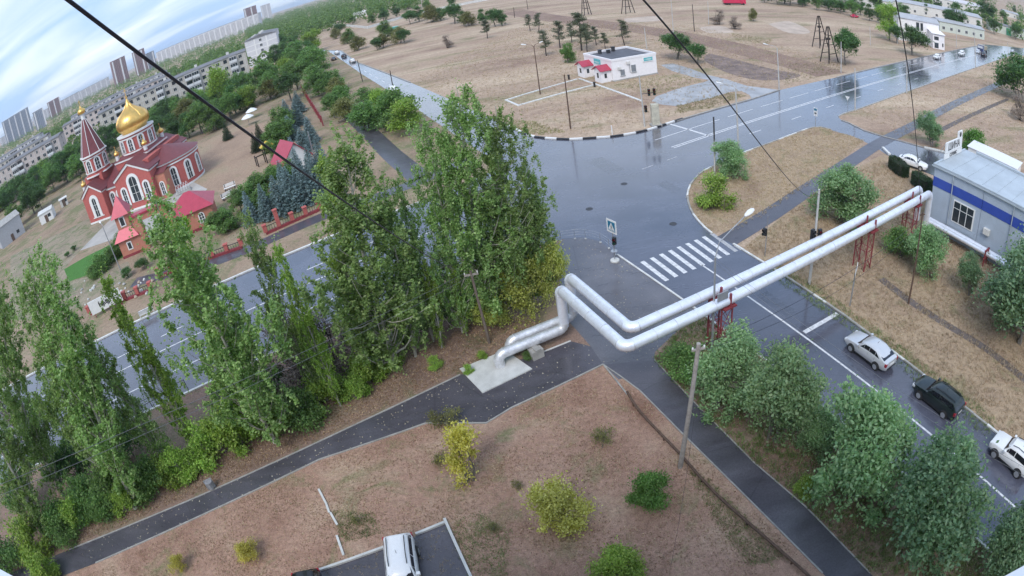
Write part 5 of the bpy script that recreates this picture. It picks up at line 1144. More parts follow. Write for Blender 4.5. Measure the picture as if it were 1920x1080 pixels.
cable('dark wire from the near pole across the road to the verge pole, the upper', FPOLE-Vector((0, 0, .2)), VPOLE-Vector((0, 0, .5)), .7, .013, CABLE, grp='wires across the road'); cable('dark wire from the near pole across the road to the verge pole, the lower', FPOLE-Vector((0, 0, .5)), VPOLE-Vector((0, 0, .9)), 1.3, .011, CABLE, grp='wires across the road')
cable('dark stay wire hanging from the near pole to the litter lawn', FPOLE-Vector((0, 0, 4.5)), G(1258,1060,.05), .1, .008, CABLE)
# ------------------------------------------------------------------ apartment blocks
PANEL = mat('weathered_panel_wall', (.50, .46, .41), .85, var=.1, scale=.3); PANELP = mat('pinkish_panel_wall', (.53, .45, .42), .85, var=.1, scale=.3); PANELW = mat('whitewashed_panel_wall', (.60, .60, .62), .85, var=.08, scale=.3)
BALC = mat('white_balcony', (.66, .66, .67), .7, var=.12, scale=.8); BROOF = mat('old_felt_roof', (.17, .17, .18), .8, var=.25, scale=.2); SEAMW = mat('panel_joint', (.66, .66, .66), .8, var=.05); BRB = mat('brown_brick_wall', (.24, .15, .15), .85, var=.1, scale=.3)
BLG = mat('blue_grey_wall', (.26, .30, .37), .8, var=.1, scale=.2)
def win_mesh(w, h, name='window'):
    mb = MB(); mb.box(-w/2, w/2, -.06, .02, 0, h, 0); 
    for i in range(2): x0 = -w/2+.08+i*(w/2-.04); mb.box(x0, x0+w/2-.12, -.08, -.06, .1, h-.1, 1)
    return mb.mesh(name, [WHITE, GLASS])
WM = win_mesh(1.5, 1.5); WMs = win_mesh(1.0, 1.5); WMd = MB().box(-.75, .75, -.05, .02, 0, 1.5).mesh('window', GLASS)
def bal_mesh():
    mb = MB(); mb.box(-1.5, 1.5, -1.1, 0, -.1, 1.05, 0); mb.box(-1.45, 1.45, -1.05, 0, 1.05, 2.3, 1); mb.box(-1.5, 1.5, -1.12, 0, 2.3, 2.45, 0)
    for x in (-1.5, -.55, .45, 1.4): mb.box(x, x+.1, -1.12, -1.0, 1.05, 2.3, 0)
    return mb.mesh('balcony', [BALC, GLASS])
def bal_open():
    mb = MB(); mb.box(-1.5, 1.5, -1.1, 0, -.1, .05, 0); mb.box(-1.5, 1.5, -1.1, -1.02, .05, 1.0, 0); mb.box(-1.5, -1.42, -1.02, 0, .05, 1.0, 0); mb.box(1.42, 1.5, -1.02, 0, .05, 1.0, 0); mb.box(-1.2, 1.2, -.03, .02, .2, 2.2, 1)
    return mb.mesh('balcony', [BALC, GLASS])
BM, BO = bal_mesh(), bal_open()
def flats(label, A, ang, length, floors=5, depth=12.0, wm=PANEL, fh=2.8, bay=3.2, seed=0, group='five storey apartment blocks', parts=True, end='both', name='apartment_block'):
    """A: corner at the viewer's right end of the street face; the face runs from A in direction ang, depth goes behind"""
    r = random.Random(seed); h = floors*fh+1.0; t = thing(name, label, 'building', (A.x, A.y, 0), ang, group)
    # local x along the face, local -y outward to viewer is +y? choose outward = left of direction when viewed: handled by sign
    s = 1 if math.sin(ang-math.atan2(A.y, A.x)) > 0 else -1      # side on which depth lies
    y0, y1 = (0, -depth) if s > 0 else (0, depth)
    ya, yb = min(y0, y1), max(y0, y1)
    MB().box(0, length, ya, yb, 0, h).build('wall', wm, t)
    mb = MB(); mb.add([(-.4, ya-.4, h), (length+.4, ya-.4, h), (length+.4, yb+.4, h), (-.4, yb+.4, h), (-.4, (ya+yb)/2, h+.9), (length+.4, (ya+yb)/2, h+.9)], [(0, 1, 5, 4), (2, 3, 4, 5), (1, 2, 5), (3, 0, 4), (3, 2, 1, 0)]); rf = mb.build('roof', BROOF, t)
    mb = MB()
    for k in range(int(length/14)): x = 7+14*k; mb.box(x-.6, x+.6, (ya+yb)/2-.5, (ya+yb)/2+.5, h+.5, h+1.9)
    mb.build_each('chimney', OFFW, rf)
    out = 1 if s > 0 else -1
    nb = int(length/bay); Rz = math.pi if out > 0 else 0.0
    balc = {i for i in range(nb) if i % 5 in (1,)} | {i for i in range(nb) if i % 10 == 7}
    mbj = MB()
    for i in range(nb+1):
        x = (length-nb*bay)/2+i*bay; mbj.box(x-.05, x+.05, -.02, .04 if out > 0 else .02, .5, h-.2) if out > 0 else mbj.box(x-.05, x+.05, -.04, .02, .5, h-.2)
    for f in range(1, floors): mbj.box(0, length, -.02 if out > 0 else -.035, .035 if out > 0 else .02, f*fh+.75, f*fh+.85)
    mbj.build('panel_joint', SEAMW, t)
    joined = MB()
    for f in range(floors):
        for i in range(nb):
            x = (length-nb*bay)/2+(i+.5)*bay; z = .9+f*fh+.7
            if i in balc: link('balcony', BM if r.random() < .7 else BO, t, (x, 0, z-.65), Rz)
            else: link('window', (WM if r.random() < .6 else (WMs if r.random() < .5 else WMd)), t, (x, 0, z), Rz)
    # end wall windows
    ne = 3
    for f in range(floors):
        for k in (1,): link('window', WMs, t, (0, (ya+yb)/2, .9+f*fh+.7), math.pi/2*(-1))
    return t
bA = G(460,95,15); wd = math.radians(205.5); wv = Vector((math.cos(wd), math.sin(wd), 0)); bk = Vector((-wv.y, wv.x, 0)); bk = -bk if bk.y < 0 else bk
flats('long five storey panel block right behind the church dome, white balconies', bA, wd, 66, 5, wm=PANEL, seed=1); flats('five storey pinkish panel block left of the bell tower behind dark trees', bA+wv*86, wd, 62, 5, wm=PANELP, seed=2)
flats('five storey block in the second row, behind the long panel block', bA+wv*30+bk*62+Vector((-6, 0, 0)), wd, 64, 5, wm=PANELP, seed=3); flats('five storey block in the second row, above the bell tower spire', bA+wv*112+bk*70, wd, 60, 5, wm=PANEL, seed=4)
flats('pale block in the third row, below the brown twin towers', bA+wv*40+bk*135, wd, 70, 5, wm=PANELW, seed=5, depth=11); flats('pale block in the third row, below the farthest left tower', bA+wv*140+bk*150, wd, 62, 5, wm=PANELW, seed=6)
# whitewashed end wall block
wa = G(458,79,15.5); d = Vector((math.cos(math.radians(15)), math.sin(math.radians(15)), 0))*18.0; L = d.length; ht = 15.5
t = thing('apartment_block', 'block showing its whitewashed windowless end wall with pale joint grid', 'building', (wa.x, wa.y, 0), math.atan2(d.y, d.x), 'five storey apartment blocks')
MB().box(0, L, 0, 46, 0, ht).build('wall', PANELW, t); mb = MB(); mb.add([(-.4, -.4, ht), (L+.4, -.4, ht), (L+.4, 46.4, ht), (-.4, 46.4, ht), (L/2, -.4, ht+1.6), (L/2, 46.4, ht+1.6)], [(0, 4, 5, 3), (1, 2, 5, 4), (0, 1, 4), (3, 5, 2)]); rf = mb.build('roof', BROOF, t)
mb = MB()
for k in range(3): mb.box(L/2-.7, L/2+.7, 5+12*k, 6.5+12*k, ht+.8, ht+2.6); mb.box(L*.2, L*.2+.8, 9+12*k, 10+12*k, ht+.2, ht+1.4)
mb.build_each('chimney', OFFW, rf)
mb = MB()
for x in (L*.30, L*.68): mb.box(x-.35, x+.35, -.06, .01, 0, ht-.1)
for f in range(1, 5): mb.box(0, L*.30-.35, -.05, .01, f*3-.25, f*3+.25); mb.box(L*.30+.35, L*.68-.35, -.05, .01, f*3-.25, f*3+.25); mb.box(L*.68+.35, L, -.05, .01, f*3-.25, f*3+.25)
mb.build('panel_joint', WHITE, t)
for f in range(5): o = link('window', WM, t, (L*.49, -.02, f*3+1.0))
# long white block and towers on the skyline: rows of windows as one piece per face
def skyline(label, name, pl_, pr_, dist_l, dist_r, ztop=None, depth=14, wm=PANELW, fh=3.0, wcol=GLASS, bay=3.4, group='buildings on the skyline', top_l=None):
    a, b = FAR(*pl_, dist_l), FAR(*pr_, dist_r); zt = ztop or (a.z+b.z)/2; d = Vector((b.x-a.x, b.y-a.y, 0)); L = d.length; t = thing(name, label, 'building', (a.x, a.y, 0), math.atan2(d.y, d.x), group)
    MB().box(0, L, 0, depth, 0, zt).build('wall', wm, t); MB().box(-.3, L+.3, -.3, depth+.3, zt, zt+.8).build('roof', BROOF if wm is not BRB else BRB, t)
    n = max(2, int(L/bay)); fl_ = int(zt/fh)
    for f in range(fl_):
        mb = MB()
        for i in range(n): x = L*(i+.5)/n; mb.box(x-bay*.27, x+bay*.27, -.08, .02, f*fh+.9, f*fh+2.3)
        tag(mb.build('window_row', wcol, t), kind='stuff')
    mb = MB()
    for i in range(0, n, 5): x = L*(i+1)/n; mb.box(x-1.6, x+1.6, -1.0, 0, 2, zt-1)
    mb.build_each('balcony_stack', BALC, t); return t
skyline('very long white slab block standing on the skyline', 'slab_block', (292,99), (484,29), 1650, 1450, 35.5, wm=PANELW)
skyline('dark blue grey high-rise at the left edge of the skyline', 'tower_block', (3,229), (52,201), 1500, 1505, 62, 24, BLG)
skyline('brown brick tower left of the bell tower spire tip', 'tower_block', (88,194), (110,181), 1600, 1600, 46, 18, BRB)
skyline('brown brick tower with a dark right side, left of the golden dome tip', 'tower_block', (208,120), (234,107), 1250, 1255, 57, 18, BRB); skyline('brown brick tower cut by the thick cable', 'tower_block', (247,101), (270,92), 1350, 1350, 57, 18, BRB)
skyline('red brick tower above the right end of the long slab block', 'tower_block', (456,17), (480,12), 1600, 1600, 60, 18, BRB); skyline('pale tower right of the red tower on the skyline', 'tower_block', (488,12), (506,7), 2100, 2100, 61, 18, PANELW)
for i, (l, r_, d_, z_, lab) in enumerate((((0,262), (60,224), 1900, 29, 'faint white slab below the left high-rise'), ((62,226), (95,208), 2000, 34, 'faint white slab between the high-rise and the brown tower'), ((112,200), (150,178), 1900, 33, 'faint white slab just right of the brown tower'), ((150,178), (205,150), 1800, 31, 'faint pale slab left of the twin brown towers'), ((66,232), (84,222), 1200, 38, 'pale grey block with stepped roof below the brown tower'), ((272,112), (290,104), 1400, 42, 'blue grey block at the left end of the long slab'))):
    skyline(lab, 'slab_block', l, r_, d_, d_, z_, 13, PANELW if i < 4 else BLG)
# ------------------------------------------------------------------ buildings on the upper right
def simple_house(label, px, py, w, d, h, ang, wm, rm, pitch=1.2, wins=4, group=None, name='house', cat='house'):
    p = G(px, py); t = thing(name, label, cat, (p.x, p.y, 0), ang, group); MB().box(0, w, 0, d, 0, h).build('wall', wm, t); e = .4; mb = MB()
    mb.add([(-e, -e, h-.05), (w+e, -e, h-.05), (w+e, d+e, h-.05), (-e, d+e, h-.05), (-e, d/2, h+pitch), (w+e, d/2, h+pitch)], [(0, 1, 5, 4), (2, 3, 4, 5), (1, 2, 5), (3, 0, 4), (3, 2, 1, 0)]); mb.build('roof', rm, t)
    for k in range(wins): o = link('window', WM if h > 3 else WMs, t, (w*(k+.5)/wins, -.02, 1.0))
    if h > 5.5:
        for k in range(wins): link('window', WM, t, (w*(k+.5)/wins, -.02, 3.9))
    return t
GSH = mat('grey_sheet_roof', (.40, .41, .43), .6, .1, var=.15, scale=.3); GRN = mat('green_metal_gate', (.05, .25, .14), .5); PALEG = mat('pale_green_wall', (.52, .56, .50), .8, var=.08)
hA = G(1737,88)
t = thing('white_house', 'white two storey house with a projecting porch on the far street bank', 'house', (hA.x, hA.y, 0), math.radians(-28))
MB().box(-9, 7.0, 6, 14, 0, 8).build('wall', SWH, t); MB().box(2.6, 7.2, 0, 6, 0, 5.2).build('porch_wall', SWH, t); mb = MB(); mb.add([(-9.4, 5.6, 7.9), (7.4, 5.6, 7.9), (7.4, 14.4, 7.9), (-9.4, 14.4, 7.9), (-9.4, 10, 9.4), (7.4, 10, 9.4)], [(0, 1, 5, 4), (2, 3, 4, 5), (1, 2, 5), (3, 0, 4)]); mb.build('roof', GSH, t)
mb = MB(); mb.add([(2.2, -.5, 5.1), (7.6, -.5, 5.1), (7.6, 6, 5.7), (2.2, 6, 5.7)], [(0, 1, 2, 3)]); mb.build('porch_roof', SWH, t)
for x, z, w_, h_ in ((-1.5, 4.6, 1.2, 2.6), (.1, 4.6, 1.0, 2.6), (-6, 4.6, .8, 1.6)): MB().box(x-w_/2, x+w_/2, 5.92, 6.02, z, z+h_).build('window', GLASS, t)
for x, z, w_, h_ in ((4.0, 3.0, 1.8, 1.2), (4.0, .3, 1.6, 1.8), (6.5, 1.0, .5, 1.2)): MB().box(x-w_/2, x+w_/2, -.06, .02, z, z+h_).build('window', GLASS, t)
simple_house('long grey roofed annexe with green wall behind the white house', 1762, 58, 26, 9, 4.5, math.radians(-20), PALEG, GSH, 1.0, 6); simple_house('long low warehouse with pale sheet roof above the white house', 1640, 15, 70, 14, 5.5, math.radians(-24), OFFW, GSH, 1.4, 10, name='warehouse', cat='warehouse')
simple_house('long warehouse with pale roof and dark end door at the top right', 1745, 12, 55, 18, 7.0, math.radians(-22), OFFW, mat('pale_sheet_roof', (.55, .53, .55), .6, var=.1, scale=.3), 2.0, 9, name='warehouse', cat='warehouse')
t = simple_house('pale wall workshop with a green gate right of the tall dark trees', 1858, 58, 26, 8, 5.0, math.radians(-30), PALEG, BROOF, .8, 3, name='workshop', cat='workshop'); MB().box(11, 14.5, -.1, .02, 0, 4.2).build('gate', GRN, t)
simple_house('low pale shed at the top right corner', 1885, 30, 60, 12, 4.5, math.radians(-28), OFFW, GSH, 1.2, 8, name='warehouse', cat='warehouse'); simple_house('low grey shed behind the crossing railway yard', 1560, 8, 36, 12, 5, math.radians(-18), OFFW, GSH, 1.2, 5, name='warehouse', cat='warehouse')
simple_house('low pale house among trees on the far left field edge', 662, 36, 12, 9, 4, math.radians(15), WHITE, OFFW, 1.2, 3); simple_house('small pale house by the left far pole', 612, 44, 8, 7, 3.5, math.radians(15), WHITE, GSH, 1.0, 2); simple_house('small white house in the far wood', 527, 38, 14, 10, 4, .1, WHITE, OFFW, 1.5, 3)
# long pale wall round the far plot, teal kiosk
for lab, a, b in (('long pale perimeter wall on the far field, left part', (612,46), (690,54)), ('long pale perimeter wall on the far field, middle part', (690,54), (770,30)), ('long pale perimeter wall on the far field, right part', (790,26), (930,-2))):
    A, B = G(*a), G(*b); d = B-A; n = int(d.length/6); t = thing('perimeter_wall', lab, 'wall', (A.x, A.y, 0), math.atan2(d.y, d.x), 'perimeter walls')
    for k in range(n): MB().box(d.length*k/n+.05, d.length*(k+1)/n-.05, -.1, .1, 0, 1.6).build('wall_panel', KERBW, t)
q = G(738,62); t = thing('teal_kiosk', 'small teal and white kiosk among shrubs on the far field', 'kiosk', (q.x, q.y, 0), .2); MB().box(-2.2, 2.2, -1.5, 1.5, 0, 2.2).build('wall', WHITE, t); MB().box(-2.6, 2.6, -1.9, 1.9, 2.2, 3.0).build('fascia', mat('teal_paint', (.05, .42, .42), .5), t); MB().box(-1.0, .2, -1.55, -1.48, 0, 1.9).build('door', GLASSB, t)
# ------------------------------------------------------------------ foliage
BARK = mat('grey_bark', (.17, .155, .135), .9, var=.3, scale=6, bump=.4); BARKP = mat('pale_poplar_bark', (.36, .35, .30), .85, var=.25, scale=4, bump=.3); BARKD = mat('dark_bark', (.055, .045, .04), .9, var=.3, scale=6)
L_POP = leaf_mat('poplar_leaves', (.145, .245, .075), (.23, .355, .115), (.38, .49, .21)); L_POPY = leaf_mat('young_poplar_leaves', (.15, .26, .045), (.26, .41, .075), (.43, .56, .15))
L_ELM = leaf_mat('elm_leaves', (.15, .265, .13), (.24, .375, .185), (.36, .48, .27)); L_DARK = leaf_mat('dark_leaves', (.05, .12, .045), (.09, .19, .065), (.155, .265, .095)); L_MID = leaf_mat('mid_leaves', (.08, .165, .05), (.145, .265, .08), (.24, .36, .12))
L_YEL = leaf_mat('yellow_leaves', (.38, .34, .06), (.55, .50, .11), (.68, .64, .22)); L_YG = leaf_mat('yellow_green_leaves', (.27, .32, .06), (.43, .48, .12), (.60, .63, .23)); L_OLIVE = leaf_mat('olive_leaves', (0.133, 0.149, 0.055), (0.218, 0.227, 0.086), (0.328, 0.312, 0.133))
L_SPR = leaf_mat('blue_spruce_needles', (0.101, 0.173, 0.173), (0.193, 0.284, 0.293), (0.324, 0.425, 0.446), .1); L_PINE = leaf_mat('pine_needles', (0.055, 0.078, 0.043), (0.102, 0.125, 0.070), (0.172, 0.187, 0.109), .1); L_BR = leaf_mat('bare_twigs', (.17, .13, .105), (.25, .195, .16), (.33, .27, .23), .05); L_HEDGE = leaf_mat('hedge_leaves', (0.022, 0.048, 0.022), (0.036, 0.078, 0.034), (0.066, 0.120, 0.054))
def leaf_cloud(name, C, S, m, seed, flat=.35, asp=.55):
    """mesh of one small four-sided leaf per row of C"""
    g = np.random.default_rng(seed); n = len(C); a = g.normal(size=(n, 3)); a[:, 2] *= .7; a /= np.linalg.norm(a, axis=1)[:, None]
    nr = g.normal(size=(n, 3)); nr[:, 2] = np.abs(nr[:, 2])+flat; b = np.cross(nr, a); b /= np.linalg.norm(b, axis=1)[:, None]+1e-9
    S = np.broadcast_to(S, (n,))*g.uniform(.7, 1.35, n); a *= S[:, None]; b *= (S*asp)[:, None]
    v = np.stack([C-a, C-b*1.0, C+a, C+b], 1).reshape(-1, 3).astype(np.float32)
    me = bpy.data.meshes.new(name); me.vertices.add(4*n); me.vertices.foreach_set('co', v.ravel()); me.loops.add(4*n); me.loops.foreach_set('vertex_index', np.arange(4*n, dtype=np.int32)); me.polygons.add(n)
    me.polygons.foreach_set('loop_start', np.arange(0, 4*n, 4, dtype=np.int32)); me.materials.append(m); me.update(calc_edges=True); return me
def wood(name, chains, m):
    mb = MB()
    for pts, rs in chains: mb.tube(pts, rs, 6 if rs[0] > .06 else 4, 0, False)
    return mb.mesh(name, m, True)
def poplar(seed, h=18.0, w=1.9, nb=60, nl=24000, ls=.12, lm=None, bare=.03, bark=None, wild=1.0):
    """upswept poplar: steep limbs leave the stem at all heights, each ends in ragged leafy sprays"""
    g = np.random.default_rng(seed); ch = []; C = []; S = []
    lean = g.normal(0, .012, 2); stem = [Vector((lean[0]*z+.14*math.sin(z*.5+seed), lean[1]*z+.14*math.cos(z*.4+seed), z)) for z in np.linspace(0, h*.93, 9)]
    ch.append((stem, list(np.linspace(.17*h/18, .02, 9)))); wt = []
    side = g.uniform(.75, 1.25, 8)
    for i in range(nb):
        t = bare+(1-bare)*((i+g.uniform(0, .9))/nb)**1.15*.9; az = g.uniform(0, 2*math.pi); x = t*8; k0 = min(int(x), 7); p0 = stem[k0].lerp(stem[k0+1], x-k0)
        env = w*(min(1, .68+1.4*(t-bare)) if t < .3 else max(.06, 1-(t-.3)/.74)**.72)*side[int(az/6.2832*8) % 8]
        L = g.uniform(.13, .28)*h*(1-.62*t)*(.55 if t < .1 else 1); r_out = max(.15, env*g.uniform(.35, 1.1)); cv = g.uniform(.5, .9)
        p = [p0]
        for k in range(1, 6):
            f = k/5; p.append(p0+Vector((math.cos(az+.25*f)*r_out*(f**cv), math.sin(az+.25*f)*r_out*(f**cv), L*f**1.2)))
        if i % 2 == 0 or t < .35: ch.append((p, list(np.linspace(.055*(1-.6*t), .008, 6))))
        wt.append((p, L*(.6+r_out/w)))
    tot = sum(x[1] for x in wt)
    for p, L in wt:
        n = int(nl*L/tot*g.uniform(.6, 1.4)); P = np.array([tuple(q) for q in p]); ns = max(3, n//60)
        fs = g.beta(2.0, 1.1, ns)*1.05; idx = np.clip(fs*5, 0, 4.999); k = idx.astype(int); fr = (idx-k)[:, None]; cen = P[k]*(1-fr)+P[k+1]*fr+g.normal(0, .30*wild, (ns, 3))*np.array([1, 1, .8]); ax = g.normal(0, .17, (ns, 3)); ax[:, 2] += g.uniform(.12, .5, ns)
        sub = g.integers(0, ns, n); u = g.normal(0, .75, n)[:, None]; C.append(cen[sub]+ax[sub]*u+g.normal(0, .085, (n, 3)))
    C = np.concatenate(C); C[:, 2] = np.maximum(C[:, 2], .1); return wood('trunk', ch, bark or BARKP), leaf_cloud('crown', C, ls, lm or L_POP, seed, .7, .7)
def round_tree(seed, h=6.0, r=2.2, nc=90, nl=9000, ls=.11, lm=None, base=.22, sig=.34, bark=None, squash=1.0, stems=1, shell=.6, clump=1.0, lobes=6):
    """broad crown made of leaf clumps on forked limbs, with gaps between"""
    g = np.random.default_rng(seed); ch = []; zc = h*(base+(1-base)/2); rz = h*(1-base)/2*squash; trunks = []
    for s in range(stems):
        a = g.uniform(0, 6.28); off = Vector((math.cos(a)*.25*(stems > 1), math.sin(a)*.25*(stems > 1), 0)); tp = Vector((math.cos(a)*r*.35*(stems > 1), math.sin(a)*r*.35*(stems > 1), h*.72)); pts = [off.lerp(tp, k/4)+Vector((g.normal(0, .06), g.normal(0, .06), 0)) for k in range(5)]
        ch.append((pts, list(np.linspace(.045*h**.75/max(1, stems)**.5, .02, 5)))); trunks.append(pts)
    C = []; cents = []; nlo = lobes; lc = [Vector((0, 0, zc+rz*.5))]
    for k in range(nlo):
        a = 6.2832*(k+g.uniform(-.3, .3))/nlo; d_ = r*g.uniform(.42, .62); lc.append(Vector((math.cos(a)*d_, math.sin(a)*d_, zc+rz*g.uniform(-.72, .42))))
    lr = [r*g.uniform(.38, .55) for _ in lc]
    for i in range(nc):
        j = i % len(lc); v = Vector(g.normal(size=3)); v.normalize(); v.z = abs(v.z)*.9+.0 if g.random() < .62 else v.z; k = (shell+(1-shell)*g.random()**.6)*lr[j]*(1.25 if i % 11 == 0 else 1)
        c = lc[j]+Vector((v.x*k, v.y*k, v.z*k*rz/r*1.1)); c.z = max(c.z, .12); cents.append(c)
    per = g.dirichlet(np.full(nc, 3.0))*nl
    for i, c in enumerate(cents):
        if i % 2 == 0:
            tr_ = trunks[i % stems]; z = min(max(c.z-.35*c.xy.length-.2, h*.08), h*.6); b = min(tr_, key=lambda q: abs(q.z-z)); m_ = b.lerp(c, .5)+Vector((0, 0, -.1)); ch.append(([b, m_, c], [.016*h**.6, .011*h**.6, .006]))
        n = int(per[i]); s = sig*clump*g.uniform(.55, 1.35); d = g.normal(0, 1, (n, 3))*np.array([s, s, s*.75]); C.append(np.array(tuple(c))+d)
    C = np.concatenate(C); C[:, 2] = np.maximum(C[:, 2], .04); return wood('trunk', ch, bark or BARK), leaf_cloud('crown', C, ls, lm or L_MID, seed, 1.0)
def spruce(seed, h=7.0, r=2.0, nl=7000, lm=None, ls=.12):
    g = np.random.default_rng(seed); ch = [([Vector((0, 0, 0)), Vector((0, 0, h))], [.14, .01])]; C = []; nw = int(h*3.2)
    for i in range(nw):
        t = (i+.3)/nw; z = h*(.06+.92*t); R = r*(1-t)**.85*g.uniform(.85, 1.1)+.08; nb = max(4, int(9*(1-t)+3))
        for k in range(nb):
            az = 6.283*(k+g.uniform(-.3, .3))/nb+i*.7; rr = R*g.uniform(.8, 1.08); n = int(nl*rr/(nw*5.5*r*.52)); f = g.beta(1.6, 1.0, n)
            wdt = .16*(1-f)+.05+.1*rr*.25; lat = g.normal(0, 1, n)*wdt; x = f*rr; C.append(np.stack([math.cos(az)*x-math.sin(az)*lat, math.sin(az)*x+math.cos(az)*lat, z-.22*x+.10*x*x/max(rr, .3)+g.normal(0, .04, n)], 1))
            if k % 2 == 0: ch.append(([Vector((0, 0, z)), Vector((math.cos(az)*rr, math.sin(az)*rr, z-.15*rr))], [.025, .006]))
    return wood('trunk', ch, BARKD), leaf_cloud('crown', np.concatenate(C), ls, lm or L_SPR, seed, .8, .3)
def pine(seed, h=7.5, nl=3000, ls=.2, lm=None, bare=.3):
    g = np.random.default_rng(seed); ch = [([Vector((g.normal(0, .1), 0, 0)), Vector((g.normal(0, .2), g.normal(0, .2), h*.5)), Vector((g.normal(0, .3), g.normal(0, .3), h))], [.16, .1, .03])]; C = []; nb = 20
    for i in range(nb):
        t = bare+(1-bare)*(i+.5)/nb; z = h*t; az = g.uniform(0, 6.283); rr = h*.26*(1.15-t)*g.uniform(.6, 1.2)+.3; e = Vector((math.cos(az)*rr, math.sin(az)*rr, z+rr*.22)); ch.append(([Vector((0, 0, z)), e], [.05, .012]))
        for q in range(4): c = Vector((0, 0, z)).lerp(e, .45+.2*q); n = int(nl/nb/4); C.append(np.array(tuple(c))+g.normal(0, 1, (n, 3))*np.array([.34, .34, .16]))
    return wood('trunk', ch, BARKD), leaf_cloud('crown', np.concatenate(C), ls, lm or L_PINE, seed, .3, .18)
def place(name, label, cat, pair, base, h0, height=None, top=None, rz=None, wide=1.0, group=None, z=0.0):
    """put a tree so that its foot stands at a ground pixel; height in metres or from the pixel of its tip"""
    b = G(*base) if not isinstance(base, Vector) else base; tilt = None
    if top is not None:
        tp = top_of(b, *top); height = tp.z; lean = Vector((tp.x-b.x, tp.y-b.y, 0)); tilt = Vector((lean.x, lean.y, height))
    s = height/h0; t = thing(name, label, cat, (b.x, b.y, z), 0, group); rz = random.uniform(0, 6.28) if rz is None else rz
    q = Matrix.Rotation(rz, 4, 'Z')
    if tilt is not None: q = (Vector((0, 0, 1)).rotation_difference(tilt.normalized()).to_matrix().to_4x4()) @ q
    t.rotation_euler = q.to_euler(); t.scale = (s*wide, s*wide, s)
    link('trunk', pair[0], t); link('crown', pair[1], t); return t
# poplar row
PV = [poplar(101, 18, 3.0, 110, 32000, .085), poplar(102, 18, 1.9, 76, 19000, .085), poplar(103, 18, 1.5, 50, 11000, .085, L_POPY), poplar(104, 18, 3.1, 120, 33000, .085), poplar(105, 18, 1.9, 76, 21000, .085, L_POPY), poplar(106, 18, 2.0, 80, 22000, .085)]
PG = 'poplars between the footpath and the left street'
for lab, v, base, top_, wd_ in (
    ('tallest poplar, broad crown reaching up to the far street at picture centre', 3, (925,598), (850,122), 1.02), ('broad poplar just right of the tallest one, overlapping the junction', 3, (975,585), (925,165), .95), ('lower poplar on the right flank overlooking the wet junction', 0, (1012,566), (985,285), 1.05),
    ('broad bright poplar with a pale trunk left of the tallest one', 0, (740,696), (632,212), 1.2), ('poplar filling the gap between the two broad crowns', 1, (782,668), (715,300), .9), ('slender poplar leaning over the red garden railing', 4, (700,690), (598,240), .75),
    ('poplar joining the two tallest groups, its tip just left of the tallest one', 3, (868,622), (792,185), .75), ('middle poplar of the centre screen, behind the thin white trunks', 5, (812,640), (742,300), .7),
    ('thin young poplar with white trunk nearest the utility pole', 2, (874,629), (838,470), .8), ('thin young poplar with white trunk, second left of the utility pole', 2, (829,654), (795,455), .9),
    ('twin tipped slim poplar in front of the red fence pier', 1, (612,752), (437,372), .72), ('slim poplar beside the thorn bush with yellowish lower leaves', 4, (640,760), (505,420), .6),
    ('big bright poplar right in front of the church transept', 0, (520,828), (262,335), 1.05), ('poplar just right of the church gate, joined to the big bright one', 4, (470,800), (318,360), .95), ('slim poplar in front of the notice board', 4, (372,838), (178,478), .78),
    ('dark poplar left of the church lawn with a visible trunk', 5, (258,952), (70,425), 1.05), ('dark poplar second from the left edge', 3, (215,930), (38,432), .85), ('dark poplar at the very left edge', 0, (120,935), (-25,455), .95), ('shorter dark poplar low at the left edge', 1, (90,1010), (-70,640), 1.2), ('poplar with low leafy skirt left of the church lamp', 5, (330,880), (120,560), .8)):
    place('poplar_tree', lab, 'tree', PV[v], base, 18, top=top_, wide=wd_, group=PG)
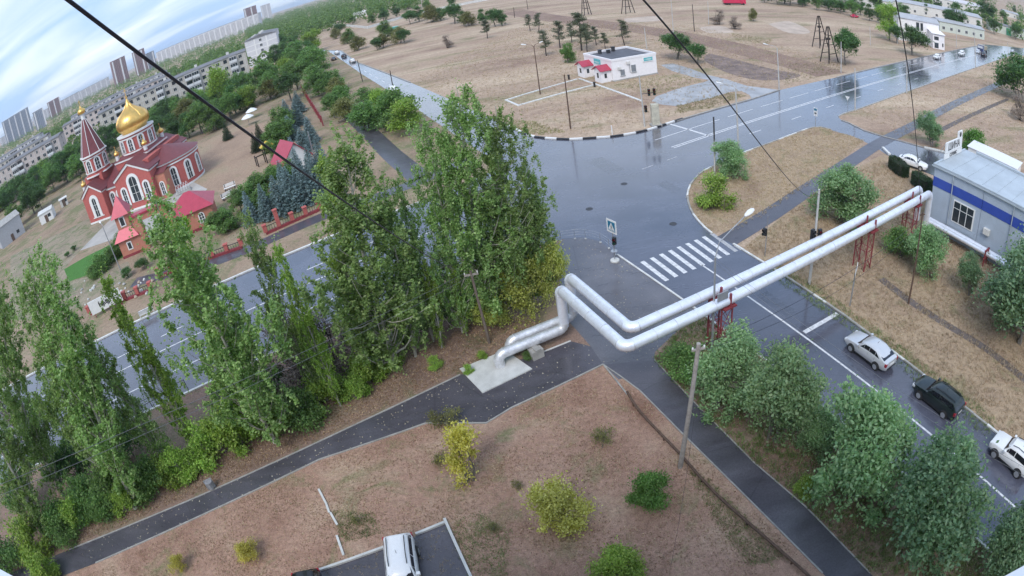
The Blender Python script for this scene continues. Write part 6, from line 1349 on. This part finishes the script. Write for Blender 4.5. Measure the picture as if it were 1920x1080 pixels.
# shrubs along the poplar strip
BU = [round_tree(201, 2.6, 1.5, 60, 5200, .085, L_POPY, .02, .26, stems=4), round_tree(202, 2.6, 1.7, 60, 5200, .085, L_MID, .02, .3, stems=4), round_tree(203, 2.6, 1.6, 50, 5000, .08, L_YEL, .02, .28, stems=4), round_tree(204, 2.6, 1.5, 70, 6000, .075, L_YG, .02, .26, stems=4), round_tree(205, 2.6, 1.6, 70, 6500, .08, L_DARK, .02, .26, stems=4)]
THORN = round_tree(206, 5, 2.4, 120, 9000, .07, L_BR, .05, .32, BARKD, stems=5)
SG = 'undergrowth below the poplars'
lows = [((690,715), 2.6, 0, 'bright low shoots right of the thorn bush'), ((672,745), 1.9, 0, 'bright low shoots at the path edge below the thorn bush'), ((575,790), 2.8, 1, 'green undergrowth between two slim poplars'), ((600,765), 2.6, 0, 'leafy shoots at the foot of the twin tipped poplar'), ((540,800), 2.4, 0, 'leafy shoots left of the slim poplar foot'), ((430,842), 3.6, 0, 'big leafy clump at the foot of the church transept poplar'), ((395,862), 3.0, 0, 'big leafy clump left of the transept poplar foot'), ((350,890), 2.6, 0, 'leafy clump above the litter bin'), ((300,905), 2.8, 1, 'green clump left of the litter bin'), ((215,945), 3.2, 1, 'green clump by the dark trunk near the path'), ((170,960), 3.2, 1, 'green clump near the left end of the path'), ((120,990), 3.0, 1, 'green clump second from the lower left corner'), ((75,1040), 3.6, 0, 'olive leafy bush in the lower left corner'), ((20,1065), 3.8, 1, 'green bush touching the left edge at the bottom'), ((95,1085), 2.6, 0, 'leafy bush on the bottom edge at the left'), ((800,622), 2.6, 4, 'dark bush behind the white trunked saplings'), ((850,606), 2.6, 4, 'dark bush left of the utility pole foot'), ((755,640), 2.6, 4, 'dark bush behind the bright poplar trunk'), ((890,590), 2.6, 4, 'dark bush directly behind the utility pole'), ((700,655), 2.8, 4, 'dark bush right of the thorn bush'), ((510,755), 3.0, 4, 'dark undergrowth left of the thorn bush'), ((455,780), 3.0, 4, 'dark undergrowth behind the leafy clumps'), ((250,860), 3.4, 4, 'dark undergrowth behind the poplars at the left'), ((150,900), 3.6, 4, 'dark undergrowth deep among the left poplars'), ((60,950), 3.6, 4, 'dark undergrowth at the left edge among trunks'), ((818,690), 1.0, 0, 'small green sapling alone on the soil near the slab'), ((880,700), .7, 0, 'tuft of weeds at the slab corner'), ((905,672), .7, 0, 'tuft of weeds above the slab'), ((990,672), .6, 1, 'tuft of weeds by the concrete block'), ((458,836), 2.4, 0, 'bright shoots at the foot of the transept poplar, path side'), ((487,818), 2.2, 0, 'bright shoots right of the transept poplar foot'), ((512,803), 2.0, 0, 'bright shoots halfway between the transept and slim poplars'), ((322,905), 2.4, 0, 'bright shoots just left of the litter bin'), ((272,928), 2.6, 1, 'green shoots right of the dark trunk'), ((243,955), 2.2, 0, 'bright shoots at the dark trunk foot'), ((196,968), 2.4, 1, 'green shoots left of the dark trunk foot'), ((152,982), 2.6, 0, 'bright shoots where the path leaves the picture'), ((366,885), 2.0, 0, 'bright low shoots right above the litter bin'), ((640,742), 2.0, 0, 'bright shoots below the slim yellowish poplar'), ((735,690), 1.8, 0, 'bright shoots at the pale trunk foot'), ((130,1010), 2.4, 1, 'green shoots at the lower left path edge')]
for b, h_, v, lab in lows: place('shrub', lab, 'shrub', BU[v], b, 2.6, h_, group=SG)
place('thorn_bush', 'leafless brown thorn bush between the poplars, the larger', 'shrub', THORN, (575,715), 5, 6.0, group='bare thorn bushes'); place('thorn_bush', 'leafless brown thorn bush between the poplars, the right one', 'shrub', THORN, (625,690), 5, 5.2, rz=2.0, group='bare thorn bushes'); place('thorn_bush', 'leafless brown bush low at the left among poplar stems', 'shrub', THORN, (30,800), 5, 5, rz=4.0, group='bare thorn bushes')
MAPLE = round_tree(207, 6, 2.3, 110, 9500, .11, L_YG, .12, .36, stems=2); place('yellow_maple', 'yellow green maple bush beside the pipe riser', 'tree', MAPLE, (950,600), 6, top=(992,468), wide=.85); place('yellow_maple', 'low yellow green bush in front of the maple at the pole', 'shrub', BU[3], (925,612), 2.6, 2.8, wide=.9)
place('yellow_maple', 'tall yellow tipped branchy maple directly behind the pipe riser', 'tree', MAPLE, (1012,578), 6, top=(1040,445), wide=.6)
# bushes on the leaf-strewn lawn
L_YEL2 = leaf_mat('lemon_leaves', (0.340, 0.340, 0.070), (0.520, 0.520, 0.140), (0.680, 0.680, 0.260))
COLY = round_tree(208, 3.2, .8, 44, 2600, .075, L_YEL, .02, .22, stems=3, lobes=4)
place('yellow_shrub', 'slim yellow bush with a spindly tip by the footpath corner', 'shrub', COLY, (884,903), 3.2, 5.2, wide=.68, group='yellow bushes on the lawn'); place('yellow_shrub', 'round bright yellow bush in the middle of the lawn', 'shrub', round_tree(209, 2.6, 1.5, 90, 7000, .075, L_YEL2, .02, .26, stems=5), (1050,985), 2.6, 2.9, wide=.85, group='yellow bushes on the lawn')
GREENB = round_tree(210, 2.2, 1.25, 90, 9000, .07, leaf_mat('fresh_green_leaves', (.075, .18, .035), (.125, .27, .06), (.21, .36, .10)), .02, .22, stems=4); place('green_shrub', 'compact dark green bush left of the near pole', 'shrub', GREENB, (1218,945), 2.2, 2.1, wide=.85); place('green_shrub', 'yellow green bush cut by the bottom edge', 'shrub', round_tree(211, 2.4, 1.4, 90, 8500, .075, L_POPY, .02, .24, stems=4), (1162,1085), 2.4, 2.3, wide=.9)
place('yellow_shrub', 'sparse yellow bush above the parking bay, left', 'shrub', BU[2], (472,1048), 2.6, 1.5, wide=.9, group='yellow bushes on the lawn'); place('yellow_shrub', 'faint sparse yellow bush near the bottom edge at the left', 'shrub', BU[2], (342,1068), 2.6, 1.3, wide=.8, group='yellow bushes on the lawn')
SPARSE = round_tree(212, 1.6, .9, 40, 900, .06, L_OLIVE, .02, .2, stems=4); 
for lab, b, h_ in (('thin straw coloured bush on the lawn near the right path', (1132,832), 1.3), ('thin wispy sapling at the path edge, left of the slim yellow bush', (822,800), 1.3), ('thin wispy sapling at the path edge beside the slim yellow bush', (850,795), 1.3), ('faint twiggy plant left of the slim yellow bush', (830,870), 1.0), ('small green weed tuft on the lawn centre', (970,915), .6), ('green weed patch right of the parking bay', (925,995), .6), ('green weed patch left of the parking bay', (670,980), .6)): place('sapling', lab, 'plant', SPARSE, b, 1.6, h_, group='thin plants on the lawn')
# broad roadside trees, lower right
EL = [round_tree(301, 6, 2.5, 150, 15500, .105, L_ELM, .06, .36, stems=3), round_tree(302, 6, 2.4, 150, 15500, .105, L_ELM, .06, .36, stems=3), round_tree(303, 6.5, 2.6, 160, 16500, .105, leaf_mat('blue_green_elm_leaves', (.12, .22, .125), (.195, .32, .175), (.30, .41, .24)), .05, .36, stems=3)]
EG = 'broad trees along the planted verge'
for lab, v, b, top_, wd_ in (('leafy tree nearest the red trestle in the verge row', 0, (1352,762), (1396,625), .9), ('second leafy tree in the verge row, pale green and round', 1, (1446,825), (1488,665), .9), ('third tree in the verge row, tall with ragged top', 0, (1598,925), (1658,742), .92), ('fourth tree in the verge row, blue green and widest', 2, (1742,1040), (1792,838), 1.02), ('fifth tree in the verge row, at the bottom right corner', 2, (1880,1110), (1935,950), .95)):
    place('elm_tree', lab, 'tree', EL[v], b, 6 if v < 2 else 6.5, top=top_, wide=wd_, group=EG)
place('shrub', 'small bush under the pipes at the head of the planted verge', 'shrub', BU[1], (1282,702), 2.6, 2.3, group=EG); place('shrub', 'shorter tree filling the gap between the second and third verge trees', 'shrub', EL[0], (1530,840), 6, 3.2, group=EG); place('shrub', 'low yellowish sprig at the path edge under the third verge tree', 'shrub', BU[0], (1505,925), 2.6, 1.2, group=EG)
# right side verge shrubs
for lab, pair, h0, b, top_, wd_ in (('wide round bush behind the traffic light', EL[0], 6, (1580,418), (1588,308), 1.25), ('bush right under the far trestle', BU[1], 2.6, (1690,478), (1690,425), 1.0), ('bright green bush right of the verge pole', EL[1], 6, (1742,520), (1738,425), 1.05), ('narrow bush in front of the low silver pipes', EL[2], 6.5, (1815,553), (1822,472), .8), ('big dark tree at the right edge below the low pipes', EL[2], 6.5, (1905,640), (1935,465), 1.35), ('second dark tree at the right edge, behind the big one', EL[2], 6.5, (1945,590), (1960,430), 1.35), ('dark juniper like bush against the grey building wall', BU[4], 2.6, (1905,480), (1893,385), .7), ('dark bush at the right edge by the grey building', BU[4], 2.6, (1945,500), (1935,400), .8), ('round bush on the grass corner beside the pale post', EL[0], 6, (1372,333), (1367,262), 1.1), ('smaller round bush on the grass corner nearest the crossing', BU[0], 2.6, (1343,388), (1340,330), 1.05), ('single small tree with bare twigs above the side road', EL[2], 6.5, (1746,275), (1741,208), 1.0), ('dark green bush behind the rooftop sign', GREENB, 2.2, (1826,290), (1824,245), 1.1), ('dark conifer at the right edge above the grey building', BU[4], 2.6, (1915,190), (1908,105), 1.1), ('grey twiggy bush at the right edge by the conifer', THORN, 5, (1912,225), (1910,180), 1.0)): place('verge_bush', lab, 'bush', pair, b, h0, top=top_, wide=wd_, group='bushes on the right verge')
# clipped hedges: leaf skins over a box
def hedge(label, a, b, w, h, seed):
    A, B = G(*a), G(*b); d = B-A; L = d.length; g = np.random.default_rng(seed); t = thing('clipped_hedge', label, 'hedge', (A.x, A.y, 0), math.atan2(d.y, d.x), 'clipped hedges'); n = 6000; u = g.random((n, 3)); f = g.integers(0, 5, n); C = np.stack([u[:, 0]*L, (u[:, 1]-.5)*w, u[:, 2]*h], 1)
    C[f == 0, 2] = h; C[f == 1, 1] = -w/2; C[f == 2, 1] = w/2; C[f == 3, 0] = 0; C[f == 4, 0] = L; C[(f == 3) | (f == 4)] *= 1; C += g.normal(0, .05, C.shape); ends = np.sqrt(np.clip(1-((C[:, 0]-L/2)/(L/2+.1))**6, 0, 1)); C[:, 1] *= ends*.9+.1
    link('leaves', leaf_cloud('leaves', C, .07, L_HEDGE, seed), t); MB().box(.3, L-.3, -w/2+.15, w/2-.15, .05, h-.12).build('twig_core', BARKD, t)
hedge('clipped dark hedge left of the parked white car', (1672,312), (1697,334), 1.8, 1.5, 5); hedge('clipped dark hedge right of the parked white car', (1713,342), (1742,362), 1.8, 1.5, 6)
# field trees, pines
PI = [pine(401), pine(402), pine(403, 7.5, 3600, .22)]; FT = [round_tree(404, 6, 3.0, 110, 7500, .16, L_MID, .08, .42, stems=3), round_tree(405, 7, 2.8, 110, 8000, .16, L_DARK, .14, .42, stems=2), round_tree(406, 6, 2.8, 100, 7000, .16, L_OLIVE, .08, .42, stems=3), round_tree(407, 8, 3.0, 90, 7000, .17, L_MID, .16, .45), round_tree(408, 8, 3.0, 90, 7000, .17, L_POPY, .16, .45), round_tree(409, 9, 3.0, 90, 7500, .17, L_DARK, .1, .45)]
for lab, pair, h0, b, top_, wd_ in (('big dark shrub right of the white shop', FT[1], 7, (1268,112), (1270,62), 1.35), ('second big dark shrub right of the white shop, lower', FT[1], 7, (1308,120), (1305,82), 1.1), ('round green shrub left of the shop below the pines', FT[0], 6, (1066,118), (1064,80), .8), ('dark round bush beside the timber masts', FT[1], 7, (1588,122), (1588,55), 1.0), ('large dark bush on the far street bank', FT[1], 7, (1712,104), (1718,52), 1.3), ('dark bush left of the large one on the bank', FT[1], 7, (1682,82), (1680,48), 1.0), ('tall light green tree above the bank bushes', FT[4], 8, (1668,75), (1665,5), .8), ('dense tree right of the white house', FT[5], 9, (1795,60), (1792,5), 1.2), ('tall dense tree by the workshop', FT[5], 9, (1855,50), (1848,-12), 1.0), ('bush on the slope by the workshop gate', FT[1], 7, (1905,75), (1905,45), 1.0), ('grey reeds beside the white pole on the field', THORN, 5, (1348,46), (1345,18), 1.1), ('lone dark shrub on the dry field below the crimson lorry', FT[2], 6, (1412,40), (1411,15), .7), ('small bare tree on the field above the poplar tip', THORN, 5, (839,90), (838,65), .9), ('twiggy brown bush on the field beside the reeds', THORN, 5, (1378,55), (1376,30), 1.0)): place('field_bush', lab, 'bush', pair, b, h0, top=top_, wide=wd_, group='bushes on the dry field')
pn = [((1024,105), (1017,58)), ((1050,90), (1045,40)), ((1090,95), (1083,25)), ((1101,97), (1095,50)), ((1171,85), (1165,38)), ((1135,92), (1130,62)), ((994,58), (989,28)), ((1010,60), (1008,25)), ((914,72), (909,38)), ((1072,80), (1068,45)), ((1118,85), (1112,50))]
for i, (b, tp_) in enumerate(pn): place('pine_tree', ['sparse pine left of the shop, closest to the round shrub', 'sparse pine second from the left in the shop grove', 'tallest dark pine in the grove behind the shop', 'leaning pine right of the tallest one', 'dense pine behind the shop roof at its right', 'small pine peeking over the shop roof', 'lone pine left of the grove, nearer one', 'lone pine left of the grove, right one', 'small lone pine on the open field', 'thin pine in the middle of the grove', 'thin pine between the tallest and the roof'][i], 'tree', PI[i % 3], b, 7.5, top=tp_, wide=1.1, group='pines round the shop')
# groves: trees of one mass share a label and a group
def grove(label, group, pts, kinds, hs, name='tree', cat='tree', jit=2.0):
    for i, (px, py) in enumerate(sorted(pts)):
        k = kinds[i % len(kinds)]; q = G(px, py)+Vector((random.uniform(-jit, jit), random.uniform(-jit, jit), 0)); place(name, ordinal(i)+' from the left, '+label, cat, FT[k], q, (6, 7, 6, 8, 8, 9)[k], random.uniform(*hs), wide=random.uniform(.95, 1.25), group=group)
grove('dense dark tree in the clump left of the church', 'trees left of the church', [(105,358), (78,372), (50,392), (22,408), (128,342), (92,340), (62,352), (30,372), (5,395), (112,322), (140,318), (75,330), (150,340), (5,350), (165,318), (155,300), (125,300), (95,310), (60,325), (35,340), (15,330), (85,390), (60,405), (38,425)], [5, 3, 5, 1, 5], (7.5, 11.5), 'dark_tree', jit=1)
grove('tree in the belt behind the church', 'tree belt behind the church', [(300,262), (325,250), (350,240), (372,232), (395,225), (283,262), (310,240), (338,262), (362,255), (388,247), (412,240), (430,225), (445,215), (462,205), (480,195), (498,190), (515,185), (530,196), (420,212), (400,205), (440,195), (345,226), (375,214), (260,258), (408,232), (300,232), (325,222), (355,208), (382,200), (440,178), (455,172), (395,190), (280,242), (250,262), (235,262)], [5, 3, 0, 5, 3, 2, 1], (6.5, 10), 'belt_tree')
for i in range(30):
    q = bA+wv*(2+i*4.9+random.uniform(-1.5, 1.5))-bk*random.uniform(3.5, 13); place('facade_tree', ordinal(29-i)+' from the left, tree close to the long panel blocks', 'tree', FT[(5, 3, 1, 3, 4)[i % 5]], q, (6, 7, 6, 8, 8, 9)[(5, 3, 1, 3, 4)[i % 5]], random.uniform(6, 10.5), wide=random.uniform(1, 1.35), group='trees close to the long panel blocks')
place('tall_yellowing_tree', 'tall yellowing tree standing against the long panel block', 'tree', FT[4], (420,212), 8, top=(402,125), wide=.85); place('tall_yellowing_tree', 'rounded yellowing tree right of the tall one before the panel block', 'tree', FT[4], (470,205), 8, 7.5, wide=1.2)
grove('street tree lining the far left street', 'trees lining the far left street', [(520,128), (540,118), (560,128), (578,142), (545,150), (565,165), (590,160), (605,178), (600,130), (520,165), (555,100), (530,100), (500,175), (575,110), (545,92), (565,118), (590,118), (585,100), (512,110), (535,112)], [3, 4, 5, 3, 0, 3, 5], (8, 12.5), 'street_tree')
grove('low tree right of the red railing', 'trees right of the red railing', [(632,195), (622,160), (632,182), (642,208), (630,222), (624,172), (655,228), (612,182)], [3, 2, 0], (4.5, 6.2), 'street_tree', jit=1); grove('tall dark tree behind the bell tower', 'trees behind the bell tower', [(95,345), (120,335), (140,330), (75,355), (165,322), (190,305), (210,298), (108,318), (150,312), (178,300)], [5, 3, 5], (9, 12.5), 'dark_tree', jit=1); grove('green tree beside the short path at the far left street', 'trees beside the short path', [(690,218), (712,226), (735,236), (760,238), (780,250), (700,240)], [3, 0, 4], (5.5, 7.5), 'street_tree', jit=1); grove('olive tree on the right bank of the far left street', 'trees on the right bank of the far left street', [(632,72), (650,82), (665,78), (680,92), (700,96), (715,90), (642,66), (722,70), (745,82), (765,80)], [2, 1, 2, 0], (5, 8.5), 'bank_tree')
grove('dark tree in the clump at the top of the dry field', 'clump of trees on the field top', [(845,46), (865,50), (885,48), (905,47), (925,50), (940,48), (830,38), (812,42), (790,40), (770,45)], [1, 5, 2, 5], (6, 10), 'clump_tree'); grove('far green tree along the pale perimeter wall', 'trees along the perimeter wall', [(670,44), (690,46), (710,42), (730,36), (750,32), (655,30), (680,28), (700,22), (720,20), (640,40), (600,50), (590,62), (575,58), (610,58), (760,18), (800,20), (850,12)], [3, 5, 0], (6, 10), 'wall_tree', jit=4)
grove('dark tree in the hedge belt along the top right edge', 'hedge belt at the top right', [(1432,5), (1455,8), (1480,12), (1505,14), (1530,18), (1555,22), (1580,26), (1605,32), (1628,38), (1650,44), (1520,4), (1560,8), (1600,14), (1640,22), (1470,0), (1690,30), (1720,12), (1760,22), (1815,40), (1826,62), (1870,66), (1890,60), (1915,62), (1880,40), (1444,2), (1466,6), (1492,8), (1517,12), (1542,14), (1568,20), (1592,24), (1616,28), (1640,34), (1660,40), (1675,52), (1700,45), (1735,30), (1775,48), (1690,62), (1735,10), (1830,30), (1900,25), (1918,40)], [5, 1, 3, 5], (6, 9.5), 'hedge_tree')
SP = [spruce(501), spruce(502, 7, 1.7, 6000)]
for i, (px, py, h_) in enumerate(sorted(((530,402,6), (555,392,6.5), (580,380,6.5), (505,412,5.5), (600,372,6), (540,370,6), (568,350,6.5), (590,340,6), (475,418,5), (610,330,6.5)))): place('blue_spruce', ordinal(i)+' from the left, blue spruce behind the churchyard fence', 'tree', SP[i % 2], (px, py), 7, h_, wide=1.15, group='blue spruces behind the churchyard fence')
for i, (px, py, h_) in enumerate(sorted(((548,262,5.5), (560,235,6), (572,285,5), (540,225,5.5), (585,268,5.5), (562,212,6), (553,300,4.5)))): place('garden_conifer', ordinal(i)+' from the left, grey conifer beside the red railing', 'tree', SP[(i+1) % 2], (px, py), 7, h_, wide=1.55, group='conifers beside the red railing')
for i, (px, py, h_) in enumerate(((428,262,5), (490,268,5), (482,285,4.5))): place('dark_spruce', ['dark spruce alone on the meadow edge, left one', 'dark spruce on the meadow edge, right one farther back', 'dark spruce on the meadow edge nearest the play frame'][i], 'tree', (SP[0][0], PI[0][1]) if False else spruce(510+i, 7, 2.0, 5000, L_HEDGE, .13), (px, py), 7, h_, wide=1.1, group='dark spruces on the meadow')
for i, (px, py, h_) in enumerate(sorted(((540,268,5), (530,250,6), (515,300,4), (520,275,5), (500,400,4), (470,390,4), (455,402,4), (490,375,4.5), (520,360,4.5), (545,345,4), (410,440,3.5), (430,432,3.5)))): place('garden_tree', ordinal(i)+' from the left, round garden tree between hut and lodge', 'tree', FT[0 if i % 2 else 3], (px, py), 6 if i % 2 else 8, h_, wide=1.2, group='round garden trees')
for i, (px, py, h_) in enumerate(sorted(((222,478,2.6), (208,490,2.4), (232,462,2.6), (196,500,2.0), (190,512,3.0), (180,520,2.0), (270,505,1.6), (330,500,1.4), (350,490,1.4), (240,520,1.4), (140,470,1.0), (128,482,1.0)))): place('church_shrub', ordinal(i)+' from the left, dark green shrub round the church lawn', 'shrub', BU[1 if h_ > 1.8 else 4], (px, py), 2.6, h_, wide=1.1, group='shrubs round the church lawn')
# far wood on the horizon (nobody could count it) and weeds
g = np.random.default_rng(77); C = []
for i in range(1500):
    px = g.uniform(455, 800); d_ = 330*(2600/330)**(g.random()**.8); q = FAR(px, 20, d_)
    if d_ < 430: continue
    h_ = g.uniform(7, 13); n = 90; u = g.normal(size=(n, 3)); u /= np.linalg.norm(u, axis=1)[:, None]; u *= g.uniform(.6, 1, (n, 1)); C.append(np.array([q.x, q.y, h_*.55])+u*np.array([4.4, 4.4, h_*.45])*max(1, d_/900))
for i in range(420):
    q = bA+wv*g.uniform(-20, 190)+bk*g.uniform(22, 420); h_ = g.uniform(6, 11); n = 110; u = g.normal(size=(n, 3)); u /= np.linalg.norm(u, axis=1)[:, None]; C.append(np.array([q.x, q.y, h_*.55])+u*np.array([3.4, 3.4, h_*.45]))
for i in range(1100):
    px = g.uniform(-60, 520); d_ = g.uniform(420, 2200); q = FAR(px, 100, d_); h_ = g.uniform(7, 12); n = 60; u = g.normal(size=(n, 3)); u /= np.linalg.norm(u, axis=1)[:, None]; C.append(np.array([q.x, q.y, h_*.55])+u*np.array([5.0, 5.0, h_*.45]))
for i in range(260):
    px = g.uniform(1380, 1990); d_ = g.uniform(330, 900); q = FAR(px, -20, d_); h_ = g.uniform(6, 10); n = 60; u = g.normal(size=(n, 3)); u /= np.linalg.norm(u, axis=1)[:, None]; C.append(np.array([q.x, q.y, h_*.55])+u*np.array([4.0, 4.0, h_*.45]))
o = link('far_wood', leaf_cloud('far_wood', np.concatenate(C), .85, L_MID, 78)); tag(o, 'green mass of far treetops between the town blocks and along the horizon', 'trees', kind='stuff')
# fallen leaves and grass on the near ground
def scatter_poly(poly, n, g):
    P = np.array([(p[0], p[1]) for p in poly]); lo, hi = P.min(0), P.max(0); out = []
    while sum(len(x) for x in out) < n:
        q = lo+(hi-lo)*g.random((n*2, 2)); ins = np.zeros(len(q), bool); j = len(P)-1
        for i in range(len(P)):
            c = ((P[i, 1] > q[:, 1]) != (P[j, 1] > q[:, 1])) & (q[:, 0] < (P[j, 0]-P[i, 0])*(q[:, 1]-P[i, 1])/(P[j, 1]-P[i, 1]+1e-12)+P[i, 0]); ins ^= c; j = i
        out.append(q[ins])
    return np.concatenate(out)[:n]
def litter(name, label, poly, n, size, m, z, seed, thick=.03, flat=2.2, asp=.7):
    g = np.random.default_rng(seed); q = scatter_poly(poly, n*2, g); dn = np.sin(q[:, 0]*.9+1.3*np.sin(q[:, 1]*.7))+np.sin(q[:, 1]*1.1+q[:, 0]*.35)+.8*np.sin(q[:, 0]*2.9)*np.sin(q[:, 1]*2.3); q = q[g.random(len(q))*3.2-1.6 < dn] if size < .055 else q[:n]; q = q[[not in_poly(BAY, x, y) or g.random() < .012 for x, y in q]] if poly is near_lawn else q; C = np.column_stack([q, z+g.random(len(q))*thick]); o = link(name, leaf_cloud(name, C, size, m, seed, flat, asp)); tag(o, label, 'leaves', kind='stuff'); return o
L_FALL = leaf_mat('fallen_leaves', (.17, .10, .06), (.29, .19, .12), (.44, .33, .20), .1); L_PALE = leaf_mat('pale_fallen_leaves', (0.300, 0.260, 0.200), (0.450, 0.400, 0.300), (0.550, 0.520, 0.420), .1)
def in_poly(P, x, y):
    r_ = False; j = len(P)-1
    for i in range(len(P)):
        if (P[i][1] > y) != (P[j][1] > y) and x < (P[j][0]-P[i][0])*(y-P[i][1])/(P[j][1]-P[i][1])+P[i][0]: r_ = not r_
        j = i
    return r_
BAY = bay+[bay[-1]+Vector((1.2, -9, 0)), bay[0]+Vector((0, -9, 0))]
near_lawn = PX((150,1085),(200,1062),(400,960),(600,866),(800,798),(912,798),(960,770),(1131,690),(1200,740),(1275,815),(1378,916),(1530,1078),(1300,1100),(900,1100),(600,1100))
litter('fallen_leaves', 'brown fallen leaves strewn over the lawn', near_lawn, 16000, .045, L_FALL, .02, 601); litter('fallen_leaves', 'pale fallen leaves dotted over the left footpath', [pathA_u[0]]+pathA_u+[G(1108,650)]+pathA_l, 420, .06, L_PALE, .026, 602, .01, 4); litter('fallen_leaves', 'pale fallen leaves dotted over the asphalt apron', apron_pts, 350, .05, L_PALE, .02, 603, .01, 4)
strip_near = PX((130,1025),(387,918),(640,802),(863,697),(1000,662),(1050,600),(900,600),(700,700),(480,800),(250,900)); litter('fallen_leaves', 'brown fallen leaves under the poplars', strip_near, 16000, .055, L_FALL, .03, 604); litter('fallen_leaves', 'brown fallen leaves along the planted verge', pl+[aLe, pathB_r[-1]+d1]+pathB_r[::-1][:-1], 14000, .05, L_FALL, .03, 605)
def blades(name, label, poly, n, hgt, m, seed):
    g = np.random.default_rng(seed); q = scatter_poly(poly, n//7, g); q = np.repeat(q, 7, 0)[:n]+g.normal(0, .09, (n//7*7, 2)); n = len(q); az = g.uniform(0, 6.283, n); h = hgt*g.uniform(.5, 1.4, n); ln = g.normal(0, .5, (n, 2))*h[:, None]; w = .012+.05*hgt; b = np.stack([np.cos(az)*w, np.sin(az)*w], 1)
    v = np.zeros((n, 3, 3), np.float32); v[:, 0, :2] = q-b; v[:, 1, :2] = q+b; v[:, 2, :2] = q+ln; v[:, 2, 2] = h; me = bpy.data.meshes.new(name); me.vertices.add(3*n); me.vertices.foreach_set('co', v.ravel()); me.loops.add(3*n); me.loops.foreach_set('vertex_index', np.arange(3*n, dtype=np.int32)); me.polygons.add(n); me.polygons.foreach_set('loop_start', np.arange(0, 3*n, 3, dtype=np.int32)); me.materials.append(m); me.update(calc_edges=True); tag(link(name, me), label, 'grass', kind='stuff')
L_DRY = leaf_mat('dry_grass_blades', (.33, .25, .18), (.45, .35, .25), (.56, .47, .34), .2); L_OLV = leaf_mat('olive_grass_blades', (.20, .19, .10), (.29, .27, .15), (.38, .35, .21), .2); L_DG = leaf_mat('weedy_grass_blades', (.11, .16, .055), (.18, .245, .09), (.27, .33, .14), .2)
verge_near = PX((1860,800),(1790,745),(1690,667),(1570,578),(1443,495),(1395,466),(1530,360),(1650,300),(1750,345),(1760,440),(1920,520),(1930,860))
blades('dry_grass', 'dry straw grass covering the right verge', verge_near, 60000, .2, L_DRY, 611); blades('dry_grass', 'weedy grass along the planted verge', pl+[aLe, pathB_r[-1]+d1]+pathB_r[::-1][:-1], 46000, .28, L_DG, 612); blades('dry_grass', 'dry grass on the corner island', isl+PX((1600,256),(1622,263),(1530,338),(1440,398),(1385,430)), 22000, .18, L_DRY, 613)
blades('dry_grass', 'tufts of dry grass over the open field beyond the junction', PX((770,150),(1000,40),(1300,50),(1590,120),(1400,175),(1240,225),(1100,255),(990,248)), 60000, .26, L_DRY, 614); blades('dry_grass', 'thin grass tufts in the leaf litter', near_lawn, 14000, .09, L_DRY, 615); blades('dry_grass', 'green grass patches in the leaf litter along the rusty pipe', PX((1290,880),(1330,900),(1480,1050),(1400,1060),(1330,960)), 5000, .1, L_DG, 619); blades('dry_grass', 'green grass patch left of the parking bay', PX((625,960),(700,960),(715,1000),(640,1020)), 2500, .1, L_DG, 620); blades('dry_grass', 'weedy green strip along the road kerb on the right verge', strip(dens(aR[:5], 2), 2.2), 9000, .16, L_DG, 621); blades('dry_grass', 'green weed tufts in the leaf litter by the bay', PX((835,985),(900,960),(960,1000),(950,1080),(880,1080)), 3500, .1, L_DG, 616); blades('dry_grass', 'greenish grass patch at the striped kerb', PX((945,225),(1000,228),(1060,248),(1010,254),(975,246)), 3000, .24, L_OLV, 630); blades('dry_grass', 'greenish grass between the shop yard and the far street', PX((1270,198),(1370,174),(1400,180),(1330,203),(1265,214)), 3500, .24, L_OLV, 631); blades('dry_grass', 'greenish grass round the shop', PX((1235,140),(1300,146),(1315,152),(1225,180),(1150,160)), 3000, .24, L_OLV, 632); blades('dry_grass', 'greenish grass below the timber masts', PX((1480,120),(1600,115),(1570,138),(1470,160)), 3000, .24, L_OLV, 633); blades('dry_grass', 'greenish weeds on the field beyond the earth track', PX((1370,62),(1450,75),(1440,84),(1380,76)), 2500, .24, L_OLV, 634); blades('dry_grass', 'tufts of dry grass beyond the right verge', PX((1600,210),(1700,178),(1900,110),(1930,140),(1925,330),(1820,285),(1700,262)), 26000, .24, L_DRY, 617)
# ------------------------------------------------------------------ thin haze
hz = MB().box(-6100, 6100, -500, 9100, -1, 64).build('haze', [], None); hm = bpy.data.materials.new('haze'); hm.use_nodes = True; hm.node_tree.nodes.clear()
ho = hm.node_tree.nodes.new('ShaderNodeOutputMaterial'); hv = hm.node_tree.nodes.new('ShaderNodeVolumePrincipled'); hv.inputs['Color'].default_value = (.86, .92, 1.0, 1); hv.inputs['Density'].default_value = .00013; hv.inputs['Anisotropy'].default_value = .2
hm.node_tree.links.new(hv.outputs[0], ho.inputs['Volume']); hz.data.materials.append(hm); tag(hz, 'thin pale haze over the far town', 'haze', kind='stuff')
# ------------------------------------------------------------------ roof edge of the house the camera hangs on
lz = 26.35; la, lb = G(9, 1072, lz), G(1906, 1068, lz); ld = (lb-la); lm_ = (la+lb)/2
t = thing('camera_house', 'pale metal roof ledge showing in the two bottom corners', 'building', (lm_.x, lm_.y, 0), math.atan2(ld.y, ld.x))
MB().box(-14, 14, -.7, 0, lz-.05, lz).build('ledge', mat('pale_metal_ledge', (.62, .65, .68), .5, .3, var=.1), t)
MB().box(-14, 14, -13, -.45, 0, lz-.06).build('wall', PANEL, t)
MB().box(-14.2, 14.2, -13.2, -.72, lz-.04, lz+.01).build('roof', BROOF, t)
